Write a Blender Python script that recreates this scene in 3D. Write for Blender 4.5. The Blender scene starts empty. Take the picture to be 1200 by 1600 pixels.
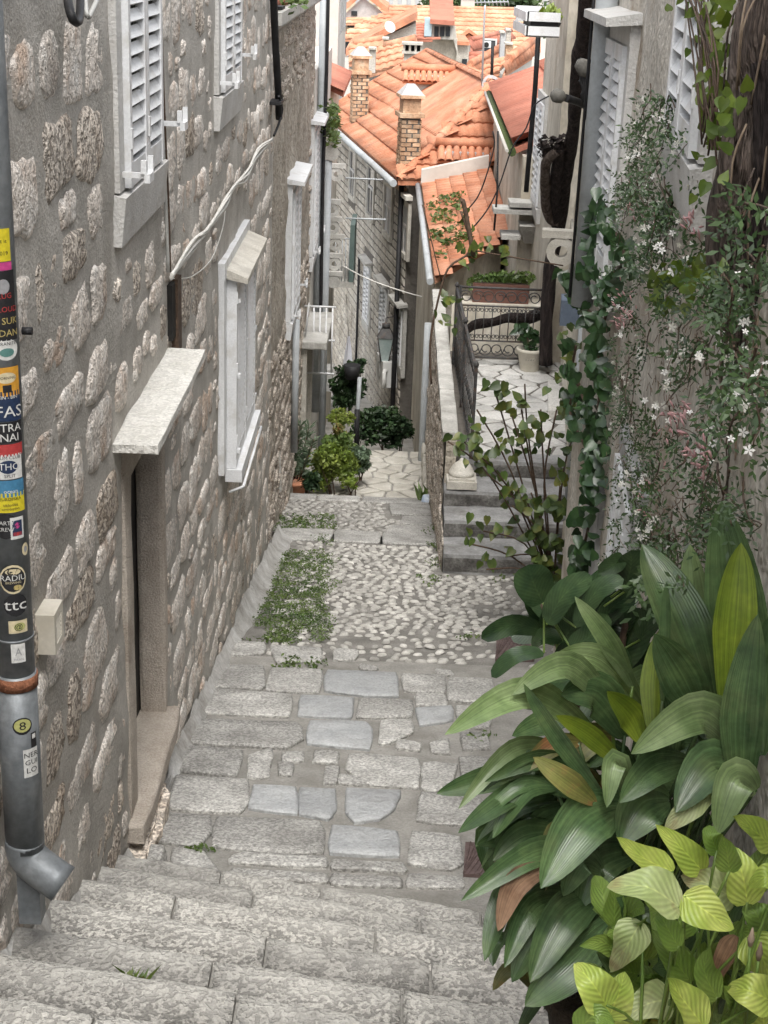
import bpy, bmesh, math, random
from mathutils import Vector, Matrix, noise
R = random.Random(7)
sc = bpy.context.scene
COL = sc.collection
rad = math.radians

# ------------------------------------------------------------------ camera
F = 2368.0; TH = rad(20.6); RL = math.atan(0.04)
cr, sr, ct, st = math.cos(RL), math.sin(RL), math.cos(TH), math.sin(TH)
cam_d = bpy.data.cameras.new('camera'); cam = bpy.data.objects.new('camera', cam_d); COL.objects.link(cam)
cam_d.sensor_fit = 'VERTICAL'; cam_d.sensor_height = 24.0; cam_d.lens = F / 1600 * 24.0
cam_d.clip_start = 0.05; cam_d.clip_end = 2000
rt = Vector((cr, sr * st, sr * ct)); up = Vector((-sr, cr * st, cr * ct)); fw = Vector((0, ct, -st))
cam.matrix_world = Matrix(((rt.x, up.x, -fw.x, 0), (rt.y, up.y, -fw.y, 0), (rt.z, up.z, -fw.z, 0), (0, 0, 0, 1)))
sc.camera = cam

# ------------------------------------------------------------------ light
SUN_EL, SUN_AZ = rad(60), rad(176)       # bright overcast: broad, soft sun from behind the camera
w = bpy.data.worlds.new('World'); sc.world = w; w.use_nodes = True
nt = w.node_tree; nt.nodes.clear()
sky = nt.nodes.new('ShaderNodeTexSky'); sky.sky_type = 'NISHITA'; sky.sun_disc = False
sky.sun_elevation = SUN_EL; sky.sun_rotation = SUN_AZ; sky.dust_density = 3.0; sky.air_density = 1.0; sky.ozone_density = 0.6
hs = nt.nodes.new('ShaderNodeHueSaturation'); hs.inputs['Saturation'].default_value = 0.22
bg = nt.nodes.new('ShaderNodeBackground'); bg.inputs['Strength'].default_value = 0.15
wo = nt.nodes.new('ShaderNodeOutputWorld')
nt.links.new(sky.outputs[0], hs.inputs['Color']); nt.links.new(hs.outputs[0], bg.inputs[0]); nt.links.new(bg.outputs[0], wo.inputs[0])
sd = bpy.data.lights.new('sun', 'SUN'); sd.energy = 1.5; sd.angle = rad(30); sd.color = (1.0, 0.965, 0.91)
so = bpy.data.objects.new('sun', sd); COL.objects.link(so)
sdir = Vector((math.sin(SUN_AZ) * math.cos(SUN_EL), math.cos(SUN_AZ) * math.cos(SUN_EL), math.sin(SUN_EL)))
so.rotation_euler = sdir.to_track_quat('Z', 'Y').to_euler(); so.location = (0, 0, 30)
sc.view_settings.view_transform = 'Standard'; sc.view_settings.look = 'None'
sc.view_settings.gamma = 1.0; sc.view_settings.use_curve_mapping = False
sc.view_settings.exposure = 1.2
sc.cycles.max_bounces = 5; sc.cycles.diffuse_bounces = 3; sc.cycles.glossy_bounces = 2; sc.cycles.transmission_bounces = 2; sc.cycles.transparent_max_bounces = 4
sc.cycles.use_adaptive_sampling = True; sc.cycles.adaptive_threshold = 0.03; sc.cycles.use_denoising = True; sc.cycles.caustics_reflective = False; sc.cycles.caustics_refractive = False

# ------------------------------------------------------------------ survey: photograph measurements -> places
def ray(px, py):
    u, v = px - 600, 800 - py
    a, b = u * cr - v * sr, u * sr + v * cr
    return Vector((a, F * ct + b * st, b * ct - F * st))
def onX(px, py, X): r = ray(px, py); return r * (X / r.x)
def onY(px, py, Y): r = ray(px, py); return r * (Y / r.y)
def onZ(px, py, Z): r = ray(px, py); return r * (Z / r.z)
def onPlane(px, py, p0, n):
    r = ray(px, py); n = Vector(n); return r * (Vector(p0).dot(n) / r.dot(n))
LX = -1.27                      # left house facade
LX2 = -1.42                     # second left house
TD = Vector((0.0875, 0.9962, 0)).normalized(); TN = Vector((-TD.y, TD.x, 0)); TP = Vector((0.63, 0, 0))   # terrace house facade line
def onT(px, py, off=0.0): return onPlane(px, py, TP + TN * off, TN)
def wallT(Y): return 0.63 + 0.0878 * Y
NPL = [(0.70, 0.6), (1.24, 6.9), (1.40, 9.2), (1.42, 11.0)]       # near right house facade, plan line
def wallN(Y):
    for (xa, ya), (xb, yb) in zip(NPL, NPL[1:]):
        if Y <= yb: return xa + (xb - xa) * (Y - ya) / (yb - ya)
    return NPL[-1][0]
def onN(px, py, off=0.0):
    r = ray(px, py); lo, hi = 0.8, 40.0
    for _ in range(50):
        m = (lo + hi) / 2
        if r.x / r.y * m < wallN(m) - off: lo = m
        else: hi = m
    return r * (lo / r.y)
GS = 0.22
def gz(Y): return -5.47 - GS * (Y - 11.03)
def onG(px, py, dz=0.0):
    r = ray(px, py); return r * ((-5.47 + dz + GS * 11.03) / (r.z + GS * r.y))

# ------------------------------------------------------------------ object helpers
OFF = {}
def tag(o, label=None, cat=None, group=None, kind=None):
    if label: o['label'] = label
    if cat: o['category'] = cat
    if group: o['group'] = group
    if kind: o['kind'] = kind
    return o
def thing(name, label, cat, loc, group=None):
    o = bpy.data.objects.new(name, None); COL.objects.link(o); o.location = loc; o.empty_display_size = 0.1
    OFF[o.name] = Vector(loc); return tag(o, label, cat, group)
def link(name, me, parent=None, loc=None, kind=None, rot=None):
    o = bpy.data.objects.new(name, me); COL.objects.link(o)
    off = Vector((0, 0, 0))
    if parent is not None:
        o.parent = parent; off = OFF.get(parent.name, Vector((0, 0, 0)))
    if loc is not None: o.location = Vector(loc) - off
    if rot is not None: o.rotation_euler = rot
    OFF[o.name] = off if loc is None else Vector(loc)
    if kind: o['kind'] = kind
    return o
class MB:
    def __init__(s, T=None): s.v = []; s.f = []; s.uv = []; s.T = T; s.sm = []; s.has_uv = False
    def V(s, p):
        p = Vector(p)
        s.v.append(s.T @ p if s.T else p); return len(s.v) - 1
    def F_(s, idx, smooth=False, uv=None):
        s.f.append(tuple(idx)); s.sm.append(smooth); s.uv.append(uv)
        if uv: s.has_uv = True
    def poly(s, pts, smooth=False): s.F_([s.V(p) for p in pts], smooth)
    def box(s, a, b):
        x0, y0, z0 = (min(a[i], b[i]) for i in range(3)); x1, y1, z1 = (max(a[i], b[i]) for i in range(3))
        i = [s.V(p) for p in ((x0,y0,z0),(x1,y0,z0),(x1,y1,z0),(x0,y1,z0),(x0,y0,z1),(x1,y0,z1),(x1,y1,z1),(x0,y1,z1))]
        for q in ((0,3,2,1),(4,5,6,7),(0,1,5,4),(1,2,6,5),(2,3,7,6),(3,0,4,7)): s.F_([i[k] for k in q])
        return s
    def hexa(s, b, t):
        i = [s.V(p) for p in list(b) + list(t)]; n = len(b)
        s.F_(i[:n][::-1]); s.F_(i[n:])
        for k in range(n): s.F_([i[k], i[(k+1)%n], i[n+(k+1)%n], i[n+k]])
        return s
    def tube(s, pts, r, n=8, caps=True, smooth=True):
        pts = [Vector(p) for p in pts]
        rs = r if isinstance(r, (list, tuple)) else [r] * len(pts)
        prev = None; rings = []
        for k, p in enumerate(pts):
            d = (pts[min(k+1, len(pts)-1)] - pts[max(k-1, 0)])
            if d.length < 1e-9: d = Vector((0,0,1))
            d.normalize()
            if prev is None:
                a = d.cross(Vector((0,0,1)))
                if a.length < 0.1: a = d.cross(Vector((1,0,0)))
            else:
                a = prev - d * prev.dot(d)
            a.normalize(); prev = a; b = d.cross(a)
            rings.append([s.V(p + (a*math.cos(2*math.pi*j/n) + b*math.sin(2*math.pi*j/n)) * rs[k]) for j in range(n)])
        for A, B in zip(rings, rings[1:]):
            for j in range(n): s.F_([A[j], A[(j+1)%n], B[(j+1)%n], B[j]], smooth)
        if caps: s.F_(rings[0][::-1]); s.F_(rings[-1])
        return s
    def lathe(s, prof, c=(0,0,0), n=20, smooth=True):
        c = Vector(c); rings = []
        for r, z in prof: rings.append([s.V(c + Vector((r*math.cos(2*math.pi*j/n), r*math.sin(2*math.pi*j/n), z))) for j in range(n)])
        for A, B in zip(rings, rings[1:]):
            for j in range(n): s.F_([A[j], A[(j+1)%n], B[(j+1)%n], B[j]], smooth)
        s.F_(rings[0][::-1]); s.F_(rings[-1]); return s
    def mesh(s, name, mat, origin=None):
        me = bpy.data.meshes.new(name)
        o = Vector(origin) if origin is not None else Vector((0,0,0))
        me.from_pydata([tuple(p - o) for p in s.v], [], s.f)
        me.polygons.foreach_set('use_smooth', s.sm)
        if s.has_uv:
            ul = me.uv_layers.new(name='UVMap'); d = []
            for f, u in zip(s.f, s.uv): d += list(u) if u else [(0.5, 0.5)] * len(f)
            ul.data.foreach_set('uv', [c for p in d for c in p])
        if mat: me.materials.append(mat)
        me.update(); return me
    def build(s, name, mat, parent=None, kind=None):
        off = OFF.get(parent.name, Vector((0,0,0))) if parent else Vector((0,0,0))
        return link(name, s.mesh(name, mat, off), parent, None, kind)
    def piece(s, name, mat, parent=None, kind=None):
        "a piece with its own origin at its middle"
        c = sum(s.v, Vector()) / len(s.v)
        return link(name, s.mesh(name, mat, c), parent, c, kind)
def basis(o, d, n):
    d = Vector(d).normalized(); n = Vector(n).normalized(); z = Vector((0,0,1))
    return Matrix(((d.x, n.x, z.x, o[0]), (d.y, n.y, z.y, o[1]), (d.z, n.z, z.z, o[2]), (0,0,0,1)))
def sm_path(pts, k=4):
    "Catmull-Rom through points"
    pts = [Vector(p) for p in pts]; out = []
    for i in range(len(pts) - 1):
        p0, p1, p2, p3 = pts[max(i-1,0)], pts[i], pts[i+1], pts[min(i+2,len(pts)-1)]
        for j in range(k):
            t = j / k
            out.append(0.5*((2*p1)+(p2-p0)*t+(2*p0-5*p1+4*p2-p3)*t*t+(3*p1-p0-3*p2+p3)*t**3))
    out.append(pts[-1]); return out
def nz(p, s=1.0): return noise.noise(Vector(p) * s)

# ------------------------------------------------------------------ materials
MATS = {}
def mat(name, cols, scale=6.0, rough=0.85, bump=0.3, bscale=40.0, fine=0.35, rnd=0.0, pits=0.0, pscale=30.0, metal=0.0,
        stretch=(1,1,1), detail=3.0, dist=0.02, stain=None, trans=0.0, spec=0.35, uvrib=0.0, pdark=0.35, island=0.0, wear=None, sharp=0, vein=0):
    """cols: list of base colours spread over a large noise; fine: strength of small value changes; rnd: value change from
    object to object; pits: dark small hollows; stain: (colour, scale, amount) blotches with their own shape"""
    m = bpy.data.materials.new(name); m.use_nodes = True; MATS[name] = m
    N = m.node_tree.nodes; L = m.node_tree.links; N.clear()
    def nd(t, **k):
        x = N.new(t)
        for a, b in k.items(): setattr(x, a, b)
        return x
    geo = nd('ShaderNodeNewGeometry'); mp = nd('ShaderNodeMapping'); mp.inputs['Scale'].default_value = stretch
    L.new(geo.outputs['Position'], mp.inputs['Vector'])
    P = mp.outputs['Vector']
    def noi(sc_, det=detail, rgh=0.6, ds=0.0):
        x = nd('ShaderNodeTexNoise'); x.inputs['Scale'].default_value = sc_; x.inputs['Detail'].default_value = det
        x.inputs['Roughness'].default_value = rgh; x.inputs['Distortion'].default_value = ds; L.new(P, x.inputs['Vector']); return x.outputs['Fac']
    def math_(op, a, b, clamp=False):
        x = nd('ShaderNodeMath', operation=op); x.use_clamp = clamp
        for i, q in enumerate((a, b)):
            if isinstance(q, (int, float)): x.inputs[i].default_value = q
            else: L.new(q, x.inputs[i])
        return x.outputs[0]
    def mix(fac, a, b, bt='MIX'):
        x = nd('ShaderNodeMix', data_type='RGBA', blend_type=bt)
        for s_, q in ((0, fac), (6, a), (7, b)):
            if isinstance(q, (int, float)): x.inputs[s_].default_value = q
            elif isinstance(q, tuple): x.inputs[s_].default_value = (*q[:3], 1)
            else: L.new(q, x.inputs[s_])
        return x.outputs[2]
    ramp = nd('ShaderNodeValToRGB'); el = ramp.color_ramp.elements
    n = len(cols)
    big = noi(scale)
    for i, c in enumerate(cols):
        pos = 0.5 if n == 1 else 0.32 + 0.36 * i / (n - 1)
        e = el[i] if i < 2 else el.new(pos)
        e.position = pos; e.color = (*c, 1)
    if n == 1: el[1].position = 1.0; el[1].color = (*cols[0], 1)
    L.new(big, ramp.inputs[0]); col = ramp.outputs[0]
    fn = noi(bscale, 2.0, 0.65)
    if fine:
        v = math_('ADD', math_('MULTIPLY', math_('SUBTRACT', fn, 0.5), fine * 3.2), 1.0)
        col = mix(1.0, col, nd_rgb(nd, L, v), 'MULTIPLY')
    if rnd:
        oi = nd('ShaderNodeObjectInfo')
        v = math_('ADD', math_('MULTIPLY', math_('SUBTRACT', oi.outputs['Random'], 0.5), rnd * 2), 1.0)
        col = mix(1.0, col, nd_rgb(nd, L, v), 'MULTIPLY')
    if island:
        v = math_('ADD', math_('MULTIPLY', math_('SUBTRACT', geo.outputs['Random Per Island'], 0.5), island * 2), 1.0)
        col = mix(1.0, col, nd_rgb(nd, L, v), 'MULTIPLY')
    if stain:
        sn = noi(stain[1], 4.0, 0.65)
        r2 = nd('ShaderNodeMapRange'); r2.inputs[1].default_value = 0.52; r2.inputs[2].default_value = 0.66; r2.inputs[4].default_value = stain[2]
        L.new(sn, r2.inputs[0]); col = mix(r2.outputs[0], col, stain[0])
    h = fn
    if pits:
        pn = noi(pscale, 2.0, 0.55)
        r3 = nd('ShaderNodeMapRange'); r3.inputs[1].default_value = 0.52 if sharp else 0.56; r3.inputs[2].default_value = 0.45 if sharp else 0.41
        L.new(pn, r3.inputs[0])
        col = mix(math_('MULTIPLY', r3.outputs[0], pits), col, mix(1.0, col, (pdark, pdark, pdark), 'MULTIPLY'))
        h = math_('SUBTRACT', math_('MULTIPLY', fn, 0.5), math_('MULTIPLY', r3.outputs[0], 0.9))
    if uvrib:
        uv = nd('ShaderNodeUVMap'); sp = nd('ShaderNodeSeparateXYZ'); L.new(uv.outputs[0], sp.inputs[0])
        sx = math_('SINE', math_('MULTIPLY', sp.outputs[0], uvrib), 0.0)
        h = math_('ADD', math_('MULTIPLY', sx, 0.6), math_('MULTIPLY', fn, 0.4))
        cc = nd('ShaderNodeCombineXYZ'); L.new(math_('MULTIPLY', sp.outputs[0], 15.0), cc.inputs[0]); L.new(math_('MULTIPLY', sp.outputs[1], 1.3), cc.inputs[1])
        sn2 = nd('ShaderNodeTexNoise'); sn2.inputs['Scale'].default_value = 1.0; sn2.inputs['Detail'].default_value = 3.0; L.new(cc.outputs[0], sn2.inputs['Vector'])
        v = math_('ADD', math_('MULTIPLY', math_('SUBTRACT', sn2.outputs['Fac'], 0.5), 1.9), 1.0)
        col = mix(1.0, col, nd_rgb(nd, L, v), 'MULTIPLY')
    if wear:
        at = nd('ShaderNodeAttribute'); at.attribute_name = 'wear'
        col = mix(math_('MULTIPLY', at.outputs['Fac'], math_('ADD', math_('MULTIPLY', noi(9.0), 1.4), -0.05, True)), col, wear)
    if vein:
        uv = nd('ShaderNodeUVMap'); sp = nd('ShaderNodeSeparateXYZ'); L.new(uv.outputs[0], sp.inputs[0])
        ax = math_('ABSOLUTE', math_('SUBTRACT', sp.outputs[0], 0.5), 0.0)
        sv = math_('SINE', math_('MULTIPLY', math_('SUBTRACT', sp.outputs[1], math_('MULTIPLY', ax, 0.75)), vein), 0.0)
        h = math_('ADD', math_('MULTIPLY', sv, 0.5), math_('MULTIPLY', fn, 0.4))
        mr = nd('ShaderNodeMapRange'); mr.inputs[1].default_value = 0.035; mr.inputs[2].default_value = 0.0; L.new(ax, mr.inputs[0])
        col = mix(math_('MULTIPLY', mr.outputs[0], 0.55), col, mix(1.0, col, (1.7, 1.6, 1.5), 'MULTIPLY'))
        col = mix(1.0, col, nd_rgb(nd, L, math_('ADD', math_('MULTIPLY', sv, 0.10), 1.0)), 'MULTIPLY')
    b = nd('ShaderNodeBsdfPrincipled'); L.new(col, b.inputs['Base Color'])
    b.inputs['Roughness'].default_value = rough; b.inputs['Metallic'].default_value = metal
    b.inputs['Specular IOR Level'].default_value = spec
    if bump:
        bp = nd('ShaderNodeBump'); bp.inputs['Strength'].default_value = bump; bp.inputs['Distance'].default_value = dist
        L.new(h, bp.inputs['Height']); L.new(bp.outputs[0], b.inputs['Normal'])
    out = nd('ShaderNodeOutputMaterial'); sh = b.outputs[0]
    if trans:
        tr = nd('ShaderNodeBsdfTranslucent'); L.new(mix(1.0, col, (1.3, 1.25, 0.6), 'MULTIPLY'), tr.inputs['Color'])
        ms = nd('ShaderNodeMixShader'); ms.inputs[0].default_value = trans; L.new(sh, ms.inputs[1]); L.new(tr.outputs[0], ms.inputs[2]); sh = ms.outputs[0]
    L.new(sh, out.inputs[0]); return m
def nd_rgb(nd, L, v):
    x = nd('ShaderNodeCombineColor')
    for i in range(3): L.new(v, x.inputs[i])
    return x.outputs[0]
m_mortar = mat('mortar', [(0.34,0.322,0.29),(0.435,0.413,0.377),(0.52,0.497,0.458)], 2.5, 0.9, 0.4, 55, 0.24, stain=((0.31,0.285,0.25), 1.6, 0.6))
m_rubble = mat('rubble_stone', [(0.64,0.57,0.505),(0.76,0.70,0.635),(0.84,0.805,0.755)], 7, 0.9, 0.55, 60, 0.6, rnd=0.16, pits=0.5, pscale=40, pdark=0.55, dist=0.015, stain=((0.50,0.33,0.22), 2.6, 0.6))
m_rubble2 = mat('rubble_stone_brown', [(0.54,0.46,0.385),(0.65,0.575,0.495),(0.72,0.65,0.57)], 5, 0.9, 0.6, 60, 0.5, rnd=0.2, pits=0.7, pscale=30, dist=0.03, stain=((0.30,0.21,0.13), 2.0, 0.5))
m_mortar2 = mat('mortar_brown', [(0.32,0.285,0.235),(0.42,0.38,0.32),(0.50,0.46,0.395)], 2.0, 0.9, 0.5, 30, 0.3, pits=0.4, pscale=14)
m_flag = mat('flagstone', [(0.37,0.362,0.34),(0.47,0.46,0.435),(0.57,0.56,0.53)], 4, 0.75, 0.5, 70, 0.5, rnd=0.18, pits=0.7, pscale=44, pdark=0.55, sharp=1, stain=((0.30,0.29,0.27), 3.0, 0.6))
m_flagb = mat('flagstone_smooth', [(0.37,0.38,0.388),(0.45,0.46,0.46)], 4, 0.6, 0.3, 60, 0.3, rnd=0.12, pits=0.3, pscale=20, pdark=0.7, stain=((0.33,0.33,0.33), 3.0, 0.6))
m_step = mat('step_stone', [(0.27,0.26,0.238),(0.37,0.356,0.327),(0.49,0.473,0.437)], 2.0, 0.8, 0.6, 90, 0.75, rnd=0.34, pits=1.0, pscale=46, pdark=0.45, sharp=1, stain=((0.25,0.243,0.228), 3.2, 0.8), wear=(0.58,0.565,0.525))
m_joint = mat('joint_mortar', [(0.22,0.212,0.193),(0.29,0.28,0.257),(0.355,0.34,0.315)], 3, 0.9, 0.4, 60, 0.25, stain=((0.16,0.15,0.13), 2.0, 0.5))
m_cob = mat('cobble', [(0.30,0.29,0.265),(0.41,0.397,0.367),(0.53,0.515,0.482)], 9, 0.7, 0.3, 90, 0.2, rnd=0.22, island=0.22)
m_lime = mat('limestone', [(0.42,0.395,0.345),(0.51,0.485,0.43),(0.59,0.57,0.515)], 3, 0.8, 0.4, 70, 0.22, stain=((0.30,0.28,0.25), 3.5, 0.45))
m_jamb = mat('door_stone', [(0.36,0.31,0.26),(0.45,0.40,0.345),(0.52,0.47,0.41)], 3.0, 0.9, 0.6, 90, 0.35, stain=((0.30,0.255,0.21), 2.0, 0.5))
m_slab = mat('white_slab', [(0.60,0.585,0.54),(0.72,0.705,0.665)], 4, 0.8, 0.4, 60, 0.2, pits=0.3, pscale=30, pdark=0.6)
m_white = mat('white_paint', [(0.66,0.67,0.68),(0.76,0.77,0.78)], 3, 0.5, 0.15, 70, 0.12, stain=((0.50,0.485,0.45), 5.0, 0.55))
m_surr = mat('window_stone', [(0.50,0.49,0.47),(0.60,0.59,0.57)], 4, 0.8, 0.4, 60, 0.16, stain=((0.40,0.36,0.31), 3.0, 0.5))
m_zinc = mat('grey_pipe_metal', [(0.15,0.165,0.178),(0.23,0.245,0.255)], 5, 0.5, 0.08, 40, 0.2, metal=0.35, stain=((0.32,0.33,0.33), 7.0, 0.45))
m_pipeg = mat('grey_painted_pipe', [(0.36,0.385,0.40),(0.43,0.455,0.468)], 3, 0.5, 0.05, 40, 0.1, stain=((0.22,0.22,0.22), 4.0, 0.4))
m_rust = mat('rust', [(0.16,0.06,0.03),(0.26,0.11,0.06)], 20, 0.9, 0.4, 80, 0.4)
m_black = mat('black_rubber', [(0.012,0.012,0.013),(0.022,0.022,0.024)], 8, 0.6, 0.05, 40, 0.2)
m_iron = mat('wrought_iron', [(0.05,0.05,0.052),(0.09,0.088,0.085)], 12, 0.6, 0.2, 60, 0.3, metal=0.3, stain=((0.15,0.09,0.06), 9.0, 0.5))
m_dark = mat('dark_wood', [(0.01,0.01,0.01),(0.02,0.018,0.016)], 6, 0.6, 0.1, 40, 0.2)
m_glass = mat('window_glass', [(0.03,0.035,0.04)], 2, 0.08, 0, 10, 0, spec=0.6)
m_tile = mat('roof_tile', [(0.43,0.165,0.088),(0.53,0.23,0.132),(0.59,0.31,0.20)], 1.6, 0.85, 0.2, 30, 0.25, rnd=0.08, stain=((0.30,0.15,0.10), 1.4, 0.6))
m_tile2 = mat('roof_tile_red', [(0.41,0.15,0.10),(0.49,0.205,0.14)], 1.0, 0.85, 0.2, 30, 0.16, stain=((0.24,0.09,0.065), 0.9, 0.5))
m_tile3 = mat('roof_tile_far', [(0.46,0.21,0.125),(0.55,0.28,0.175),(0.61,0.39,0.26)], 0.9, 0.9, 0.2, 6, 0.35)
m_block = mat('stone_block', [(0.36,0.325,0.275),(0.46,0.425,0.37),(0.55,0.52,0.465)], 1.4, 0.9, 0.5, 16, 0.3, island=0.2)
m_mortd = mat('block_mortar', [(0.11,0.10,0.088),(0.17,0.155,0.135)], 2, 0.9, 0.3, 20, 0.25)
m_brick = mat('chimney_brick', [(0.33,0.20,0.12),(0.46,0.30,0.19),(0.54,0.42,0.30)], 3, 0.9, 0.6, 18, 0.35, island=0.3)
m_plw = mat('plaster_white', [(0.50,0.475,0.43),(0.60,0.575,0.53)], 0.8, 0.9, 0.1, 8, 0.08, stain=((0.5,0.46,0.40), 0.6, 0.4))
m_plc = mat('plaster_cream', [(0.52,0.44,0.31),(0.58,0.51,0.39)], 0.8, 0.9, 0.1, 8, 0.08, stain=((0.5,0.44,0.34), 0.6, 0.4))
m_plg = mat('plaster_grey', [(0.36,0.36,0.36),(0.46,0.46,0.455)], 2.5, 0.9, 0.3, 30, 0.18, stain=((0.30,0.30,0.29), 2.0, 0.5))
m_plst = mat('weathered_plaster', [(0.42,0.38,0.325),(0.55,0.515,0.455),(0.66,0.63,0.575)], 2.2, 0.92, 0.7, 24, 0.4, dist=0.04, stretch=(1,1,0.7), stain=((0.33,0.265,0.20), 1.5, 0.75))
m_plst2 = mat('terrace_house_stone', [(0.44,0.40,0.33),(0.57,0.53,0.45),(0.66,0.625,0.55)], 1.6, 0.92, 0.5, 14, 0.22, dist=0.03, stretch=(1,1,0.6), stain=((0.30,0.25,0.18), 1.0, 0.6))
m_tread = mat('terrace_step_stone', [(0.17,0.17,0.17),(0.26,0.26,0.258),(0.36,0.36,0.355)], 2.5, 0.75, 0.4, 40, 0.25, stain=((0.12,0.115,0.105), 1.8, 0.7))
m_terr = mat('terrace_paving', [(0.50,0.49,0.465),(0.63,0.62,0.595)], 3, 0.75, 0.4, 40, 0.22, rnd=0.14, stain=((0.27,0.265,0.255), 2.2, 0.7))
m_cop = mat('coping_stone', [(0.40,0.39,0.36),(0.55,0.54,0.51)], 2, 0.8, 0.4, 40, 0.25, stain=((0.24,0.23,0.21), 2.2, 0.6))
m_terra = mat('terracotta', [(0.42,0.17,0.09),(0.52,0.25,0.15)], 9, 0.85, 0.2, 60, 0.15, stain=((0.5,0.40,0.32), 6.0, 0.4))
m_potw = mat('cream_pot', [(0.62,0.58,0.49),(0.70,0.66,0.57)], 6, 0.6, 0.05, 50, 0.08, stain=((0.45,0.40,0.30), 5.0, 0.3))
m_soil = mat('soil', [(0.03,0.022,0.015),(0.06,0.045,0.03)], 20, 0.95, 0.8, 60, 0.4)
m_bark = mat('vine_bark', [(0.050,0.038,0.032),(0.115,0.088,0.073),(0.19,0.155,0.135)], 8, 0.95, 1.0, 26, 0.6, stretch=(2.2,2.2,0.35), dist=0.06)
m_barkd = mat('dark_vine_bark', [(0.015,0.011,0.011),(0.035,0.026,0.024),(0.06,0.045,0.042)], 8, 0.95, 1.0, 24, 0.6, stretch=(2.2,2.2,0.35), dist=0.06)
m_twig = mat('twig', [(0.06,0.04,0.028),(0.12,0.08,0.055)], 20, 0.9, 0.2, 60, 0.3)
m_cable = mat('white_cable', [(0.60,0.585,0.54),(0.70,0.69,0.65)], 10, 0.6, 0.0, 60, 0.1)
m_ac = mat('plastic_white', [(0.60,0.60,0.58),(0.68,0.68,0.66)], 5, 0.5, 0.0, 60, 0.05)
m_meter = mat('grey_box', [(0.38,0.38,0.36),(0.45,0.45,0.43)], 5, 0.6, 0.0, 60, 0.06)
m_cloth = mat('cloth_white', [(0.66,0.67,0.74),(0.74,0.75,0.80)], 5, 0.8, 0.1, 60, 0.06)
m_grate = mat('rusty_cover', [(0.12,0.085,0.08),(0.18,0.13,0.12)], 9, 0.7, 0.3, 60, 0.3, metal=0.3)
m_moss = mat('moss', [(0.05,0.075,0.025),(0.10,0.13,0.045)], 10, 0.95, 0.6, 60, 0.4)
def leafmat(name, cols, rough=0.42, trans=0.18, rib=0.0, bump=0.15, scale=14, stain=None, fine=0.12, spec=0.5, island=0.22, vein=0):
    return mat(name, cols, scale, rough, bump, 60, fine, rnd=0.18, island=island, trans=trans, uvrib=rib, stain=stain, spec=spec, dist=0.004, vein=vein)
m_asp = leafmat('leaf_aspidistra', [(0.034,0.066,0.026),(0.056,0.098,0.038),(0.085,0.135,0.052)], 0.27, 0.12, 120.0, 0.16, stain=((0.10,0.12,0.05), 9.0, 0.35))
m_aspl = leafmat('leaf_aspidistra_light', [(0.095,0.145,0.055),(0.145,0.205,0.085),(0.20,0.265,0.125)], 0.3, 0.15, 120.0, 0.16)
m_aspb = leafmat('leaf_aspidistra_fresh', [(0.10,0.15,0.015),(0.16,0.21,0.022)], 0.36, 0.22, 120.0, 0.16)
m_aspy = leafmat('leaf_aspidistra_yellow', [(0.10,0.12,0.03),(0.22,0.19,0.06)], 0.5, 0.15, 120.0, 0.16, stain=((0.26,0.10,0.045), 14.0, 0.8))
m_aspd = leafmat('leaf_dry', [(0.14,0.075,0.04),(0.30,0.185,0.115)], 0.8, 0.1, 120.0, 0.3)
m_lily = leafmat('leaf_lily', [(0.22,0.31,0.05),(0.33,0.41,0.085),(0.45,0.50,0.14)], 0.42, 0.25, 0.0, 0.35, scale=9, vein=55.0)
m_lilyg = leafmat('leaf_lily_green', [(0.10,0.18,0.03),(0.19,0.27,0.06)], 0.42, 0.22, 0.0, 0.35, scale=9, vein=55.0)
m_lilyp = leafmat('leaf_lily_pale', [(0.30,0.37,0.15),(0.44,0.48,0.26)], 0.45, 0.22, 0.0, 0.35, scale=9, vein=55.0, stain=((0.20,0.09,0.04), 11.0, 0.5))
m_ficus = leafmat('leaf_ficus', [(0.020,0.042,0.018),(0.042,0.075,0.028)], 0.25, 0.05, 0.0, 0.10, vein=70.0)
m_ivy = leafmat('leaf_ivy', [(0.018,0.048,0.018),(0.040,0.085,0.028)], 0.3, 0.1, island=0.35)
m_shrub = leafmat('leaf_shrub', [(0.030,0.062,0.016),(0.070,0.110,0.024),(0.15,0.15,0.03)], 0.45, 0.2, island=0.35, scale=5)
m_jas = leafmat('leaf_jasmine', [(0.026,0.058,0.020),(0.060,0.105,0.034)], 0.45, 0.2, island=0.35, scale=4)
m_vinef = leafmat('leaf_vine_fresh', [(0.075,0.13,0.018),(0.15,0.20,0.03)], 0.45, 0.35, island=0.3, scale=4)
m_flow = leafmat('jasmine_flower', [(0.72,0.71,0.70),(0.80,0.79,0.78)], 0.6, 0.2, island=0.06)
m_bud = leafmat('jasmine_bud', [(0.42,0.22,0.24),(0.56,0.36,0.36)], 0.6, 0.2, island=0.2)
m_drytw = leafmat('dry_leaf_litter', [(0.17,0.12,0.085),(0.30,0.235,0.17)], 0.8, 0.15, island=0.4)
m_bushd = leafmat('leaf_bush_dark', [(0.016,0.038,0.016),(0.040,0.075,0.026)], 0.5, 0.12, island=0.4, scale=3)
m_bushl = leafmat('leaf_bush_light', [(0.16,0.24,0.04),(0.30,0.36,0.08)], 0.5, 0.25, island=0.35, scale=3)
m_bushm = leafmat('leaf_bush_mid', [(0.06,0.105,0.028),(0.13,0.185,0.05)], 0.5, 0.2, island=0.4, scale=3)
m_olean = leafmat('leaf_oleander', [(0.06,0.10,0.06),(0.14,0.19,0.12)], 0.45, 0.12, island=0.3, scale=3)
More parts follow.
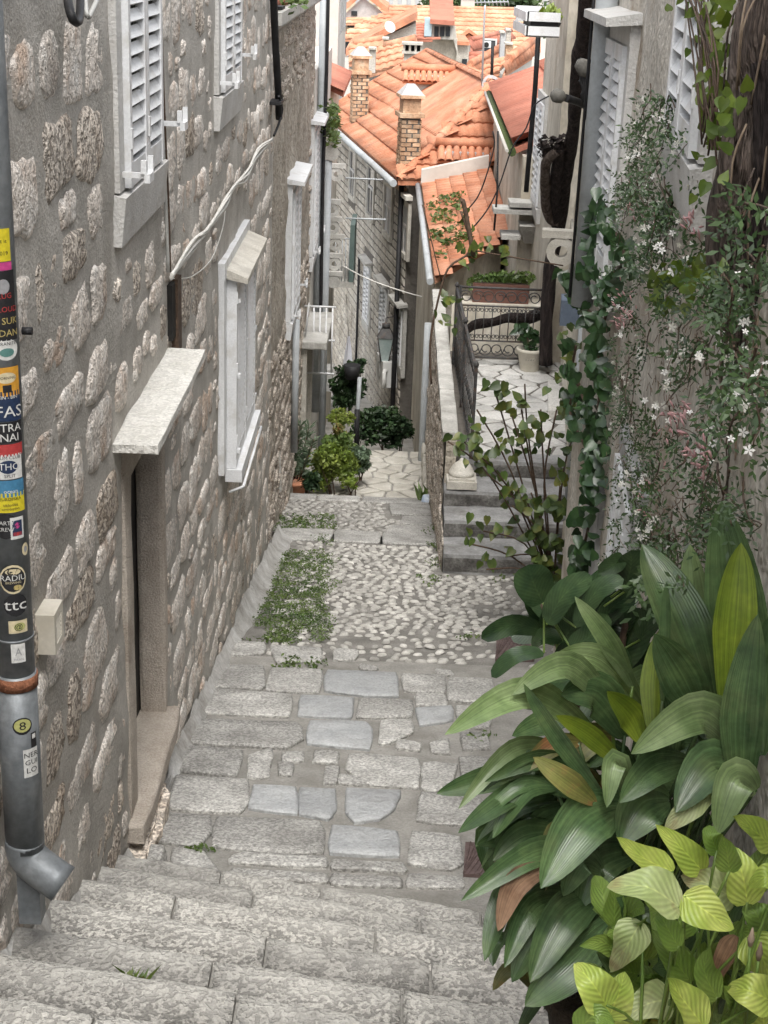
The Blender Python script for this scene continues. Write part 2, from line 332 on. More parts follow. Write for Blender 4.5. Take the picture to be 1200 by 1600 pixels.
m_tree = leafmat('leaf_far_tree', [(0.03,0.06,0.02),(0.075,0.12,0.035)], 0.6, 0.1, island=0.4, scale=0.5)
m_riser = mat('grimy_riser_and_slat_shade', [(0.06,0.057,0.052),(0.11,0.105,0.098),(0.20,0.195,0.185)], 5, 0.9, 0.5, 40, 0.35)
m_sleeve = mat('grey_brown_sleeve', [(0.10,0.095,0.085),(0.15,0.145,0.13)], 9, 0.8, 0.2, 60, 0.2)
m_grout = mat('cobble_grout', [(0.16,0.153,0.138),(0.22,0.21,0.192),(0.28,0.268,0.247)], 3, 0.95, 0.5, 60, 0.3)
# ================================================================== THE SETTING
def proj(p):
    f = p.y * ct - p.z * st; b = p.y * st + p.z * ct
    if f < 0.05: return None
    a = p.x * F / f; b = b * F / f
    return (600 + a * cr + b * sr, 800 + a * sr - b * cr, f)
def inframe(p, m=20):
    q = proj(p); return q is not None and -m < q[0] < 1200 + m and -m < q[1] < 1600 + m
# one ground sheet far below the roofs, reaching the horizon
b = MB()
for x0, x1 in ((-1500, -30), (-30, 30), (30, 1500)):
    b.poly([(x0, 34, -14), (x1, 34, -14), (x1, 70, -24), (x0, 70, -24)])
    b.poly([(x0, 70, -24), (x1, 70, -24), (x1, 1900, -24), (x0, 1900, -24)])
b.build('ground', m_joint, kind='structure')
def slab(poly, mt, parent, name='flagstone', th=0.05, proud=0.012, jit=0.012, sub=3, inset=0.02, kind=None, warp=0.006):
    "one paving stone with an uneven outline, rounded arris and slightly dished top; poly = top outline"
    n = len(poly); pts = []
    for i in range(n):
        a, c = Vector(poly[i]), Vector(poly[(i+1) % n])
        for j in range(sub):
            t = j / sub; p = a.lerp(c, t); d = (c - a)
            if d.length < 1e-5: continue
            o = Vector((d.y, -d.x, 0)).normalized()
            k = jit * (nz(p + Vector((0, 0, 3.1)), 9.0) * 1.6) * (1.0 if j else 0.4)
            if j == 0: p = p + ((a + c) / 2 - p) * 0.0
            pts.append(p + o * k)
    c = sum(pts, Vector()) / len(pts)
    # round off the corners a little
    m = len(pts); pts = [pts[i] * 0.84 + (pts[i-1] + pts[(i+1) % m]) * 0.08 for i in range(m)]
    b = MB(); up_ = Vector((0, 0, 1))
    r0 = [b.V(p - up_ * th) for p in pts]
    r1 = [b.V(p + up_ * (proud - 0.012)) for p in pts]
    r2 = [b.V(p + (c - p).normalized() * min(inset, (c - p).length * 0.4) + up_ * (proud + warp * nz(p, 5.0))) for p in pts]
    r3 = [b.V(p.lerp(c, 0.5) + up_ * (proud - 0.003 + warp * nz(p.lerp(c, 0.5), 6.0))) for p in pts]
    cc = b.V(c + up_ * (proud - 0.003))
    for i in range(m):
        j = (i + 1) % m
        b.F_([r0[i], r0[j], r1[j], r1[i]]); b.F_([r1[i], r1[j], r2[j], r2[i]], True); b.F_([r2[i], r2[j], r3[j], r3[i]], True); b.F_([r3[i], r3[j], cc], True)
    return b.piece(name, mt, parent, kind)

# ---- the descending flight in the foreground
SK = 0.2
steps = bpy.data.objects.new('stone_stairs', None); COL.objects.link(steps); OFF[steps.name] = Vector()
steps['kind'] = 'structure'; steps['label'] = 'worn pitted limestone steps descending from the viewer'
NOSE = [6.36, 5.95, 5.53, 4.97, 4.44, 3.99, 3.52, 3.05, 2.6, 2.15, 1.7, 1.25, 0.8]
def nzY(i, X): return NOSE[i] - SK * (X + 0.5)
def szz(Y): return -4.4 + 0.5 * (6.5 - Y)
for i in range(len(NOSE) - 1):
    z = szz(NOSE[i]); xs = [-1.32]
    while xs[-1] < 1.35:
        xs.append(xs[-1] + R.uniform(0.42, 0.95))
    xs[-1] = 1.42
    for xa, xb in zip(xs, xs[1:]):
        if xb - xa < 0.05: continue
        nx = max(4, int((xb - xa) / 0.046)); g = 0.006; b = MB(); rows = []
        dz = R.uniform(-0.007, 0.007)
        ynear = NOSE[i+1] - 0.1
        for k in range(nx + 1):
            X = xa + g + (xb - xa - 2*g) * k / nx
            Yf = nzY(i, X) + 0.02 * nz((X, i*3.7, 0), 2.2) + 0.012 * nz((X, i*1.3, 5), 9.0) - (0.012 if k in (0, nx) else 0) * R.random()
            col = []
            for t, h in ((0.0, -0.26), (0.0, -0.016), (0.010, -0.003), (0.05, 0.0), (0.2, -0.004), (0.35, -0.006)):
                hh = dz + h + 0.006 * nz((X*1.0, Yf - t, i), 9.0) + .003 * nz((X, Yf - t, i), 30.0)
                col.append(b.V((X, Yf - t, z + hh)))
            col.append(b.V((X, ynear - SK * (X + 0.5), z + dz)))
            rows.append(col)
        for A, B in zip(rows, rows[1:]):
            for j in range(len(A) - 1): b.F_([A[j], A[j+1], B[j+1], B[j]], j > 0)
        for e in (rows[0], rows[-1]):
            bt = b.V(b.v[e[-1]] - Vector((0, 0, 0.26)))
            b.F_(e + [bt])
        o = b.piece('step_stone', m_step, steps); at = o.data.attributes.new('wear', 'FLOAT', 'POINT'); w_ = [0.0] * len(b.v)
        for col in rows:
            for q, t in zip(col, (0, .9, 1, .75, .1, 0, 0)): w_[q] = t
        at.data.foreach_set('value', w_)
# core under the steps, so that joints are closed
b = MB()
for i in range(len(NOSE) - 1):
    z = szz(NOSE[i]) - 0.03; X0, X1 = -1.4, 1.5
    ya0, ya1 = nzY(i, X0) - 0.02, nzY(i, X1) - 0.02; yb0, yb1 = nzY(i+1, X0) - 0.12, nzY(i+1, X1) - 0.12
    b.hexa([(X0, yb0, z-0.3), (X1, yb1, z-0.3), (X1, ya1, z-0.3), (X0, ya0, z-0.3)], [(X0, yb0, z), (X1, yb1, z), (X1, ya1, z), (X0, ya0, z)])
b.build('step_core', m_joint, steps)

# ---- the sloping landing: mortar bed, then the stones set in it
def sheet(name, x0, x1, y0, y1, zf, mt, dx=0.12, amp=0.006, kind='structure', parent=None):
    b = MB(); nx = max(2, int((x1-x0)/dx)); ny = max(2, int((y1-y0)/dx)); g = []
    for j in range(ny + 1):
        row = []
        for i in range(nx + 1):
            X = x0 + (x1-x0)*i/nx; Y = y0 + (y1-y0)*j/ny
            row.append(b.V((X, Y, zf(X, Y) + amp * nz((X, Y, 0), 3.0) + amp * 0.5 * nz((X, Y, 7), 11.0))))
        g.append(row)
    for A, B in zip(g, g[1:]):
        for i in range(nx): b.F_([A[i], A[i+1], B[i+1], B[i]], True)
    return b.build(name, mt, parent, kind)
alley = sheet('alley_landing', -1.36, 1.62, 5.7, 11.2, lambda X, Y: gz(Y) - 0.012, m_joint)
def C7(pts): return [(240 + x / 2.069, 1000 + y / 2.069) for x, y in pts]
FL = [  # the flagstones one can count, outlined
 [(185,85),(355,85),(360,150),(345,160),(170,150)], [(380,92),(545,98),(535,172),(362,165)], [(560,100),(785,108),(790,182),(680,180),(555,165)],
 [(800,112),(945,118),(940,172),(810,165)], [(955,122),(1095,130),(1100,208),(950,195)], [(170,158),(448,178),(440,250),(140,235)],
 [(475,180),(650,190),(640,253),(465,245)], [(662,193),(838,198),(835,250),(655,252)], [(850,172),(945,178),(950,215),(848,212)],
 [(845,222),(965,215),(970,260),(860,278)], [(130,258),(470,270),(480,320),(430,350),(108,335)], [(505,262),(690,268),(705,290),(700,355),(495,335)],
 [(735,262),(835,258),(838,300),(760,335),(728,335)], [(790,325),(865,335),(860,360),(780,352)], [(890,335),(955,320),(960,370),(900,365)],
 [(100,345),(290,360),(270,440),(85,425)], [(305,375),(385,350),(375,445),(300,445)], [(415,365),(487,365),(487,392),(415,392)],
 [(520,360),(600,365),(598,400),(512,395)], [(630,370),(858,385),(855,480),(700,470),(622,420)], [(870,400),(985,405),(960,470),(910,492),(865,480)],
 [(555,410),(603,410),(590,465),(548,465)], [(600,435),(690,450),(690,468),(598,465)], [(70,440),(310,455),(310,520),(280,560),(48,545)],
 [(320,470),(462,478),(465,565),(305,545)], [(472,479),(590,485),(590,550),(565,580),(470,566)], [(620,482),(800,490),(780,545),(730,580),(650,590),(622,560)],
 [(865,495),(1050,505),(1070,560),(1000,600),(850,585)], [(25,562),(185,570),(185,625),(155,668),(0,650)], [(205,572),(540,590),(545,690),(400,690),(190,670)],
 [(575,600),(790,620),(795,700),(570,690)], [(835,620),(990,640),(1000,720),(960,745),(820,725)], [(60,675),(165,685),(230,770),(50,785)],
 [(375,20),(545,28),(540,70),(400,75)], [(580,30),(665,35),(650,65),(580,65)], [(250,5),(360,10),(355,45),(250,50)], [(665,80),(725,88),(722,100),(668,96)],
 [(910,95),(968,103),(970,116),(912,112)], [(400,395),(450,398),(448,440),(405,436)], [(1110,140),(1230,150),(1230,215),(1115,208)], [(990,300),(1080,300),(1090,350),(1000,355)],
 [(985,380),(1100,385),(1110,470),(1000,480)], [(975,215),(1090,220),(1085,285),(985,280)], [(280,690),(560,705),(560,735),(240,722)], [(575,712),(810,722),(812,752),(575,742)],
 [(250,742),(560,760),(560,785),(250,775)], [(575,758),(800,770),(800,800),(575,790)], [(820,760),(1000,770),(1000,805),(820,800)]]
for i, pl in enumerate(FL):
    w3 = [onG(*q) for q in C7(pl)]; cw_ = sum(w3, Vector()) / len(w3); w3 = [cw_ + (q - cw_) * 1.05 for q in w3]
    slab(w3, m_flagb if i in (6, 11, 24, 25, 26, 30, 2, 9) else m_flag, alley, proud=0.016)
# two rusty access covers beside the plants
for k, (q, lab) in enumerate((([(727,1318),(800,1322),(800,1372),(724,1368)], 'rusty diamond-pattern access cover beside the drooping leaves'),
                ([(776,992),(832,992),(834,1030),(774,1030)], 'rusty access cover behind the rubber plant leaves'))):
    P4 = [onG(*p) + Vector((0, 0, 0.012)) for p in q]
    b = MB(); b.hexa([p - Vector((0,0,.04)) for p in P4], P4)
    for t in [i / 9 for i in range(1, 9)]:
        for A, B in ((P4[0].lerp(P4[1], t), P4[3].lerp(P4[2], min(1, t + .45))), (P4[0].lerp(P4[1], t), P4[3].lerp(P4[2], max(0, t - .45)))):
            b.tube([A + Vector((0,0,.002)), B + Vector((0,0,.002))], 0.004, 4, smooth=False)
    o = b.build('access_cover', m_grate); tag(o, lab, 'cover')

# ---- cobbled ramp
ramp = sheet('cobbled_ramp', -1.36, 2.4, 11.12, 17.0, lambda X, Y: gz(Y) - 0.022, m_grout, 0.15, 0.012)
ramp2 = sheet('lower_cobbled_ramp', -2.2, 0.9, 17.9, 21.4, lambda X, Y: gz(Y) - 0.075, m_grout, 0.15, 0.012)
cob_variants = []
for k in range(5):
    b = MB(); n = 9; rings = []
    for rr, zz in ((1.0, -0.35), (0.96, 0.15), (0.70, 0.62)):
        rings.append([b.V((rr*0.5*math.cos(6.283*j/n)*(1+0.14*nz((j*1.7, k, 0))), rr*0.5*math.sin(6.283*j/n)*(1+0.14*nz((j*1.1, k, 4))), zz*0.5)) for j in range(n)])
    t = b.V((0.04, 0, 0.42))
    for A, B in zip(rings, rings[1:]):
        for j in range(n): b.F_([A[j], A[(j+1)%n], B[(j+1)%n], B[j]], True)
    for j in range(n): b.F_([rings[-1][j], rings[-1][(j+1)%n], t], True)
    cob_variants.append(b)
cob_me = [c.mesh('cobble', m_cob) for c in cob_variants]
cobs = []
def cobfield(x0f, x1f, y0, y1, zoff, dens):
    y = y0
    while y < y1:
        x = x0f(y) + R.uniform(0, 0.1)
        while x < x1f(y):
            d = dens(x, y)
            if R.random() < d:
                s = R.uniform(0.065, 0.108); asp = R.uniform(0.48, 0.74)
                cobs.append((Vector((x + R.uniform(-.02, .02), y + R.uniform(-.018, .018), gz(y) + zoff + R.uniform(-0.006, 0.004))), s, asp,
                             R.gauss(0.15 + 0.5 * nz((x, y, 2), 0.9), 0.35), R.randrange(5), ramp if y < 17.4 else ramp2))
            x += R.uniform(0.095, 0.145)
        y += R.uniform(0.075, 0.098)
cobfield(lambda y: -1.05 + 0.0*y, lambda y: 1.75 if y < 15.1 else 0.62, 11.25, 16.85, -0.012,
         lambda x, y: (0.6 if y < 12.2 else 0.98) * (0.75 if x > 0.85 and y < 13.6 else 1.0) * (0.35 if x < -0.95 else 1) * (0.5 if x > 1.3 else 1))
cobfield(lambda y: -1.45, lambda y: 0.35 if y < 19.3 else 0.0, 18.0, 21.1, -0.068, lambda x, y: 0.95)
def vis(c): q = proj(c[0]); return c[1] / q[2] * (1 if inframe(c[0], 0) and not (q[0] > 700 and q[1] < 880) else 0.05)
cobs.sort(key=vis, reverse=True)
for c in cobs[:300]:
    o = link('cobble', cob_me[c[4]], c[5], c[0]); o.scale = (c[1], c[1]*c[2], 0.046); o.rotation_euler = (-0.216, 0, c[3])
for par, cond in ((ramp, lambda c: c[5] is ramp), (ramp2, lambda c: c[5] is ramp2)):
    b = MB()
    for c in cobs[300:]:
        if not cond(c): continue
        T = Matrix.Translation(c[0]) @ Matrix.Rotation(c[3], 4, 'Z') @ Matrix.Rotation(-0.216, 4, 'X') @ Matrix.Diagonal((c[1], c[1]*c[2], 0.046, 1))
        src = cob_variants[c[4]]; o0 = len(b.v)
        for v in src.v: b.v.append(T @ v)
        for f in src.f: b.F_([o0 + q for q in f], True)
    b.build('small_cobbles', m_cob, par, 'stuff')
# stone kerb rows across the ramp
def row(yn, yf, xs, zo, mt, parent):
    for xa, xb in zip(xs, xs[1:]):
        g = 0.012
        slab([Vector((x, y, gz(y) + zo)) for x, y in ((xa+g, yn), (xb-g, yn + R.uniform(-.04, .04)), (xb-g, yf + R.uniform(-.05, .05)), (xa+g, yf))], mt, parent, 'kerb_stone', 0.22, 0.0, 0.02, 4, 0.03)
row(17.0, 17.85, [-1.3, -0.62, -0.02, 0.72], 0.0, m_flag, ramp)
row(20.85, 21.42, [-1.75, -1.0, -0.35, 0.7], -0.05, m_flag, ramp2)
for q in ([(0.02,18.0),(0.68,18.02),(0.68,18.75),(0.1,18.7)], [(0.2,18.8),(0.68,18.8),(0.68,19.6),(0.25,19.5)], [(0.1,19.65),(0.68,19.65),(0.68,20.8),(0.05,20.75)]):
    slab([Vector((x, y, gz(y) - 0.05)) for x, y in q], m_flag, ramp2)
# ---- voronoi paving for the lower landing and the terrace
def voronoi(x0, x1, y0, y1, n, seed, shrink=0.014, asp=1.0):
    r = random.Random(seed); S = []
    tries = 0
    while len(S) < n and tries < 4000:
        tries += 1
        p = (r.uniform(x0, x1), r.uniform(y0, y1))
        if all(math.hypot(p[0]-q[0], (p[1]-q[1])*asp) > 0.62 * math.sqrt((x1-x0)*(y1-y0)*asp/n) for q in S): S.append(p)
    out = []
    for i, a in enumerate(S):
        pl = [(x0,y0),(x1,y0),(x1,y1),(x0,y1)]
        for j, c in enumerate(S):
            if i == j: continue
            nx, ny = c[0]-a[0], (c[1]-a[1]); mx, my = (a[0]+c[0])/2, (a[1]+c[1])/2
            L = math.hypot(nx, ny); new = []
            for k in range(len(pl)):
                p, q = pl[k], pl[(k+1) % len(pl)]
                dp = ((p[0]-mx)*nx + (p[1]-my)*ny)/L + shrink; dq = ((q[0]-mx)*nx + (q[1]-my)*ny)/L + shrink
                if dp <= 0: new.append(p)
                if dp * dq < 0: t = dp/(dp-dq); new.append((p[0]+(q[0]-p[0])*t, p[1]+(q[1]-p[1])*t))
            pl = new
            if len(pl) < 3: break
        if len(pl) >= 3: out.append(pl)
    return out
LZ = -8.3
land = sheet('lower_landing', -2.2, 0.75, 21.3, 25.6, lambda X, Y: LZ - 0.02 - 0.04*(Y-22), m_joint, 0.2, 0.004)
b = MB(); b.box((-2.2, 21.25, -8.6), (0.75, 21.4, gz(21.4)-0.12)); b.build('drop_wall', m_joint, kind='structure')
for pl in voronoi(-1.6, 0.72, 22.0, 25.55, 74, 5):
    slab([Vector((x, y, LZ - 0.04*(y-22))) for x, y in pl], m_lime, land, proud=0.01, jit=0.01, sub=2)
lower = sheet('lower_alley', -6, 4, 25.3, 60, lambda X, Y: -9.4 - 0.13*(Y-25.3), m_joint, 1.5, 0.02)
b = MB(); b.box((-2.2, 25.45, -10), (0.75, 25.62, LZ - 0.17)); b.build('landing_wall', m_joint, kind='structure')

# ================================================================== LEFT HOUSE
H1 = thing('stone_house', 'grey rubble stone house with hooded marble doorway, filling the left side', 'house', (LX, 7.0, -4.6))
DY0, DY1 = 7.04, 8.02           # doorway
DZT, DZB = -2.42, -4.34
def gl(Y): return szz(Y + 0.15) if Y < 6.2 else gz(max(Y, 6.4))
def wallface(X, y0, y1, z0f, z1, hole=None, d=0.11, amp=0.016, thick=0.32, mt=None, parent=None, name='wall', side=1):
    b = MB(); ny = int((y1-y0)/d); g = {}
    ys = [y0 + (y1-y0)*i/ny for i in range(ny+1)]
    if hole:
        for hv in hole[:2]:
            k = min(range(len(ys)), key=lambda q: abs(ys[q]-hv)); ys[k] = hv
    zb = min(z0f(y0), z0f(y1)) - 0.4; nzc = int((z1-zb)/d); zs = [zb + (z1-zb)*i/nzc for i in range(nzc+1)]
    if hole:
        for hv in hole[2:]:
            k = min(range(len(zs)), key=lambda q: abs(zs[q]-hv)); zs[k] = hv
    def vt(i, j):
        if (i, j) not in g:
            y, z = ys[i], zs[j]; e = 1.0
            if hole and hole[0]-.05 <= y <= hole[1]+.05 and hole[2]-.05 <= z <= hole[3]+.05: e = 0
            g[(i, j)] = b.V((X + side*e*amp*(nz((y, z, X), 1.7) + 0.6*nz((y, z, X+9), 6.0)), y, z))
        return g[(i, j)]
    for i in range(len(ys)-1):
        for j in range(len(zs)-1):
            yc, zc = (ys[i]+ys[i+1])/2, (zs[j]+zs[j+1])/2
            if hole and hole[0] < yc < hole[1] and hole[2] < zc < hole[3]: continue
            if zs[j+1] < min(z0f(ys[i]), z0f(ys[i+1])) - 0.35: continue
            q = [vt(i,j), vt(i+1,j), vt(i+1,j+1), vt(i,j+1)]
            b.F_(q if side > 0 else q[::-1], True)
    return b.build(name, mt, parent)
W1 = wallface(LX, -0.6, 15.62, gl, 1.3, (DY0, DY1, DZB, DZT), mt=m_mortar, parent=H1)
b = MB(); b.box((LX-0.5, -0.6, -8), (LX-0.36, 15.62, 1.3)); b.box((LX-.36, 15.5, -8), (LX-0.02, 15.62, 1.3)); b.build('wall_core', m_mortar, H1)
def rubble(X, y0, y1, ztop, zbot, ex, parent, mt, maxobj, cw=(0.30, 0.66), ch=(0.19, 0.35), gap=(0.03, 0.085), proud=0.009, side=1, seed=3, mat2=None, darts=0):
    r = random.Random(seed); L = []
    z = ztop
    while z > -7.6:
        h = r.uniform(*ch); y = y0 - r.uniform(0, 0.4)
        while y < y1:
            wd = r.uniform(*cw) * (0.6 if r.random() < 0.22 else 1)
            hh = h * r.uniform(0.6, 1.1); yc = y + wd/2; zc = z - h/2 + r.uniform(-.06, .06)
            ok = y0 + .03 < y and y + wd < y1 - .02 and zc - hh/2 > zbot(yc) - 0.06
            for e in ex:
                if y + wd > e[0] - .03 and y < e[1] + .03 and zc + hh/2 > e[2] - .03 and zc - hh/2 < e[3] + .03: ok = False
            if ok: L.append((yc, zc, wd, hh))
            y += wd + r.uniform(*gap) * (1 if yc < 9 else .55)
        z -= h + r.uniform(*gap) * 0.8
    for it in range(darts):
        near = it % 2
        wd, hh = (r.uniform(.16, .46), r.uniform(.10, .25)) if near and it < darts * .6 else (r.uniform(.10, .30), r.uniform(.07, .18))
        yc = r.uniform(5.2, 9.2) if near else r.uniform(y0 + .1, y1 - .1); zc = r.uniform(max(-7.2, zbot(yc) + .08), ztop)
        if any(abs(yc - q[0]) < (wd + q[2])/2 + .02 and abs(zc - q[1]) < (hh + q[3])/2 + .018 for q in L): continue
        if any(yc + wd/2 > e[0] - .03 and yc - wd/2 < e[1] + .03 and zc + hh/2 > e[2] - .03 and zc - hh/2 < e[3] + .03 for e in ex): continue
        L.append((yc, zc, wd, hh))
    def area(s):
        p = Vector((X, s[0], s[1]))
        if not inframe(p, 30): return 0
        q = proj(p); return s[2]*s[3]/q[2]**2 * abs(X)/q[2]
    L.sort(key=area, reverse=True); joined = MB()
    for k, (yc, zc, wd, hh) in enumerate(L):
        b = MB() if k < maxobj else joined
        n = 20; ph = r.uniform(0, 6.28); rings = []; sx = r.uniform(-.25, .25)
        c = Vector((X, yc, zc)); pr = proud * r.uniform(0.6, 1.5)
        rad_ = []
        for j in range(n):
            a = 2*math.pi*j/n
            ca, sa = math.cos(a), math.sin(a)
            k_ = 1.0 / max(abs(ca)**5 + abs(sa)**5, 1e-6)**(1/5)
            rad_.append(k_ * (1 + 0.30*nz((math.cos(a)*1.3 + yc*7, math.sin(a)*1.3 + zc*7, 0)) + r.uniform(-.13, .07)))
        for sc_, out in ((1.0, -0.006), (0.93, pr*0.3), (0.76, pr*0.9)):
            rr = []
            for j in range(n):
                a = 2*math.pi*j/n
                u = rad_[j]*math.cos(a)*wd/2*sc_; v = rad_[j]*math.sin(a)*hh/2*sc_
                rr.append(b.V(c + Vector((side*(out + (0.012*nz((yc*9+u*30, zc*9+v*30, 1)) if out > 0 else 0)), u + sx*v*0.3, v))))
            rings.append(rr)
        t = b.V(c + Vector((side*pr*1.05, 0, 0)))
        for A, B in zip(rings, rings[1:]):
            for j in range(n):
                q = [A[j], A[(j+1)%n], B[(j+1)%n], B[j]]; b.F_(q if side > 0 else q[::-1], True)
        for j in range(n):
            q = [rings[-1][j], rings[-1][(j+1)%n], t]; b.F_(q if side > 0 else q[::-1], True)
        if k < maxobj: b.piece('stone', mt if r.random() < 0.86 or not mat2 else mat2, parent)
    if joined.f: joined.build('small_stones', mt, parent, 'stuff')
EX1 = [(6.82, 8.14, -4.75, -2.2), (6.72, 8.12, -1.42, 1.4), (10.5, 12.2, -1.3, 1.4), (10.9, 12.9, -4.05, -2.05)]
rubble(LX, 3.2, 15.55, 0.6, gl, EX1, W1, m_rubble, 300, mat2=m_rubble2, darts=16000)
# plaster fillet where the house meets the steps and the ramp
b = MB(); prev = None; y = 2.6
while y < 17.0:
    g0 = gl(y) - 0.03; h = 0.13 + 0.05*nz((y, 0, 0), 2.3) + 0.05*nz((y, 4, 0), 9.0) + (0.08 if 12 < y else 0); o_ = 0.07 + 0.035*nz((y, 3, 0), 2.3) + 0.03*nz((y, 8, 0), 8.0) + (0.09 * min(1, max(0, (y-11.5)/2)))
    if DY0 - .25 < y < DY1 + .12: h, o_ = 0.02, 0.03
    cur = [b.V((LX + 0.012, y, g0 + h)), b.V((LX + 0.03 + o_*0.3, y, g0 + h*0.45)), b.V((LX + o_, y, g0 + 0.04)), b.V((LX + o_ + 0.05, y, g0 - 0.06))]
    if prev:
        for j in range(3): b.F_([prev[j], prev[j+1], cur[j+1], cur[j]][::-1], True)
    prev = cur; y += 0.09
m_fillet = mat('plaster_fillet', [(0.34,0.33,0.31),(0.46,0.45,0.43),(0.58,0.58,0.565)], 3.5, 0.9, 0.5, 40, 0.25, stain=((0.24,0.22,0.19), 2.0, 0.6))
b.build('plaster_fillet', m_fillet, H1)
# ---- doorway
dr = MB(); dr.box((LX-0.28, DY0-0.05, DZB-0.1), (LX-0.14, DY1+0.05, DZT+0.1)); dr.build('door', m_dark, H1)
def blk(name, a, c, mt, parent, j=0.006, cuts=5):
    "a dressed stone block with slightly worn faces"
    bm = bmesh.new(); bmesh.ops.create_cube(bm, size=1.0)
    a, c = Vector(a), Vector(c)
    bmesh.ops.subdivide_edges(bm, edges=bm.edges, cuts=cuts, use_grid_fill=True)
    for v in bm.verts:
        p = Vector(tuple(a[i] + (c[i]-a[i])*(v.co[i]+0.5) for i in range(3)))
        ed = sum(1 for i in range(3) if abs(abs(v.co[i])-0.5) < 1e-4)
        q = p.copy()
        if ed >= 2:
            for i in range(3):
                if abs(abs(v.co[i])-0.5) < 1e-4: q[i] -= math.copysign(j*1.2*(0.7+0.9*abs(nz(p, 12.0))), v.co[i]*(c[i]-a[i]))
        v.co = q + Vector((nz(p, 7.0), nz(p + Vector((5,0,0)), 7.0), nz(p + Vector((0,5,0)), 7.0))) * j
    me = bpy.data.meshes.new(name); off = OFF.get(parent.name, Vector()) if parent else Vector()
    bmesh.ops.translate(bm, verts=bm.verts, vec=-off); bm.to_mesh(me); bm.free(); me.materials.append(mt)
    return link(name, me, parent)
blk('door_jamb', (LX-0.135, DY0-0.20, DZB), (LX+0.022, DY0, DZT-0.02), m_jamb, H1)
blk('door_jamb', (LX-0.135, DY1, DZB-0.02), (LX+0.022, DY1+0.10, DZT-0.02), m_jamb, H1)
blk('door_lintel', (LX-0.135, DY0-0.20, DZT-0.10), (LX+0.018, DY1+0.10, DZT+0.12), m_jamb, H1)
blk('door_sill', (LX-0.26, DY0-0.26, DZB-0.13), (LX+0.10, DY1+0.10, DZB), m_jamb, H1, 0.010)
blk('door_step', (LX-0.1, DY0-0.36, DZB-0.46), (LX+0.13, DY0+0.5, DZB-0.16), m_rubble2, H1, 0.035, 6)
blk('guard_stone', (LX+0.14, DY0-0.52, DZB-0.3), (LX+0.23, DY0-0.38, DZB-0.02), m_flag, H1, 0.008)
s0 = onX(175, 692, LX); s1 = onX(263, 536, LX); zs_ = s0.z; s2 = onZ(246, 698, zs_)
blk('door_hood', (LX-0.05, s0.y, zs_-0.055), (s2.x, s1.y, zs_), m_slab, H1, 0.004, 7)

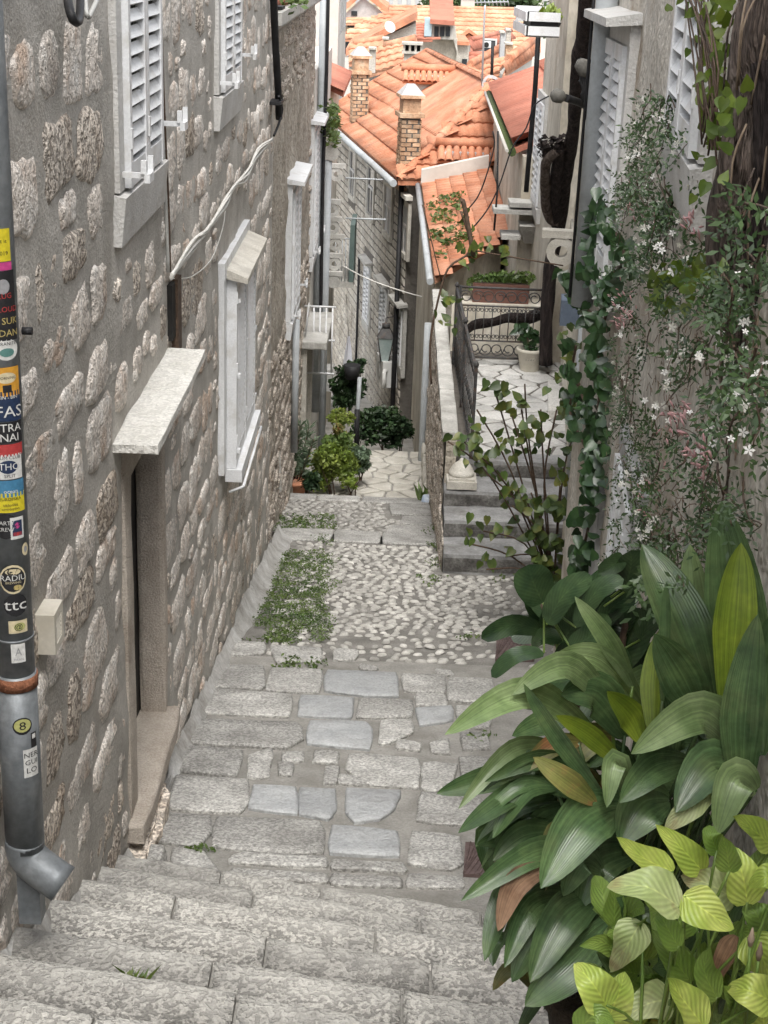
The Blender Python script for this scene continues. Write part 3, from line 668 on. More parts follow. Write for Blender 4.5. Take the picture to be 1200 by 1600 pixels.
# ---- louvred shutters
def window(house, o, d, n, w, h, leaves=2, surr=0.13, mt_s=m_surr, sp=0.07, out=0.03, sill=True, hood=False, catches=True, top=True, slats=True, deep=0.03, name='window', smat=None, lintel=0.13):
    """o = lower corner of the shutters on the wall face, d along the wall, n out of it; house > window > shutter, slat, sill"""
    T = basis(o, d, n); off = OFF[house.name]; smat = smat or m_white
    b = MB(T)
    b.box((-surr, -0.05, 0), (0, out, h)); b.box((w, -0.05, 0), (w+surr, out, h))
    if top: b.box((-surr, -0.05, h), (w+surr, out+0.004, h+lintel))
    win = b.build(name, mt_s, house)
    if sill:
        b = MB(T); b.hexa([(-surr-0.02, -0.05, -0.24), (w+surr+.02, -0.05, -0.24), (w+surr+.02, out+.006, -0.24), (-surr-.02, out+.006, -0.24)],
                          [(-surr-0.02, -0.05, 0), (w+surr+.02, -0.05, 0), (w+surr+.02, out+0.03, -0.02), (-surr-.02, out+0.03, -0.02)])
        b.build('sill', mt_s, win)
    if hood:
        b = MB(T); b.hexa([(-surr-.05, -.05, h+lintel), (w+surr+.05, -.05, h+lintel), (w+surr+.05, out+.16, h+lintel-.02), (-surr-.05, out+.16, h+lintel-.02)],
                          [(-surr-.05, -.05, h+lintel+.07), (w+surr+.05, -.05, h+lintel+.07), (w+surr+.05, out+.16, h+lintel+.03), (-surr-.05, out+.16, h+lintel+.03)])
        b.build('hood', mt_s, win)
    lw = w / leaves; fr = 0.055; y0, y1 = out-0.012, out+deep
    ns = int((h - 0.22) / sp)
    sb = MB(Matrix(((T[0][0],T[0][1],T[0][2],0),(T[1][0],T[1][1],T[1][2],0),(T[2][0],T[2][1],T[2][2],0),(0,0,0,1))))
    sw = lw/2 - fr + 0.004
    sb.hexa([(-sw, -0.018, 0.020), (sw, -0.018, 0.020), (sw, 0.008, -0.026), (-sw, 0.008, -0.026)], [(-sw, -0.014, 0.027), (sw, -0.014, 0.027), (sw, 0.013, -0.021), (-sw, 0.013, -0.021)])
    slat_me = sb.mesh('slat', smat)
    for l in range(leaves):
        x0, x1 = l*lw + 0.004, (l+1)*lw - 0.004
        b = MB(T); b.box((x0, y0, 0.004), (x0+fr, y1, h-.004)); b.box((x1-fr, y0, 0.004), (x1, y1, h-.004))
        b.box((x0+fr, y0, 0.004), (x1-fr, y1-.004, 0.11)); b.box((x0+fr, y0, h-0.10), (x1-fr, y1-.004, h-.004))
        bk_ = MB(T); bk_.box((x0+fr, y0-.02, 0.1), (x1-fr, y0-.012, h-.1)); bk_.build('backing', m_riser, win)  # dark panel stands in for the shade behind the slats
        for zz in (0.18, h*0.5, h-.2): b.box((x0-.006, y1, zz), (x0+.03, y1+.008, zz+.09))
        b.build('shutter', smat, win)
        if slats:
            for k in range(ns):
                link('slat', slat_me, win, T @ Vector(((x0+x1)/2, y1-0.017, 0.135 + (k+.4)*(h-0.22)/ns)))
    if catches:
        for xx, zz in ((-0.06, 0.06), (w+0.10, 0.16)):
            b = MB(T); b.box((xx, out, zz), (xx+.02, out+.10, zz+.025)); b.box((xx-.01, out+.10, zz-.02), (xx+.11, out+.125, zz+.02)); b.box((xx+.09, out+.10, zz+.02), (xx+.11, out+.125, zz+.09)); b.box((xx-.01, out+.085, zz+.02), (xx+.02, out+.11, zz+.08))
            b.build('shutter_catch', m_white, win)
    return win
dL, nL = (0, 1, 0), (1, 0, 0)
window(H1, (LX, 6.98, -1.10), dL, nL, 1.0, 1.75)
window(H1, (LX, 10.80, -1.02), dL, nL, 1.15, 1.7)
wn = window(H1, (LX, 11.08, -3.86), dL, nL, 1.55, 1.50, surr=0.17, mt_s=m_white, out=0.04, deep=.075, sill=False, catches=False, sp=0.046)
b = MB(basis((LX, 11.08, -3.86), dL, nL)); b.box((-.02, 0.03, -0.10), (1.6, 0.16, 0.0)); b.build('sill', m_white, wn)
b = MB(basis((LX, 11.08, -3.86), dL, nL)); b.tube([(0, .06, -.19), (0, .17, -.14), (1.55, .17, -.14), (1.55, .06, -.19)], 0.012, 6); b.build('drying_rail', m_white, wn)
b = MB(basis((LX, 11.08, -2.36), dL, nL)); b.hexa([(-.04, 0, 0.0), (1.6, 0, 0), (1.6, 0.2, -.04), (-.04, 0.2, -.04)], [(-.04, 0, 0.08), (1.6, 0, 0.08), (1.6, 0.2, 0.0), (-.04, 0.2, 0.0)]); b.build('hood', m_lime, wn)
for zz in (0.12, 0.72, 1.3):
    b = MB(basis((LX, 11.08, -3.86), dL, nL)); b.box((0.03, 0.09, zz), (.08, 0.14, zz+.03)); b.box((1.5, .09, zz), (1.62, .12, zz+.03)); b.build('hinge', m_white, wn)
# vent grille low on the wall
vp = onX(58, 1030, LX); vt_ = onX(78, 945, LX)
V = thing('vent_grille', 'cream louvred vent grille low on the rubble wall near the drainpipe', 'vent', vp)
T = basis((LX+0.02, vp.y, vp.z + .02), dL, nL); vw, vh = 0.15, 0.16
b = MB(T); b.box((0, -.05, 0), (vw, .02, vh)); b.box((0, .02, 0), (.03, .05, vh)); b.box((vw-.03, .02, 0), (vw, .05, vh)); b.box((.03, .02, 0), (vw-.03, .05, .03)); b.box((.03, .02, vh-.03), (vw-.03, .05, vh)); b.build('grille_frame', m_potw, V)
for k in range(6):
    b = MB(T); z = .034 + k*.017; b.hexa([(.03, .02, z), (vw-.03, .02, z), (vw-.03, .048, z-.008), (.03, .048, z-.008)], [(.03, .02, z+.011), (vw-.03, .02, z+.011), (vw-.03, .03, z+.009), (.03, .03, z+.009)]); b.piece('slat', m_potw, V)
# ================================================================== TERRACE AND ITS STEPS (right of the ramp)
TZ = -5.61
TER = thing('stone_terrace', 'raised stone-paved terrace with three worn steps and side wall', 'terrace', (0.68, 15.3, -6.4))
def tstep(y0, y1, z0, z1, xl):
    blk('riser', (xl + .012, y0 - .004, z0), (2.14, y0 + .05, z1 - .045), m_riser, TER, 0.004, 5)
    o = blk('step', (xl, y0, z0 - 0.3), (2.15, y1 + 0.05, z1), m_tread, TER, 0.008, 6); return o
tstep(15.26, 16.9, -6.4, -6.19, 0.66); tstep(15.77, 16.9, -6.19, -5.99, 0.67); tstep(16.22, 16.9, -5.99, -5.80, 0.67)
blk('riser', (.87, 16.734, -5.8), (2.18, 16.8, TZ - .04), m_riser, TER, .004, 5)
blk('step', (0.86, 16.74, -6.3), (2.2, 17.1, TZ + 0.012), m_tread, TER, 0.008, 6)
b = MB(); b.box((0.70, 16.95, -9.2), (2.9, 24.6, TZ - 0.03)); b.build('terrace_core', m_mortd, TER)
tf = MB(); tf.box((0.72, 16.98, TZ - 0.028), (2.7, 21.6, TZ - 0.012)); tfl = tf.build('paving', m_mortd, TER)
for pl in voronoi(0.98, 2.62, 17.02, 21.4, 52, 11):
    slab([Vector((x, y, TZ)) for x, y in pl], m_terr, tfl, 'flagstone', 0.03, 0.006, 0.012, 3)
# side wall of the terrace along the alley, with coping
b = MB(); g = {}
ys = [15.3 + 0.16*i for i in range(59)]; 
def twtop(y): return TZ + 0.30 if y > 16.5 else (-5.8 - 0.02 if y > 16.2 else (-5.99 if y > 15.75 else -6.19)) - 0.02
for i in range(len(ys)-1):
    for j in range(18):
        z0 = -9.2 + (twtop(ys[i]) + 9.2)*j/18; z1 = -9.2 + (twtop(ys[i]) + 9.2)*(j+1)/18
        q = [(ys[i], z0), (ys[i+1], z0), (ys[i+1], z1), (ys[i], z1)]
        b.F_([b.V((0.66 - 0.025*nz((y, z, 0), 4.0), y, z)) for y, z in q][::-1], True)
tw = b.build('side_wall', m_mortar2, TER)
b = MB(); b.box((0.68, 16.5, -6), (0.80, 24.6, TZ + 0.30)); b.build('parapet', m_mortar2, TER)
def tgl(y): return gz(y) if y < 21.4 else LZ
rubble(0.66, 15.3, 24.5, -5.5, tgl, [(15.2, 16.5, -6.0, -5)], tw, m_rubble2, 0, (0.2, 0.5), (0.12, 0.25), (0.02, 0.05), 0.02, -1, 9)
y = 16.55
while y < 24.0:
    blk('coping', (0.63, y, TZ + 0.30), (0.82, min(24.2, y + 1.78), TZ + 0.40), m_cop, TER, 0.006, 5); y += 1.8
# column base standing on the top tread
CB = thing('column_base', 'round fluted stone column base on a square plinth, on the terrace steps', 'column base', (0.86, 16.42, -5.79))
b = MB(); b.box((0.70, 16.22, -5.79), (1.04, 16.58, -5.70)); b.box((0.725, 16.245, -5.70), (1.015, 16.555, -5.67)); b.build('plinth', m_lime, CB)
b = MB(); c = (0.87, 16.40, -5.67); rings = []; n = 28
for rr, zz in ((.14, 0), (.15, .02), (.14, .05), (.125, .06), (.115, .09), (.09, .125), (.05, .16), (.035, .165), (.03, .19)):
    rings.append([b.V((c[0] + rr*(1 + (.05*math.cos(j*math.pi) if 0.055 < zz < .15 else 0))*math.cos(6.283*j/n), c[1] + rr*(1 + (.05*math.cos(j*math.pi) if 0.055 < zz < .15 else 0))*math.sin(6.283*j/n), c[2] + zz)) for j in range(n)])
for A, B in zip(rings, rings[1:]):
    for j in range(n): b.F_([A[j], A[(j+1)%n], B[(j+1)%n], B[j]], True)
b.F_(rings[-1]); b.build('fluted_drum', m_lime, CB)
# ---- wrought-iron railing along the edge and the scrolled panel across the far end
RL_ = thing('iron_railing', 'dark wrought-iron side railing along the terrace edge', 'railing', (0.98, 16.8, TZ))
rp = [Vector((0.985, 16.78, 0)), Vector((0.90, 21.05, 0))]
def rpt(t, z): p = rp[0].lerp(rp[1], t); return Vector((p.x, p.y, TZ + z))
b = MB(); b.tube([rpt(0, 1.08), rpt(1, 1.10)], 0.022, 8); b.build('handrail', m_iron, RL_)
b = MB(); b.tube([rpt(0, .96), rpt(1, .98)], 0.010, 6); b.build('upper_rail', m_iron, RL_)
b = MB(); b.tube([rpt(0, .10), rpt(1, .10)], 0.012, 6); b.build('lower_rail', m_iron, RL_)
for t in (0.0, 0.5, 1.0):
    b = MB(); p = rpt(t, 0); b.box((p.x-.02, p.y-.02, TZ), (p.x+.02, p.y+.02, TZ+1.12)); b.lathe([(.026, 0), (.034, .02), (.02, .05), (.005, .07)], (p.x, p.y, TZ+1.12), 10); b.build('post', m_iron, RL_)
for k in range(1, 22):
    b = MB(); p = rpt(k/22, .1); q = rpt(k/22, .97); b.tube([p, q], 0.007, 6)
    m = p.lerp(q, .5); b.lathe([(.009, -.04), (.02, -.015), (.02, .015), (.009, .04)], m, 8); b.build('baluster', m_iron, RL_)
GT = thing('iron_gate_panel', 'scrolled wrought-iron panel across the far end of the terrace', 'railing', (1.5, 21.05, TZ))
gx0, gx1, gy = 0.95, 2.24, 21.05
for z, r_ in ((1.12, .018), (.86, .012), (.36, .012), (.12, .014)):
    b = MB(); b.tube([(gx0, gy, TZ+z), (gx1, gy, TZ+z)], r_, 6); b.build('rail', m_iron, GT)
for x in (gx0, gx1):
    b = MB(); b.box((x-.018, gy-.018, TZ), (x+.018, gy+.018, TZ+1.14)); b.build('post', m_iron, GT)
for k in range(1, 11):
    x = gx0 + (gx1-gx0)*k/11; b = MB(); b.tube([(x, gy, TZ+.36), (x, gy, TZ+.86)], .008, 6); b.build('baluster', m_iron, GT)
def scroll(cx, cz, r_, sgn, ph=0.0, turns=1.35):
    return [Vector((cx + sgn*math.cos(ph + a)*r_*(1 - .62*a/(6.283*turns)), gy, cz + math.sin(ph + a)*r_*(1 - .62*a/(6.283*turns)))) for a in [6.283*turns*i/22 for i in range(23)]]
for k in range(8):
    cx = gx0 + (gx1-gx0)*(k+.5)/8
    for sp_ in (scroll(cx, TZ+.99, .095, 1 if k % 2 else -1), scroll(cx, TZ+.24, .10, -1 if k % 2 else 1, 3.1)): b = MB(); b.tube(sp_, .009, 5); b.build('scroll', m_iron, GT)
for k in range(10):
    cx = gx0 + (gx1-gx0)*(k+1)/11
    for s in (-1, 1):
        b = MB(); b.tube(scroll(cx + s*.035, TZ+.80, .033, s, 0, 1.2), .006, 5); b.build('small_scroll', m_iron, GT); b = MB(); b.tube(scroll(cx + s*.035, TZ+.42, .033, s, 0, 1.2), .006, 5); b.build('small_scroll', m_iron, GT)

# ================================================================== RIGHT HOUSES
HN = thing('vine_covered_house', 'weathered plaster house on the right behind the jasmine and vines', 'house', (1.3, 7, -4.6))
b = MB(); g = {}
ny, nzn = 90, 64; zt, zb = 1.3, -6.4
def nv(i, j):
    if (i, j) not in g:
        y = 0.6 + 10.5*i/ny; z = zb + (zt-zb)*j/nzn
        g[(i, j)] = b.V((wallN(y) - 0.025*nz((y, z, 3), 1.6) - 0.018*nz((y, z, 8), 5.0), y, z))
    return g[(i, j)]
for i in range(ny):
    for j in range(nzn): b.F_([nv(i, j), nv(i, j+1), nv(i+1, j+1), nv(i+1, j)], True)
NW = b.build('wall', m_plst, HN)
b = MB(); b.box((1.44, 11.0, zb), (2.2, 11.12, zt)); b.hexa([(1.75, .5, zb), (1.95, .5, zb), (1.95, 11.1, zb), (1.75, 11.1, zb)], [(1.75, .5, zt), (1.95, .5, zt), (1.95, 11.1, zt), (1.75, 11.1, zt)]); b.build('wall_core', m_plst, HN)
def nwall_basis(y, z):
    a, c = Vector((wallN(y), y, 0)), Vector((wallN(y+.5), y+.5, 0)); d = (c-a).normalized(); return Vector((a.x - .02, y, z)), d, Vector((-d.y, d.x, 0))
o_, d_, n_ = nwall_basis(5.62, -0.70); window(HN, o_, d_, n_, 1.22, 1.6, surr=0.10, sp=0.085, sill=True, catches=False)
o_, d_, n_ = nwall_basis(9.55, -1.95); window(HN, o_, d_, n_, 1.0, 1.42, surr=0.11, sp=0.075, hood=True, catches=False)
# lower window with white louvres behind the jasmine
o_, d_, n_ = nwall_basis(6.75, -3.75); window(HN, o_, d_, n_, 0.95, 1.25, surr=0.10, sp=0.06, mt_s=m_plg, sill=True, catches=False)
# grey strip of render at the foot of the wall
b = MB()
for ya, yb, zlo, zhi in ((9.0, 9.75, -6.2, -3.2),):
    b.hexa([(wallN(ya)-.03, ya, zlo), (wallN(yb)-.03, yb, zlo), (wallN(yb)+.05, yb, zlo), (wallN(ya)+.05, ya, zlo)], [(wallN(ya)-.03, ya, zhi), (wallN(yb)-.03, yb, zhi), (wallN(yb)+.05, yb, zhi), (wallN(ya)+.05, ya, zhi)])
b.build('render_strip', m_plg, HN)
# terrace house beyond
HT = thing('terrace_house', 'pale stone house beside the terrace with door frame and shutter', 'house', (2.0, 16.4, TZ))
b = MB(); g = {}; ny, nzn = 80, 56; zt, zb = 0.8, -8.5
TY1 = 24.4
def tv(i, j):
    if (i, j) not in g:
        y = 10.9 + (TY1-10.9)*i/ny; z = zb + (zt-zb)*j/nzn
        g[(i, j)] = b.V((wallT(y) - 0.03*nz((y, z, 13), 1.3) - 0.03*nz((y, z, 18), 4.0), y, z))
    return g[(i, j)]
for i in range(ny):
    for j in range(nzn): b.F_([tv(i, j), tv(i, j+1), tv(i+1, j+1), tv(i+1, j)], True)
b.build('wall', m_plst2, HT)
b = MB(); b.box((3.1, 10.9, zb), (3.3, TY1, zt)); b.box((wallT(TY1)-.01, TY1-.15, zb), (3.3, TY1, zt)); b.build('wall_core', m_plst2, HT)
# door frame onto the terrace
p0 = onT(880, 585, .0); DYT = 18.6
T = basis((wallT(DYT), DYT, TZ), TD, TN)
b = MB(T)
b.box((0, -.05, 0), (.24, .07, 2.05)); b.box((1.16, -.05, 0), (1.40, .07, 2.05)); b.box((-.03, -.05, 2.05), (1.43, .09, 2.30)); b.build('door_frame', m_lime, HT)
b = MB(T); b.box((.24, -.05, 0), (1.16, .012, 2.05)); b.build('door', m_plg, HT)
b = MB(T); b.box((-.05, -.05, 0), (1.45, .22, .10)); b.build('door_step', m_slab, HT)
b = MB(); b.box((2.2, 21.35, -8.5), (3.2, 24.4, .8)); b.build('far_wall', m_plst2, HT)
q0 = onX(856, 165, 2.2); q1 = onX(850, 335, 2.2); window(HT, (2.195, q0.y, q1.z), (0, 1, 0), (-1, 0, 0), 1.2, q0.z - q1.z, surr=0.10, sp=0.1, catches=False, out=.04)
# stone brackets on the terrace house
def bracket(name, parent, o, d, n, w=0.16, dep=0.42, hole=True, mt=m_lime, th=0.09):
    T = basis(o, d, n); b = MB(T)
    b.box((-w/2, -0.02, 0), (w/2, dep, th))
    nseg = 16; R0, R1 = dep*0.40, dep*0.17 if hole else 0.001; cy, cz = dep*0.46, -R0*0.93
    for s in (-w/2+.01, w/2-.01):
        pts0 = [b.V((s, cy + R0*math.cos(6.283*k/nseg), cz + R0*math.sin(6.283*k/nseg))) for k in range(nseg)]
        pts1 = [b.V((s, cy + R1*math.cos(6.283*k/nseg), cz + R1*math.sin(6.283*k/nseg))) for k in range(nseg)]
        if s < 0: a0, a1 = pts0, pts1
        else: c0, c1 = pts0, pts1
        for k in range(nseg):
            q = [pts0[k], pts0[(k+1)%nseg], pts1[(k+1)%nseg], pts1[k]]; b.F_(q if s > 0 else q[::-1])
    for k in range(nseg):
        b.F_([a0[k], a0[(k+1)%nseg], c0[(k+1)%nseg], c0[k]]); b.F_([a1[k], c1[k], c1[(k+1)%nseg], a1[(k+1)%nseg]])
    return b.build(name, mt, parent)
pb = onT(905, 372, 0); bracket('bracket', HT, (pb.x, pb.y, pb.z), TD, TN, 0.2, 0.46)
for x0, x1, y_ in ((770, 832, 322), (795, 850, 312), (782, 812, 362)):
    p, q = onY(x0, y_, 24.3), onY(x1, y_, 24.3); b = MB(); b.box((p.x, 24.0, p.z - .07), (q.x, 24.5, p.z)); b.build('shelf', m_cop, HT)
p = onY(812, 352, 24.0); q = onY(852, 352, 24.0); b = MB(); b.hexa([(p.x + .1, 24.1, p.z - .3), (q.x - .1, 24.1, p.z - .3), (q.x - .1, 24.45, p.z - .3), (p.x + .1, 24.45, p.z - .3)], [(p.x, 23.9, p.z), (q.x, 23.9, p.z), (q.x, 24.45, p.z), (p.x, 24.45, p.z)]); b.build('stone_basin', m_cop, HT)

# ---- house with the red roof beyond (its eave runs along the alley)
def tile_rows(b, e0, e1, r0, r1, row=0.40, wav=0.22, amp=0.035, lift=0.03, seg=6, jit=0.004):
    "rows of half-round tiles between an eave line e0-e1 and a ridge line r0-r1; clips itself to hips"
    e0, e1, r0, r1 = (Vector(p) for p in (e0, e1, r0, r1))
    d = (e1 - e0); d.normalize(); upv = (r0 - e0) - d * (r0 - e0).dot(d)
    if upv.length < .01: upv = (r1 - e0) - d*(r1 - e0).dot(d)
    L = upv.length; upn = upv.normalized(); nrm = d.cross(upn); nrm = nrm if nrm.z > 0 else -nrm
    n = max(1, round(L / row)); 
    def sp(v): a = (r0 - e0).dot(d); c = (r1 - e0).dot(d); E = (e1 - e0).dot(d); return a * v, E + (c - E) * v
    for k in range(n):
        v0, v1 = k / n, min(1.0, (k + 1.06) / n)
        l0, h0 = sp(v0); l1, h1 = sp(v1)
        lo, hi = max(l0, l1), min(h0, h1); lo2, hi2 = min(l0, l1), max(h0, h1)
        lo, hi = (l0 + l1) / 2, (h0 + h1) / 2
        if hi - lo < wav: continue
        m = int((hi - lo) / wav * seg) ; lo = math.floor(lo / wav) * wav; A = []; B = []; Cc = []
        for i in range(m + seg + 1):
            s = lo + i * wav / seg; ph = (s / wav) * 2 * math.pi
            hgt = amp * math.sqrt(abs(math.sin(ph / 2))) + jit * nz((s * 3, k, 0), 2.0)
            p0 = e0 + d * s + upn * (L * v0 + 0.012 * nz((s * 2.0, k * 3.1, 1), 2.0)); p1 = e0 + d * s + upn * (L * v1)
            A.append(b.V(p0 + nrm * (hgt + lift))); B.append(b.V(p1 + nrm * (hgt * 0.8))); Cc.append(b.V(p0 + nrm * (hgt * 0.2)))
        for i in range(len(A) - 1):
            b.F_([A[i], A[i+1], B[i+1], B[i]], True); b.F_([Cc[i], Cc[i+1], A[i+1], A[i]], False)
def ridge_tiles(parent, a, c, mt, r_=0.09, step=0.42, name='ridge_tile'):
    a, c = Vector(a), Vector(c); L = (c - a).length; n = max(1, int(L / step)); d = (c - a).normalized()
    x = d.cross(Vector((0, 0, 1))).normalized(); z = x.cross(d)
    b = MB()
    for k in range(7):
        an = math.pi * k / 6
        for t, rr in ((0, r_ * 1.12), (step * 1.06, r_ * .95)): b.V(d * t + x * math.cos(an) * rr + z * math.sin(an) * rr * .8)
    for k in range(6): b.F_([2*k, 2*k+1, 2*k+3, 2*k+2], True)
    me = b.mesh(name, mt)
    for k in range(n): link(name, me, parent, a + d * (L * k / n) + Vector((0, 0, .02)))
def roofpart(parent, quads, mt, name='roof', thick=0.10, **kw):
    b = MB()
    for q in quads:
        e0, e1, r0, r1 = (Vector(p) for p in q); dn = Vector((0, 0, thick))
        b.hexa([e0 - dn, e1 - dn, r1 - dn, r0 - dn], [e0 - dn*.1, e1 - dn*.1, r1 - dn*.1, r0 - dn*.1])
    o = b.build(name, mt, parent)
    b = MB()
    for q in quads: tile_rows(b, *q, **kw)
    b.build('tile_rows', mt, o, 'stuff'); return o
HR = thing('red_roofed_house', 'house with a red corrugated tile roof just beyond the terrace', 'house', (1.95, 28, -9))
e0 = onZ(802, 232, -3.0); e1 = onZ(763, 143, -3.0)
e0 = Vector((1.86, 24.75, -3.0)); e1 = Vector((2.0, 34.8, -3.0))
roofpart(HR, [(e1, e0, e1 + Vector((4.2, 0.2, 2.0)), e0 + Vector((4.2, -.1, 2.0)))], m_tile2, wav=0.26, amp=.12, lift=.06, row=1.2)
b = MB(); b.hexa([(1.98, 24.45, -9.5), (6, 24.45, -9.5), (6, 34.6, -9.5), (2.08, 34.6, -9.5)], [(1.98, 24.45, -3.1), (6, 24.45, -3.1), (6, 34.6, -3.1), (2.08, 34.6, -3.1)]); b.build('wall', m_plst2, HR)
b = MB(); b.tube([e0 + Vector((-.05, -.1, -.06)), e1 + Vector((-.05, 0, -.06))], .07, 8); b.build('gutter', m_moss, HR)
b = MB(); b.tube([e0 + Vector((-.13, -.1, -.04)), e1 + Vector((-.13, 0, -.04))], .03, 6); b.build('gutter_edge', m_plw, HR)

# ---- lower house in the middle: small roof patch, white flashing, wall of squared stone
HB = thing('low_roofed_house', 'low house below the railing with a patched mono-pitch tile roof', 'house', (1.2, 28, -9.5))
bx = [Vector((0.70, 25.2, -5.25)), Vector((1.92, 27.0, -4.85)), Vector((1.95, 32.6, -4.35)), Vector((0.52, 32.6, -4.75))]
roofpart(HB, [(bx[3], bx[0], bx[2], bx[1])], m_tile, wav=0.22, row=.30)
b = MB(); b.hexa([Vector((p.x, p.y + (.1 if i < 2 else 0), -10)) for i, p in enumerate(bx)], [Vector((p.x, p.y + (.1 if i < 2 else 0), p.z - .12)) for i, p in enumerate(bx)]); b.build('wall', m_plst2, HB)
b = MB(); b.tube([bx[0] + Vector((-.08, 0, -.06)), bx[3] + Vector((-.08, 0, -.06))], .06, 8); b.build('gutter', m_pipeg, HB)
b = MB(); b.hexa([Vector((0.5, 32.3, -4.75)), Vector((1.9, 32.3, -4.40)), Vector((1.9, 32.55, -4.40)), Vector((.5, 32.55, -4.75))], [Vector((0.5, 32.3, -4.45)), Vector((1.9, 32.3, -4.1)), Vector((1.9, 32.55, -4.1)), Vector((.5, 32.55, -4.45))]); b.build('flashing', m_plw, HB)

# ================================================================== HOUSE A: squared blocks, hipped roof, chimneys, dormers
HA = thing('hip_roofed_block_house', 'squared-stone house with big orange hipped roof and brick chimneys, at the bend', 'house', (0.26, 33.2, -10.5))
A0 = Vector((0.26, 33.0, 0)); A1 = Vector((-1.52, 43.0, 0)); AD = (A1 - A0).normalized(); AN = Vector((-AD.y, AD.x, 0)); AI = -AN   # AN points to the alley
EZ, RZ = -4.7, -2.9; WB = -12.0
def A(s, out, z): return A0 + AD * s + AN * out + Vector((0, 0, z))
LA = (A1 - A0).length
b = MB(); b.hexa([A(0, 0, WB), A(0, -5, WB), A(LA + 3, -5, WB), A(LA + 3, 0, WB)], [A(0, 0, EZ), A(0, -5, EZ), A(LA + 3, -5, EZ), A(LA + 3, 0, EZ)]); wa = b.build('wall', m_mortd, HA)
AW = []   # window openings (s0,s1,z0,z1)
def winA(s, z, w_, h_): AW.append((s - w_/2 - .16, s + w_/2 + .16, z - .16, z + h_ + .32))
def locA(px, py): p = onPlane(px, py, A0, AN); return (p - A0).dot(AD), p.z
upw = []; dnw = []
for px, py, px2, py2 in ((553, 238, 553, 307), (582, 263, 582, 338), (609, 292, 609, 367), (634, 320, 634, 395)):
    s, z1 = locA(px, py); s2, z0 = locA(px2, py2); upw.append((s, z0, .95, z1 - z0)); winA(s, z0, .95, z1 - z0)
for px, py, px2, py2 in ((576, 415, 572, 500), (602, 448, 598, 540), (626, 480, 623, 565)):
    s, z1 = locA(px, py); s2, z0 = locA(px2, py2); dnw.append((s, z0, .9, z1 - z0)); winA(s, z0, .9, z1 - z0)
b = MB(basis((A0.x, A0.y, 0), AD, AN)); rr = random.Random(4); z = EZ - .12
while z > -11.8:
    h = rr.uniform(.13, .18); s = rr.uniform(-.2, 0)
    while s < LA + 2:
        w_ = rr.uniform(.15, .28)
        if not any(s + w_ > q[0] and s < q[1] and z > q[2] and z - h < q[3] for q in AW):
            s0_, s1_ = max(0.01, s), s + w_
            if s1_ - s0_ > .08: b.hexa([(s0_, -.01, z-h), (s1_, -.01, z-h), (s1_, -.01, z), (s0_, -.01, z)][::-1], [(s0_+.015, .03, z-h+.015), (s1_-.015, .03, z-h+.015), (s1_-.015, .03, z-.015), (s0_+.015, .03, z-.015)][::-1])
        s += w_ + rr.uniform(.03, .05)
    z -= h + rr.uniform(.03, .05)
b.build('stone_blocks', m_block, wa, 'stuff')
for (s, z0, w_, h_) in upw:
    T = basis(A(s - w_/2, 0, z0), AD, AN)
    b = MB(T); b.box((-.15, -.02, -.12), (0, .05, h_ + .12)); b.box((w_, -.02, -.12), (w_ + .15, .05, h_ + .12)); b.box((0, -.02, h_), (w_, .05, h_ + .12)); b.box((0, -.02, -.12), (w_, .07, 0)); b.box((-.22, -.02, h_ + .20), (w_ + .22, .14, h_ + .29)); wi = b.build('window', m_lime, HA)
    b = MB(T); b.box((0, -.02, 0), (w_, .008, h_)); b.build('pane', m_glass if s > 4.5 else m_plg, wi)
    b = MB(T); b.box((.0, .008, h_ * .0), (.05, .03, h_)); b.box((w_ - .05, .008, 0), (w_, .03, h_)); b.box((.05, .008, h_ * .55), (w_ - .05, .03, h_ * .6)); b.box((w_*.5-.025, .008, 0), (w_*.5+.025, .028, h_*.55)); b.build('casement', m_surr, wi)
for (s, z0, w_, h_) in dnw:
    window(HA, A(s - w_/2, 0, z0), AD, AN, w_, h_, surr=.12, sp=.11, hood=True, catches=False, mt_s=m_cop)
nr = A(2.5, -2.2, RZ); fr_ = A(12.6, -2.2, RZ); nr = Vector((2.06, 35.5, RZ)); fr_ = Vector((0.72, 45.6, RZ))
c0 = A(-.2, .28, EZ - .05); c1 = A(LA + 2.6, .28, EZ - .05); c2 = A(-.2, -4.6, EZ - .05); c3 = A(LA + 2.6, -4.6, EZ - .05)
c0n = c0 + (c0 - nr) * 0.25; c2n = c2 + (c2 - nr) * .25
roofpart(HA, [(c1, c0, fr_, nr)], m_tile, wav=0.19, row=.42, amp=.06, lift=.055)
roofpart(HA, [(c0, c2, nr, nr + Vector((.01, .001, 0)))], m_tile, name='front_roof', wav=0.19, row=.42, amp=.045, lift=.04)
b = MB(); b.hexa([c2, c3, fr_ - Vector((0,0,.1)), nr - Vector((0,0,.1))], [c2 + Vector((0,0,.05)), c3 + Vector((0,0,.05)), fr_, nr]); b.hexa([c1, c3, fr_ - Vector((0,0,.1))], [c1 + Vector((0,0,.05)), c3 + Vector((0,0,.05)), fr_]); b.build('back_roof', m_tile, HA)
for p, q in ((c0, nr), (nr, fr_), (fr_, c1)): ridge_tiles(HA, p, q, m_tile)
b = MB(); b.tube([c0 + AN*.10 + Vector((0,0,-.06)), c1 + AN*.10 + Vector((0,0,-.06))], .08, 8); b.build('gutter', m_pipeg, HA)
b = MB(); b.hexa([A(0, 0, EZ-.12), A(LA+2.6, 0, EZ-.12), A(LA+2.6, .16, EZ-.12), A(0, .16, EZ-.12)], [A(0, 0, EZ-.04), A(LA+2.6, 0, EZ-.04), A(LA+2.6, .2, EZ-.04), A(0, .2, EZ-.04)]); b.build('eaves_course', m_lime, HA)
b = MB(); b.tube([A(.25, .12, EZ - .1), A(.25, .12, WB)], .055, 8); b.build('drainpipe', m_black, HA)
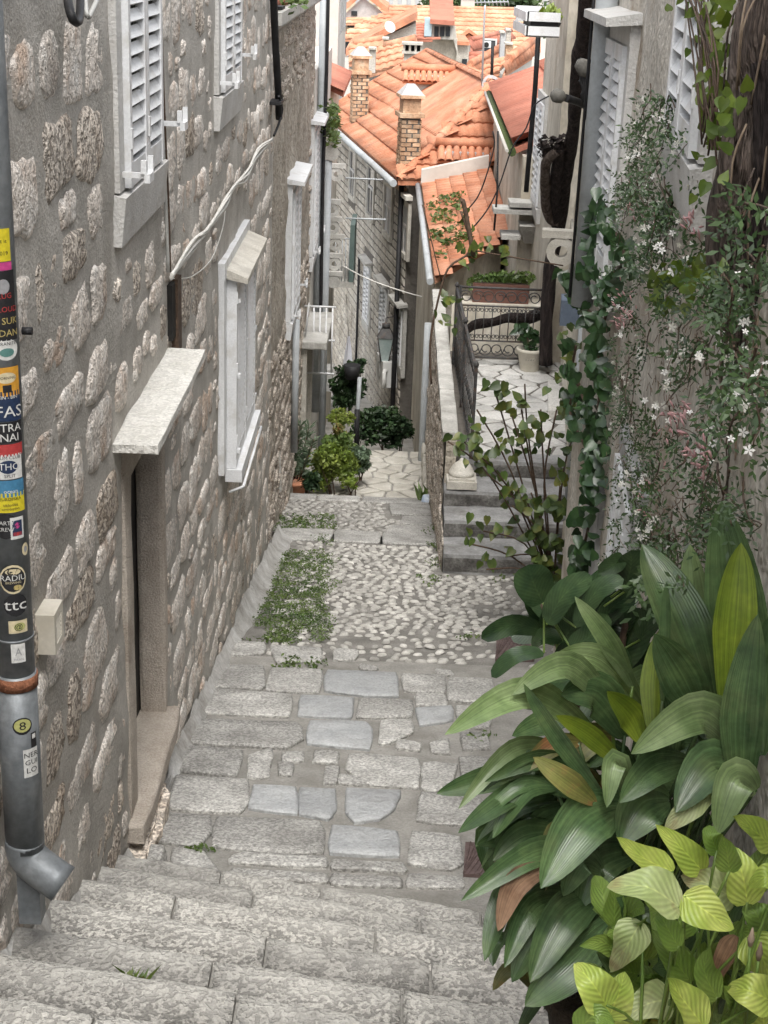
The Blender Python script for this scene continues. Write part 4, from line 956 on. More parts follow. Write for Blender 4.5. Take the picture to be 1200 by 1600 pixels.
b = MB(); b.tube([A(6.2, .08, -7.6), A(6.2, .08, WB)], .035, 6); b.build('drainpipe', m_black, HA)
def chimney(parent, base, w_, dp, h_, mt=m_brick, cap=True, yaw=0.17):
    rr = random.Random(int(base[0]*100)); base = Vector(base); T = Matrix.Translation(base) @ Matrix.Rotation(yaw, 4, 'Z')
    b = MB(T); b.box((-w_/2+.015, -dp/2+.015, -.8), (w_/2-.015, dp/2-.015, h_)); ch = b.build('chimney', m_mortd, parent)
    z = -.5; k = 0; b = MB(T)
    while z < h_ - .08:
        for side in range(4):
            wv = w_ if side % 2 == 0 else dp; dd = dp if side % 2 == 0 else w_; x = -wv/2 - (.12 if k % 2 else 0)
            while x < wv/2:
                xa, xb = max(x, -wv/2), min(x + .23, wv/2)
                if xb - xa > .05:
                    o = dd/2 + rr.uniform(-.004, .014)
                    q = {0: lambda u, v: (u, -v), 1: lambda u, v: (v, u), 2: lambda u, v: (-u, v), 3: lambda u, v: (-v, -u)}[side]
                    b.hexa([(*q(xa, dd/2-.03), z), (*q(xb-.02, dd/2-.03), z), (*q(xb-.02, o), z), (*q(xa, o), z)], [(*q(xa, dd/2-.03), z+.075), (*q(xb-.02, dd/2-.03), z+.075), (*q(xb-.02, o), z+.075), (*q(xa, o), z+.075)])
                x += .25
        z += .095; k += 1
    b.build('bricks', mt, ch, 'stuff')
    if cap:
        b = MB(T); b.box((-w_/2-.06, -dp/2-.06, h_), (w_/2+.06, dp/2+.06, h_+.09)); b.box((-w_/2+.02, -dp/2+.02, h_+.09), (w_/2-.02, dp/2-.02, h_+.40)); b.box((-w_/2-.05, -dp/2-.05, h_+.40), (w_/2+.05, dp/2+.05, h_+.47)); b.build('collar', mt, ch)
        b = MB(T); e = .04; b.hexa([(-w_/2-e, -dp/2-e, h_+.47), (w_/2+e, -dp/2-e, h_+.47), (w_/2+e, dp/2+e, h_+.47), (-w_/2-e, dp/2+e, h_+.47)], [(-.08, -.08, h_+.68), (.08, -.08, h_+.68), (.08, .08, h_+.68), (-.08, .08, h_+.68)]); b.build('cap', m_plg, ch)
    return ch
def roofpt(px, py):
    n = (c1 - c0).cross(nr - c0); return onPlane(px, py, c0, n)
p = roofpt(637, 262); chimney(HA, p + Vector((0, .25, 0)), .42, .55, 1.05)
p = roofpt(560, 190); chimney(HA, p + Vector((0, .3, 0)), .42, .5, 1.2)
# barrel tiles picked out one by one on the dormers
def barrel(parent, o, d, n_, w_, L, pitch_dn, mt=m_tile):
    "o = left end of the top edge; tiles run out along direction f and down"
    d = Vector(d).normalized(); f = Vector((-d.y, d.x, 0)) * -1; f = Vector((d.y, -d.x, 0)); f.z = -pitch_dn; f.normalize(); up_ = d.cross(f); up_ = up_ if up_.z > 0 else -up_
    pw = w_ / n_; b = MB(); ns = 7
    for t in (0, 1):
        for k in range(ns):
            an = math.pi * k / (ns - 1); r_ = pw * (.40 if t == 0 else .54)
            b.V(f * (L * t) + d * math.cos(an) * r_ + up_ * math.sin(an) * r_)
    for t in (0, 1):
        for k in range(ns):
            an = math.pi * k / (ns - 1); r_ = pw * (.30 if t == 0 else .43)
            b.V(f * (L * t) + d * math.cos(an) * r_ + up_ * math.sin(an) * r_)
    for k in range(ns - 1):
        b.F_([k, k+1, ns+k+1, ns+k], True); b.F_([2*ns+k, 3*ns+k, 3*ns+k+1, 2*ns+k+1], True); b.F_([ns+k, ns+k+1, 3*ns+k+1, 3*ns+k])
    me = b.mesh('tile', mt)
    for k in range(n_): link('tile', me, parent, Vector(o) + d * (pw * (k + .5)))
    b = MB(); q0 = Vector(o) - up_*.02; b.hexa([q0 - up_*.06, q0 + d*w_ - up_*.06, q0 + d*w_ + f*(L-.05) - up_*.06, q0 + f*(L-.05) - up_*.06], [q0, q0 + d*w_, q0 + d*w_ + f*(L-.05), q0 + f*(L-.05)]); b.build('roof_board', mt, parent)
    b = MB(); b.tube([q0 + up_*.09 - d*.05, q0 + d*(w_+.05) + up_*.09], .10, 8); b.build('ridge', mt, parent)
# far dormer on house A's alley slope
q = roofpt(663, 148); DA = q.y
def dormer(parent, px0, py0, px1, py1, Y, ntile, L, wallm, hgt, deep):
    a = onY(px0, py0, Y); c = onY(px1, py1, Y); a.z = c.z = (a.z + c.z) / 2; d = (c - a).normalized(); w_ = (c - a).length
    b = MB(basis((a.x, a.y, a.z), d, Vector((d.y, -d.x, 0))))
    b.box((.16, -deep, -hgt), (w_ - .16, L*.5, -.10)); dm = b.build('dormer', wallm, parent)
    b = MB(basis((a.x, a.y, a.z), d, Vector((d.y, -d.x, 0)))); b.box((.13, L*.5-.1, -hgt), (.2, L*.5 + .02, -.12)); b.build('corner_board', m_plw, dm)
    barrel(dm, (a.x, a.y, a.z), d, ntile, w_, L, .55)
    return dm
dormer(HA, 630, 108, 712, 112, 40.2, 9, .55, m_plw, .95, 1.5)
dormer(HA, 684, 226, 778, 230, 33.6, 8, .60, m_plg, 1.1, 1.6)
b = MB(Matrix.Translation(Vector((2.05, 35.9, -3.05))) @ Matrix.Rotation(rad(70), 4, 'X') @ Matrix.Rotation(rad(35), 4, 'Y')); b.lathe([(.02, -.05), (.2, 0), (.3, .05)], (0, 0, 0), 24); tag(b.build('satellite_dish', m_plg), 'grey satellite dish on the big orange hipped roof', 'dish')
# ================================================================== LEFT HOUSES FURTHER DOWN
H2 = thing('brown_stone_house', 'brown rubble stone house beyond the first, with two tall white shutters', 'house', (LX2, 18, -7))
EV = onX(443, 52, LX2 + .2).z
W2 = wallface(LX2, 15.6, 25.6, lambda y: -8.4, EV, mt=m_mortar2, parent=H2, amp=0.04, d=0.16)
b = MB(); b.box((LX2-.5, 15.62, -9), (LX2-.06, 25.6, EV)); b.build('wall_core', m_mortar2, H2)
rubble(LX2, 15.65, 25.5, EV - .1, lambda y: -8.3, [(16.4, 24.5, -4.6, -1.9)], W2, m_rubble2, 0, (0.2, 0.5), (0.12, 0.25), (0.02, 0.06), 0.025, 1, 21)
def Yx(px, py, X): return onX(px, py, X).y
y0 = Yx(450, 300, LX2); zt_ = onX(450, 300, LX2).z; zb_ = onX(447, 500, LX2).z
window(H2, (LX2+.02, y0, zb_), dL, nL, 1.35, zt_ - zb_, surr=.14, sp=.1, hood=True, mt_s=m_white, out=.05)
y0 = Yx(486, 205, LX2); zt_ = onX(486, 205, LX2).z; zb_ = onX(485, 390, LX2).z
window(H2, (LX2+.02, y0, zb_), dL, nL, 1.3, zt_ - zb_, surr=.14, sp=.1, hood=True, mt_s=m_white, out=.05)
# eave stones, gutter weeds and the corner of the tiled roof
b = MB(); b.box((LX2-.1, 15.64, EV), (LX2+.10, 25.6, EV+.10)); b.box((LX2-.1, 15.64, EV+.10), (LX2+.22, 25.6, EV+.22)); b.build('eaves_course', m_cop, H2)
roofpart(H2, [((LX2+.12, 25.6, EV+.26), (LX2+.12, 15.66, EV+.26), (LX2-3, 25.6, EV+2.0), (LX2-3, 15.66, EV+2.0))], m_tile2, row=1.1, wav=.24, amp=.05)
# lower white-rendered house with the stone brackets
X3 = -1.40
H3 = thing('pale_rendered_house', 'narrow pale rendered house with stone washing-line brackets, down the alley', 'house', (X3, 28, -9))
b = MB(); b.box((X3-.4, 25.6, -11), (X3, 31.5, -2.0)); b.build('wall', m_plw, H3)
b = MB(); b.box((X3-.4, 31.5, -12), (X3-.02, 36, -2.9)); b.build('rear_wall', m_plst2, H3)
roofpart(H3, [((X3+.25, 36, -2.85), (X3+.25, 31.4, -2.85), (X3-1.6, 36, -2.0), (X3-1.6, 31.4, -2.0))], m_tile2, row=.5, wav=.24)
for px, py, hl in ((512, 318, 1), (514, 345, 1), (519, 372, 1), (517, 402, 1), (516, 430, 0), (511, 228, 0), (520, 262, 1)):
    p = onX(px - 6, py, X3); bracket('bracket', H3, (X3, p.y, p.z), dL, nL, .12, .34, bool(hl), m_cop)
for px, py, px2, py2 in ((506, 420, 506, 560),):
    p = onX(px, py, X3); q = onX(px2, py2, X3); window(H3, (X3, p.y - .2, q.z), dL, nL, 1.0, p.z - q.z, surr=.12, sp=.12, catches=False, slats=True)
# tall white facade seen above it
H4 = thing('white_facade_house', 'tall white rendered house seen as a thin strip beside the black drainpipe', 'house', (-2.4, 46, -14))
p = onY(528, 60, 46); b = MB(); b.box((p.x-3, 46, -14), (p.x, 52, 1.2)); b.build('wall', m_plw, H4)
for k in range(3):
    b = MB(); b.box((p.x-.01, 47 + k*1.7, -2.6), (p.x+.03, 47.9+k*1.7, -1.0)); b.build('window', m_plg, H4)

# ================================================================== THE TOWN BELOW: each house on its own
def far_house(label, e0, e1, r0, r1, Ye, wm, tm=None, pitch=0.55, wins=(), Yr=None, name='town_house', wall_h=9.0, hip=0.0, row=.5, wav=.34, dY=0.0):
    "eave and ridge ends as seen, eave at distance Ye; ridge put where a roof of this pitch reaches the line of sight"
    tm = tm or m_tile3
    E0, E1 = onY(*e0, Ye), onY(*e1, Ye + dY); zz = (E0.z + E1.z) / 2
    def rp(px, py, E):
        r = ray(px, py); t = (E.z - pitch * E.y) / (r.z - pitch * r.y); return r * t
    R0, R1 = rp(*r0, E0), rp(*r1, E1)
    H = thing(name, label, 'house', ((E0.x + E1.x)/2, Ye, zz - wall_h), None)
    back = lambda P, E: Vector((P.x + (P.x - E.x)*.0, P.y + (P.y - E.y), E.z))
    B0, B1 = Vector((E0.x, 2*R0.y - E0.y, E0.z)), Vector((E1.x, 2*R1.y - E1.y, E1.z))
    b = MB(); inn = Vector((0, .15, 0))
    b.hexa([Vector((p.x, p.y, zz - wall_h)) + d for p, d in ((E0, inn), (E1, inn), (B1, -inn), (B0, -inn))], [Vector((p.x, p.y, p.z - .05)) + d for p, d in ((E0, inn), (E1, inn), (B1, -inn), (B0, -inn))])
    for P, E, B in ((R0, E0, B0), (R1, E1, B1)):
        if abs(P.x - E.x) < 1.2: b.poly([E + inn, B - inn, P - Vector((0, 0, .12))])
    b.build('wall', wm, H)
    rf = roofpart(H, [(E0, E1, R0, R1)], tm, row=row, wav=wav, amp=.06, lift=.05, seg=3)
    b = MB(); b.hexa([B0, B1, R1 - Vector((0,0,.1)), R0 - Vector((0,0,.1))], [B0 + Vector((0,0,.1)), B1 + Vector((0,0,.1)), R1, R0]); b.build('back_roof', tm, H)
    b = MB(); b.tube([R0, R1], .16, 6); b.build('ridge', tm, H)
    for (px, py, w_, h_) in wins:
        p = onY(px, py, Ye + .12); b = MB(); b.box((p.x - w_/2, p.y - .02, p.z - h_/2), (p.x + w_/2, p.y + .1, p.z + h_/2)); wi = b.build('window', m_surr, H)
        b = MB(); b.box((p.x - w_/2 + .1, p.y - .05, p.z - h_/2 + .1), (p.x + w_/2 - .1, p.y, p.z + h_/2 - .1)); b.build('pane', m_glass, wi)
    return H, E0, E1, R0, R1
def box_at(parent, name, px0, py0, px1, py1, Y, dep, mt):
    a = onY(px0, py0, Y); c = onY(px1, py1, Y); b = MB(); b.box((a.x, Y, a.z), (c.x, Y + dep, c.z)); return b.build(name, mt, parent)
# long ochre-flecked roof across the back
H, *_ = far_house('long orange roof with two white dormers across the back of the view', (600, 72), (845, 80), (598, 10), (845, 15), 118, m_plw, wins=((760, 92, 1.4, 1.6), (815, 95, 1.4, 1.6)), row=.6, wav=.5)
for (px, py, hw, top, wallt) in ((776, 36, 10, 22, 1), (733, 68, 12, 48, 0)):
    Yd = 124 if wallt else 119
    dm = box_at(H, 'dormer', px - hw, py - 6, px + hw, py + 14, Yd, 4, m_plw)
    a = onY(px - hw - 3, py - 6, Yd - .3); c = onY(px + hw + 3, py - 6, Yd - .3); t_ = onY(px, py - 17, Yd - .3)
    b = MB(); bk = Vector((0, 4, 0)); dn = Vector((0, 0, .25))
    for u, v in ((a, t_), (t_, c)): b.hexa([u, v, v + bk, u + bk], [u + dn, v + dn, v + bk + dn, u + bk + dn])
    b.poly([a + Vector((.3, .35, 0)), c + Vector((-.3, .35, 0)), t_ + Vector((0, .35, -.1))]); b.build('dormer_roof', m_tile, dm)
    if not wallt: box_at(dm, 'pane', px - 4, py - 4, px + 5, py + 8, Yd - .1, .1, m_glass)
sk = onY(735, 25, 124); b = MB(); b.hexa([(sk.x-.45, 124, sk.z-.4), (sk.x+.45, 124, sk.z-.4), (sk.x+.45, 124.9, sk.z+.1), (sk.x-.45, 124.9, sk.z+.1)], [(sk.x-.45, 123.8, sk.z-.25), (sk.x+.45, 123.8, sk.z-.25), (sk.x+.45, 124.7, sk.z+.25), (sk.x-.45, 124.7, sk.z+.25)]); b.build('skylight', m_cloth, H)
ch = onY(731, 8, 130); b = MB(); b.box((ch.x-.55, 130, ch.z-1), (ch.x+.55, 131, ch.z+.5)); b.box((ch.x-.7, 129.9, ch.z+.5), (ch.x+.7, 131.1, ch.z+.75)); b.build('chimney', m_plw, H)
# gabled house upper left with dark gable
G = thing('gabled_town_house', 'cream house with a dark grey gable and small window, upper left of the roofs', 'house', (-3, 96, -16))
Y = 96; P_ = lambda x, y, dy=0: onY(x, y, Y + dy)
b = MB(); b.box((P_(532, 60).x, Y, -16), (P_(585, 60).x, Y+8, P_(560, 36).z)); b.build('wall', m_plc, G)
b = MB(); b.poly([P_(534, 26, -.05), P_(602, 22, -.05), P_(567, -4, -.05)]); b.poly([P_(534, 26, -.05), P_(602, 22, -.05), P_(602, 34, -.05), P_(534, 34, -.05)]); b.build('gable', m_plg, G)
for u, v in (((526, 28), (567, -8)), ((567, -8), (606, 22))):
    a, c = P_(*u, -.4), P_(*v, -.4); k = Vector((0, 8, 0)); dn = Vector((0, 0, .35)); b = MB(); b.hexa([a, c, c + k, a + k], [a + dn, c + dn, c + k + dn, a + k + dn]); b.build('roof', m_tile, G)
roofpart(G, [(P_(530, 37, -1.2), P_(588, 37, -1.2), P_(532, 27, 0), P_(588, 27, 0))], m_tile3, row=.5, wav=.4)
for (x0, x1, y0, y1, mm) in ((549, 558, 17, 25, m_glass), (543, 553, 36, 43, m_glass)):
    box_at(G, 'window', x0, y0, x1, y1, Y - .12, .1, mm)
far_house('orange-roofed house below the cream gable on the left of the roofs', (530, 62), (625, 62), (598, 22), (640, 22), 84, m_plw, wins=((545, 75, .7, .8),), row=.5, wav=.4)
far_house('small orange lean-to roof with flecked tiles in front of the long roof', (566, 55), (605, 56), (580, 28), (640, 28), 90, m_plw, row=.5, wav=.4)
# stone gable house with satellite dish
S = thing('stone_gable_house', 'pale stone gable wall house with a sloping tile verge, mid-left of the roofs', 'house', (0, 66, -12)); Y = 66
P_ = lambda x, y, dy=0: onY(x, y, Y + dy)
b = MB(); fr4 = [P_(555, 84), P_(600, 57), P_(650, 36), P_(652, 110), P_(555, 120)]; b.hexa([p + Vector((0, 6, 0)) for p in fr4], fr4); b.build('wall', m_block, S)
a, c = P_(540, 88, -.4), P_(652, 30, -.4); k = Vector((0, 6.8, 0)); dn = Vector((0, 0, .3)); b = MB(); b.hexa([a, c, c + k, a + k], [a + dn, c + dn, c + k + dn, a + k + dn]); b.build('roof', m_tile, S)
box_at(S, 'window', 641, 58, 647, 66, Y - .1, .12, m_plg)
b = MB(); b.lathe([(.03, 0), (.17, .03), (.24, .08)], (0, 0, 0), 20); o = b.build('satellite_dish', m_ac); dpos = P_(608, 43, -2); o.location = dpos; o.rotation_euler = (rad(65), 0, rad(30)); tag(o, 'small round satellite dish in front of the flecked orange roof', 'dish')
far_house('orange roof strip left of the vaulted chimney with ribbed tiles', (545, 100), (595, 96), (552, 68), (600, 60), 60, m_plw, row=.4, wav=.3)
far_house('pale orange roof sloping behind the big hipped roof, left of the vaulted chimney', (572, 118), (640, 100), (600, 72), (650, 60), 53, m_plw, row=.4, wav=.26)
# vaulted chimney
VC = thing('vaulted_chimney', 'broad stone chimney with three arched flues under a stone slab', 'chimney', (1, 50, -5)); Y = 50
P_ = lambda x, y, dy=0: onY(x, y, Y + dy)
box_at(VC, 'stack', 631, 84, 658, 104, Y, .5, m_block); box_at(VC, 'slab', 628, 80, 661, 85, Y - .1, .7, m_lime); box_at(VC, 'top_slab', 628, 66, 661, 71, Y - .1, .7, m_lime)
box_at(VC, 'inner', 632, 70, 658, 81, Y + .35, .1, m_dark)
for x in (630, 639, 648, 657): box_at(VC, 'pier', x, 70, x + 3, 81, Y, .4, m_block)
# white box dormer house with blue chimney
D = thing('box_dormer_house', 'house with white glazed box dormer and pale blue chimney', 'house', (3, 74, -12)); Y = 74
box_at(D, 'wall', 652, 58, 712, 110, Y, 6, m_plst2); dm = box_at(D, 'dormer', 676, 36, 708, 62, Y - .6, 4, m_plw)
for x in (679, 688, 697): box_at(dm, 'pane', x, 41, x + 6, 57, Y - .72, .1, m_glass)
a, c = onY(672, 37, Y - 1), onY(710, 40, Y - 1); b = MB(); b.hexa([a, c, c + Vector((0, 5, .9)), a + Vector((0, 5, .9))], [a + Vector((0,0,.2)), c + Vector((0,0,.2)), c + Vector((0, 5, 1.1)), a + Vector((0, 5, 1.1))]); b.build('dormer_roof', m_tile2, dm)
box_at(D, 'chimney', 664, 28, 674, 57, Y - .8, .9, mat('pale_blue_render', [(0.36,0.50,0.56),(0.44,0.57,0.62)], 3, .9, .1, 20, .1))
roofpart(D, [(onY(650, 62, Y-1), onY(676, 62, Y-1), onY(655, 36, Y+2), onY(676, 36, Y+2))], m_tile2, row=.5, wav=.4)
b = MB(); b.hexa([onY(706, 52, Y-.5), onY(716, 90, Y-.5), onY(716, 90, Y+3), onY(706, 52, Y+3)], [onY(703, 40, Y-.5), onY(712, 40, Y-.5), onY(712, 40, Y+3), onY(703, 40, Y+3)]); b.build('verge', m_lime, D)
# houses to the right of it
far_house('stone house with low orange roof in the middle right of the roofs', (735, 80), (800, 62), (735, 62), (798, 48), 88, m_plw, tm=m_tile2, wins=((765, 72, .8, .8),), row=.5, wav=.4, dY=6)
K = thing('tall_stone_town_house', 'narrow pale stone house wall with dark doorway, right of the box dormer', 'house', (5, 80, -14)); Y = 80
box_at(K, 'wall', 707, 70, 731, 115, Y, 5, m_block); box_at(K, 'window', 722, 92, 729, 108, Y - .1, .12, m_glass)
box_at(K, 'roof', 705, 64, 733, 71, Y - .3, 5.5, m_tile)
far_house('pink-walled house with small porch roof, right of the stone town house', (733, 95), (758, 93), (733, 86), (758, 85), 70, m_plw, tm=m_tile2, row=.4, wav=.35)
far_house('sloping orange roof with air conditioner above, right of centre', (735, 118), (790, 96), (735, 100), (790, 70), 62, m_plw, tm=m_tile, row=.45, wav=.32, dY=5)
far_house('low ribbed roof behind the antenna mast, right of centre', (745, 122), (790, 112), (760, 100), (805, 92), 54, m_plw, tm=m_tile3, row=.4, wav=.3)
far_house('orange roof tucked behind the red corrugated roof on the right', (785, 118), (832, 88), (795, 92), (835, 62), 50, m_plw, tm=m_tile, row=.4, wav=.28, dY=3)
for (x0, y0, x1, y1, Y, mm, nm) in ((783, 52, 788, 82, 63, m_plg, 'grey_chimney'), (791, 70, 800, 96, 57, m_brick, 'brick_chimney'), (792, 48, 797, 66, 66, m_block, 'stone_chimney'), (577, 78, 586, 100, 49, m_block, 'pale_chimney'), (599, 62, 606, 76, 58, m_brick, 'small_brick_chimney')):
    Cc = thing('rooftop_chimney', {'grey_chimney': 'slim grey chimney right of the antenna masts', 'brick_chimney': 'orange brick chimney below the slim grey one', 'stone_chimney': 'short stone chimney beside the slim grey one', 'pale_chimney': 'pale gabled chimney left of the vaulted chimney', 'small_brick_chimney': 'small brick chimney on the sloping tile verge'}[nm], 'chimney', onY((x0+x1)/2, y1, Y), 'chimneys on the town roofs')
    box_at(Cc, 'stack', x0, y0, x1, y1 + 14, Y, .7, mm); box_at(Cc, 'cap', x0 - 1.5, y0 - 3, x1 + 1.5, y0, Y - .08, .9, m_lime)
ACo = thing('air_conditioner', 'white air conditioner on the roofs beside the antenna mast', 'air conditioner', onY(762, 74, 61)); box_at(ACo, 'case', 757, 65, 767, 75, 61, .4, m_ac)
b = MB(); c = onY(760, 70, 60.95); b.tube([c, c + Vector((0, -.03, 0))], .1, 12); b.build('fan', m_dark, ACo)
# white facades and trees at the very back
for k, (x0, x1, mm, lab) in enumerate(((600, 665, m_plw, 'white facade with tall windows at the very back, left'), (800, 930, m_plw, 'pale building at the very back, right of the trees'), (520, 600, m_plc, 'cream building at the very back, behind the dark gable'))):
    Y = 165; B_ = thing('distant_building', lab, 'building', onY((x0+x1)/2, 30, Y))
    a = onY(x0, 30, Y); c = onY(x1, 30, Y); b = MB(); b.box((a.x, Y, -24), (c.x, Y + 10, 6)); b.build('wall', mm, B_)
    for x in range(x0 + 8, x1 - 6, 14):
        box_at(B_, 'window', x, -14, x + 6, 8, Y - .15, .2, m_plg)
hb = MB(); 
for i in range(24):
    x0, x1 = -400 + i*33.4, -400 + (i+1)*33.4
    h0, h1 = 20 + 10*nz((i*.7, 0, 0)), 20 + 10*nz(((i+1)*.7, 0, 0))
    hb.poly([(x0, 420, -24), (x1, 420, -24), (x1, 560, h1), (x0, 560, h0)]); hb.poly([(x0, 560, h0), (x1, 560, h1), (x1, 900, h1*1.6), (x0, 900, h0*1.6)])
hb.build('hill', m_moss, kind='structure')
def leafcloud(b, c, rx, ry, rz, n, s, rr, flat=0.4):
    for _ in range(n):
        while True:
            v = Vector((rr.uniform(-1,1), rr.uniform(-1,1), rr.uniform(-1,1)))
            if v.length <= 1: break
        p = c + Vector((v.x*rx, v.y*ry, v.z*rz)); a = Vector((rr.gauss(0,1), rr.gauss(0,1), rr.gauss(0,flat))).normalized(); t = Vector((rr.gauss(0,1), rr.gauss(0,1), rr.gauss(0,1))); q = a.cross(t).normalized()
        k = s*rr.uniform(.6, 1.3); b.poly([p - a*k*.5, p + q*k*.28, p + a*k*.5, p - q*k*.28])
for k, (px, py, rx, lab) in enumerate(((705, 2, 2.6, 'dark green tree at the back, left of the white chimney'), (765, 3, 2.8, 'dark green tree at the back, right of the white chimney'), (828, 6, 2.2, 'low dark green trees at the far right of the back row'))):
    c = onY(px, py, 150); Tt = thing('distant_tree', lab, 'tree', (c.x, c.y, -20), 'trees behind the town roofs'); rr = random.Random(k); b = MB()
    for _ in range(26):
        cc = c + Vector((rr.uniform(-rx, rx), rr.uniform(-2, 2), rr.uniform(-2.6, 1.6))); leafcloud(b, cc, 1.0, 1.0, .8, 60, .5, rr)
    b.build('crown', m_tree, Tt); b = MB(); b.tube([(c.x, c.y, -24), (c.x, c.y, c.z-1)], [.4, .2], 8); b.build('trunk', m_bark, Tt)
# antenna masts
def tube_thing(name, label, cat, pts, r_, mt, group=None, n=6):
    b = MB(); b.tube(pts, r_, n); o = b.build(name, mt); return tag(o, label, cat, group)
AM = thing('antenna_mast', 'thin grey antenna mast rising from the big hipped roof', 'antenna', onY(753, 165, 36)); b = MB(); b.tube([onY(752, 168, 36), onY(757, 20, 36), onY(758, 8, 36)], .025, 6); b.build('mast', m_pipeg, AM)
b = MB(); b.tube([onY(742, 4, 36), onY(795, 3, 36)], .015, 5)
for x in range(745, 795, 6): b.tube([onY(x, 0, 36), onY(x + 2, 9, 36)], .01, 4)
b.build('aerial', m_pipeg, AM)
tube_thing('roof_pole', 'short dark pole standing beside the antenna mast', 'pole', [onY(768, 128, 37), onY(770, 65, 37)], .04, m_black)
# ================================================================== PIPES, CABLES AND SMALL THINGS
PX = LX + 0.105; pc = onX(33, 1200, PX); PY = pc.y; PR = 0.061
DP = thing('sticker_drainpipe', 'grey metal drainpipe covered in stickers with outlet elbow, at the left edge', 'drainpipe', (PX, PY, szz(PY) - .3))
def pz(py): return onY(40, py, PY - .05).z
zj = pz(1068); zb_ = pz(1335)
b = MB(); b.tube([(PX, PY, 1.3), (PX, PY, zj)], PR, 24); up_pipe = b.build('upper_pipe', m_zinc, DP)
b = MB(); b.tube([(PX, PY, zj + .02), (PX, PY, zb_)], PR * 1.06, 24); b.build('lower_pipe', m_zinc, DP)
b = MB(); b.tube([(PX, PY, zj + .012), (PX, PY, zj - .03)], PR * 1.13, 24, smooth=True); b.build('clamp', m_rust, DP)
b = MB(); b.tube([(PX, PY, pz(1003) + .004), (PX, PY, pz(1003) - .004)], PR * 1.04, 24); b.build('seam', m_zinc, DP)
b = MB(); b.tube(sm_path([(PX, PY, zb_ + .03), (PX, PY, zb_ - .02), (PX + .035, PY - .01, zb_ - .065), (PX + .13, PY - .03, zb_ - .125)], 3), [PR * 1.07] * 9 + [PR * 1.1], 24); b.build('elbow', m_zinc, DP)
b = MB(); b.box((PX - .03, PY - .02, zb_ - .30), (PX + .045, PY + .055, zb_ - .04)); tag(b.build('metal_post', m_zinc), 'short square metal post under the drainpipe elbow', 'post')
b = MB(); b.box((LX - .02, PY + .02, pz(525) - .02), (PX - .02, PY + .05, pz(525) + .02)); b.tube([(PX + .07, PY + .01, pz(525)), (PX + .10, PY + .01, pz(525))], .012, 8); b.build('bracket', m_black, DP)
A0_ = math.atan2(-PY, -PX)
def flat(name, col, rough=.5):
    m = bpy.data.materials.get(name)
    return m or mat(name, [tuple(c * .85 for c in col), col], 40, rough, 0.05, 80, .12)
K_ = {'white': (.62,.62,.60), 'black': (.02,.02,.022), 'yellow': (.62,.52,.03), 'orange': (.60,.30,.04), 'red': (.42,.05,.05), 'blue': (.06,.20,.34), 'navy': (.02,.035,.08), 'cream': (.60,.52,.34), 'gold': (.45,.36,.14), 'olive': (.42,.42,.16), 'pink': (.5,.06,.22), 'teal': (.10,.22,.20), 'grey': (.3,.3,.31)}
def wrap(a, z, lift): r_ = PR * (1.06 if z < zj else 1) + .0015 + lift; return (PX + r_ * math.cos(a), PY + r_ * math.sin(a), z)
def patch(parent, name, ac, zc, wd, ht, colr, lift=0.0, rnd=False, tilt=0.0):
    b = MB(); nseg = 16
    if rnd:
        c = b.V(wrap(ac, zc, lift)); rg = []
        for k in range(nseg):
            t = 6.283 * k / nseg; rg.append(b.V(wrap(ac + wd / 2 * math.cos(t) / PR, zc + ht / 2 * math.sin(t), lift)))
        md = [b.V(wrap(ac + wd / 4 * math.cos(6.283 * k / nseg) / PR, zc + ht / 4 * math.sin(6.283 * k / nseg), lift)) for k in range(nseg)]
        for k in range(nseg): b.F_([rg[k], rg[(k+1) % nseg], md[(k+1) % nseg], md[k]], True); b.F_([md[k], md[(k+1) % nseg], c], True)
    else:
        g = [[b.V(wrap(ac + (u / 8 - .5) * wd / PR, zc + (v - .5) * ht + tilt * (u / 8 - .5) * wd, lift)) for v in (0, 1)] for u in range(9)]
        for A, B in zip(g, g[1:]): b.F_([A[0], B[0], B[1], A[1]], True)
    return b.build(name, flat('print_' + colr, K_[colr]), parent)
def text(parent, s, ac, zc, ht, colr, lift=.0012, sx=1.0, tilt=0.0):
    cu = bpy.data.curves.new('t', 'FONT'); cu.body = s; cu.size = 1; cu.align_x = 'CENTER'; cu.align_y = 'CENTER'; cu.resolution_u = 2
    o = bpy.data.objects.new('t', cu); COL.objects.link(o); bpy.context.view_layer.update()
    me = bpy.data.meshes.new_from_object(o.evaluated_get(bpy.context.evaluated_depsgraph_get())); bpy.data.objects.remove(o); bpy.data.curves.remove(cu)
    off = OFF[parent.name]; k = ht / .7; ct_, st_ = math.cos(tilt), math.sin(tilt)
    for v in me.vertices:
        x, y = v.co.x * k * sx, v.co.y * k
        v.co = Vector(wrap(ac + (x * ct_ - y * st_) / PR, zc + x * st_ + y * ct_, lift)) - off
    me.materials.clear(); me.materials.append(flat('print_' + colr, K_[colr])); return link('lettering', me, parent)
RPX = 2368 * PR / (PY * ct + 2.9 * st)
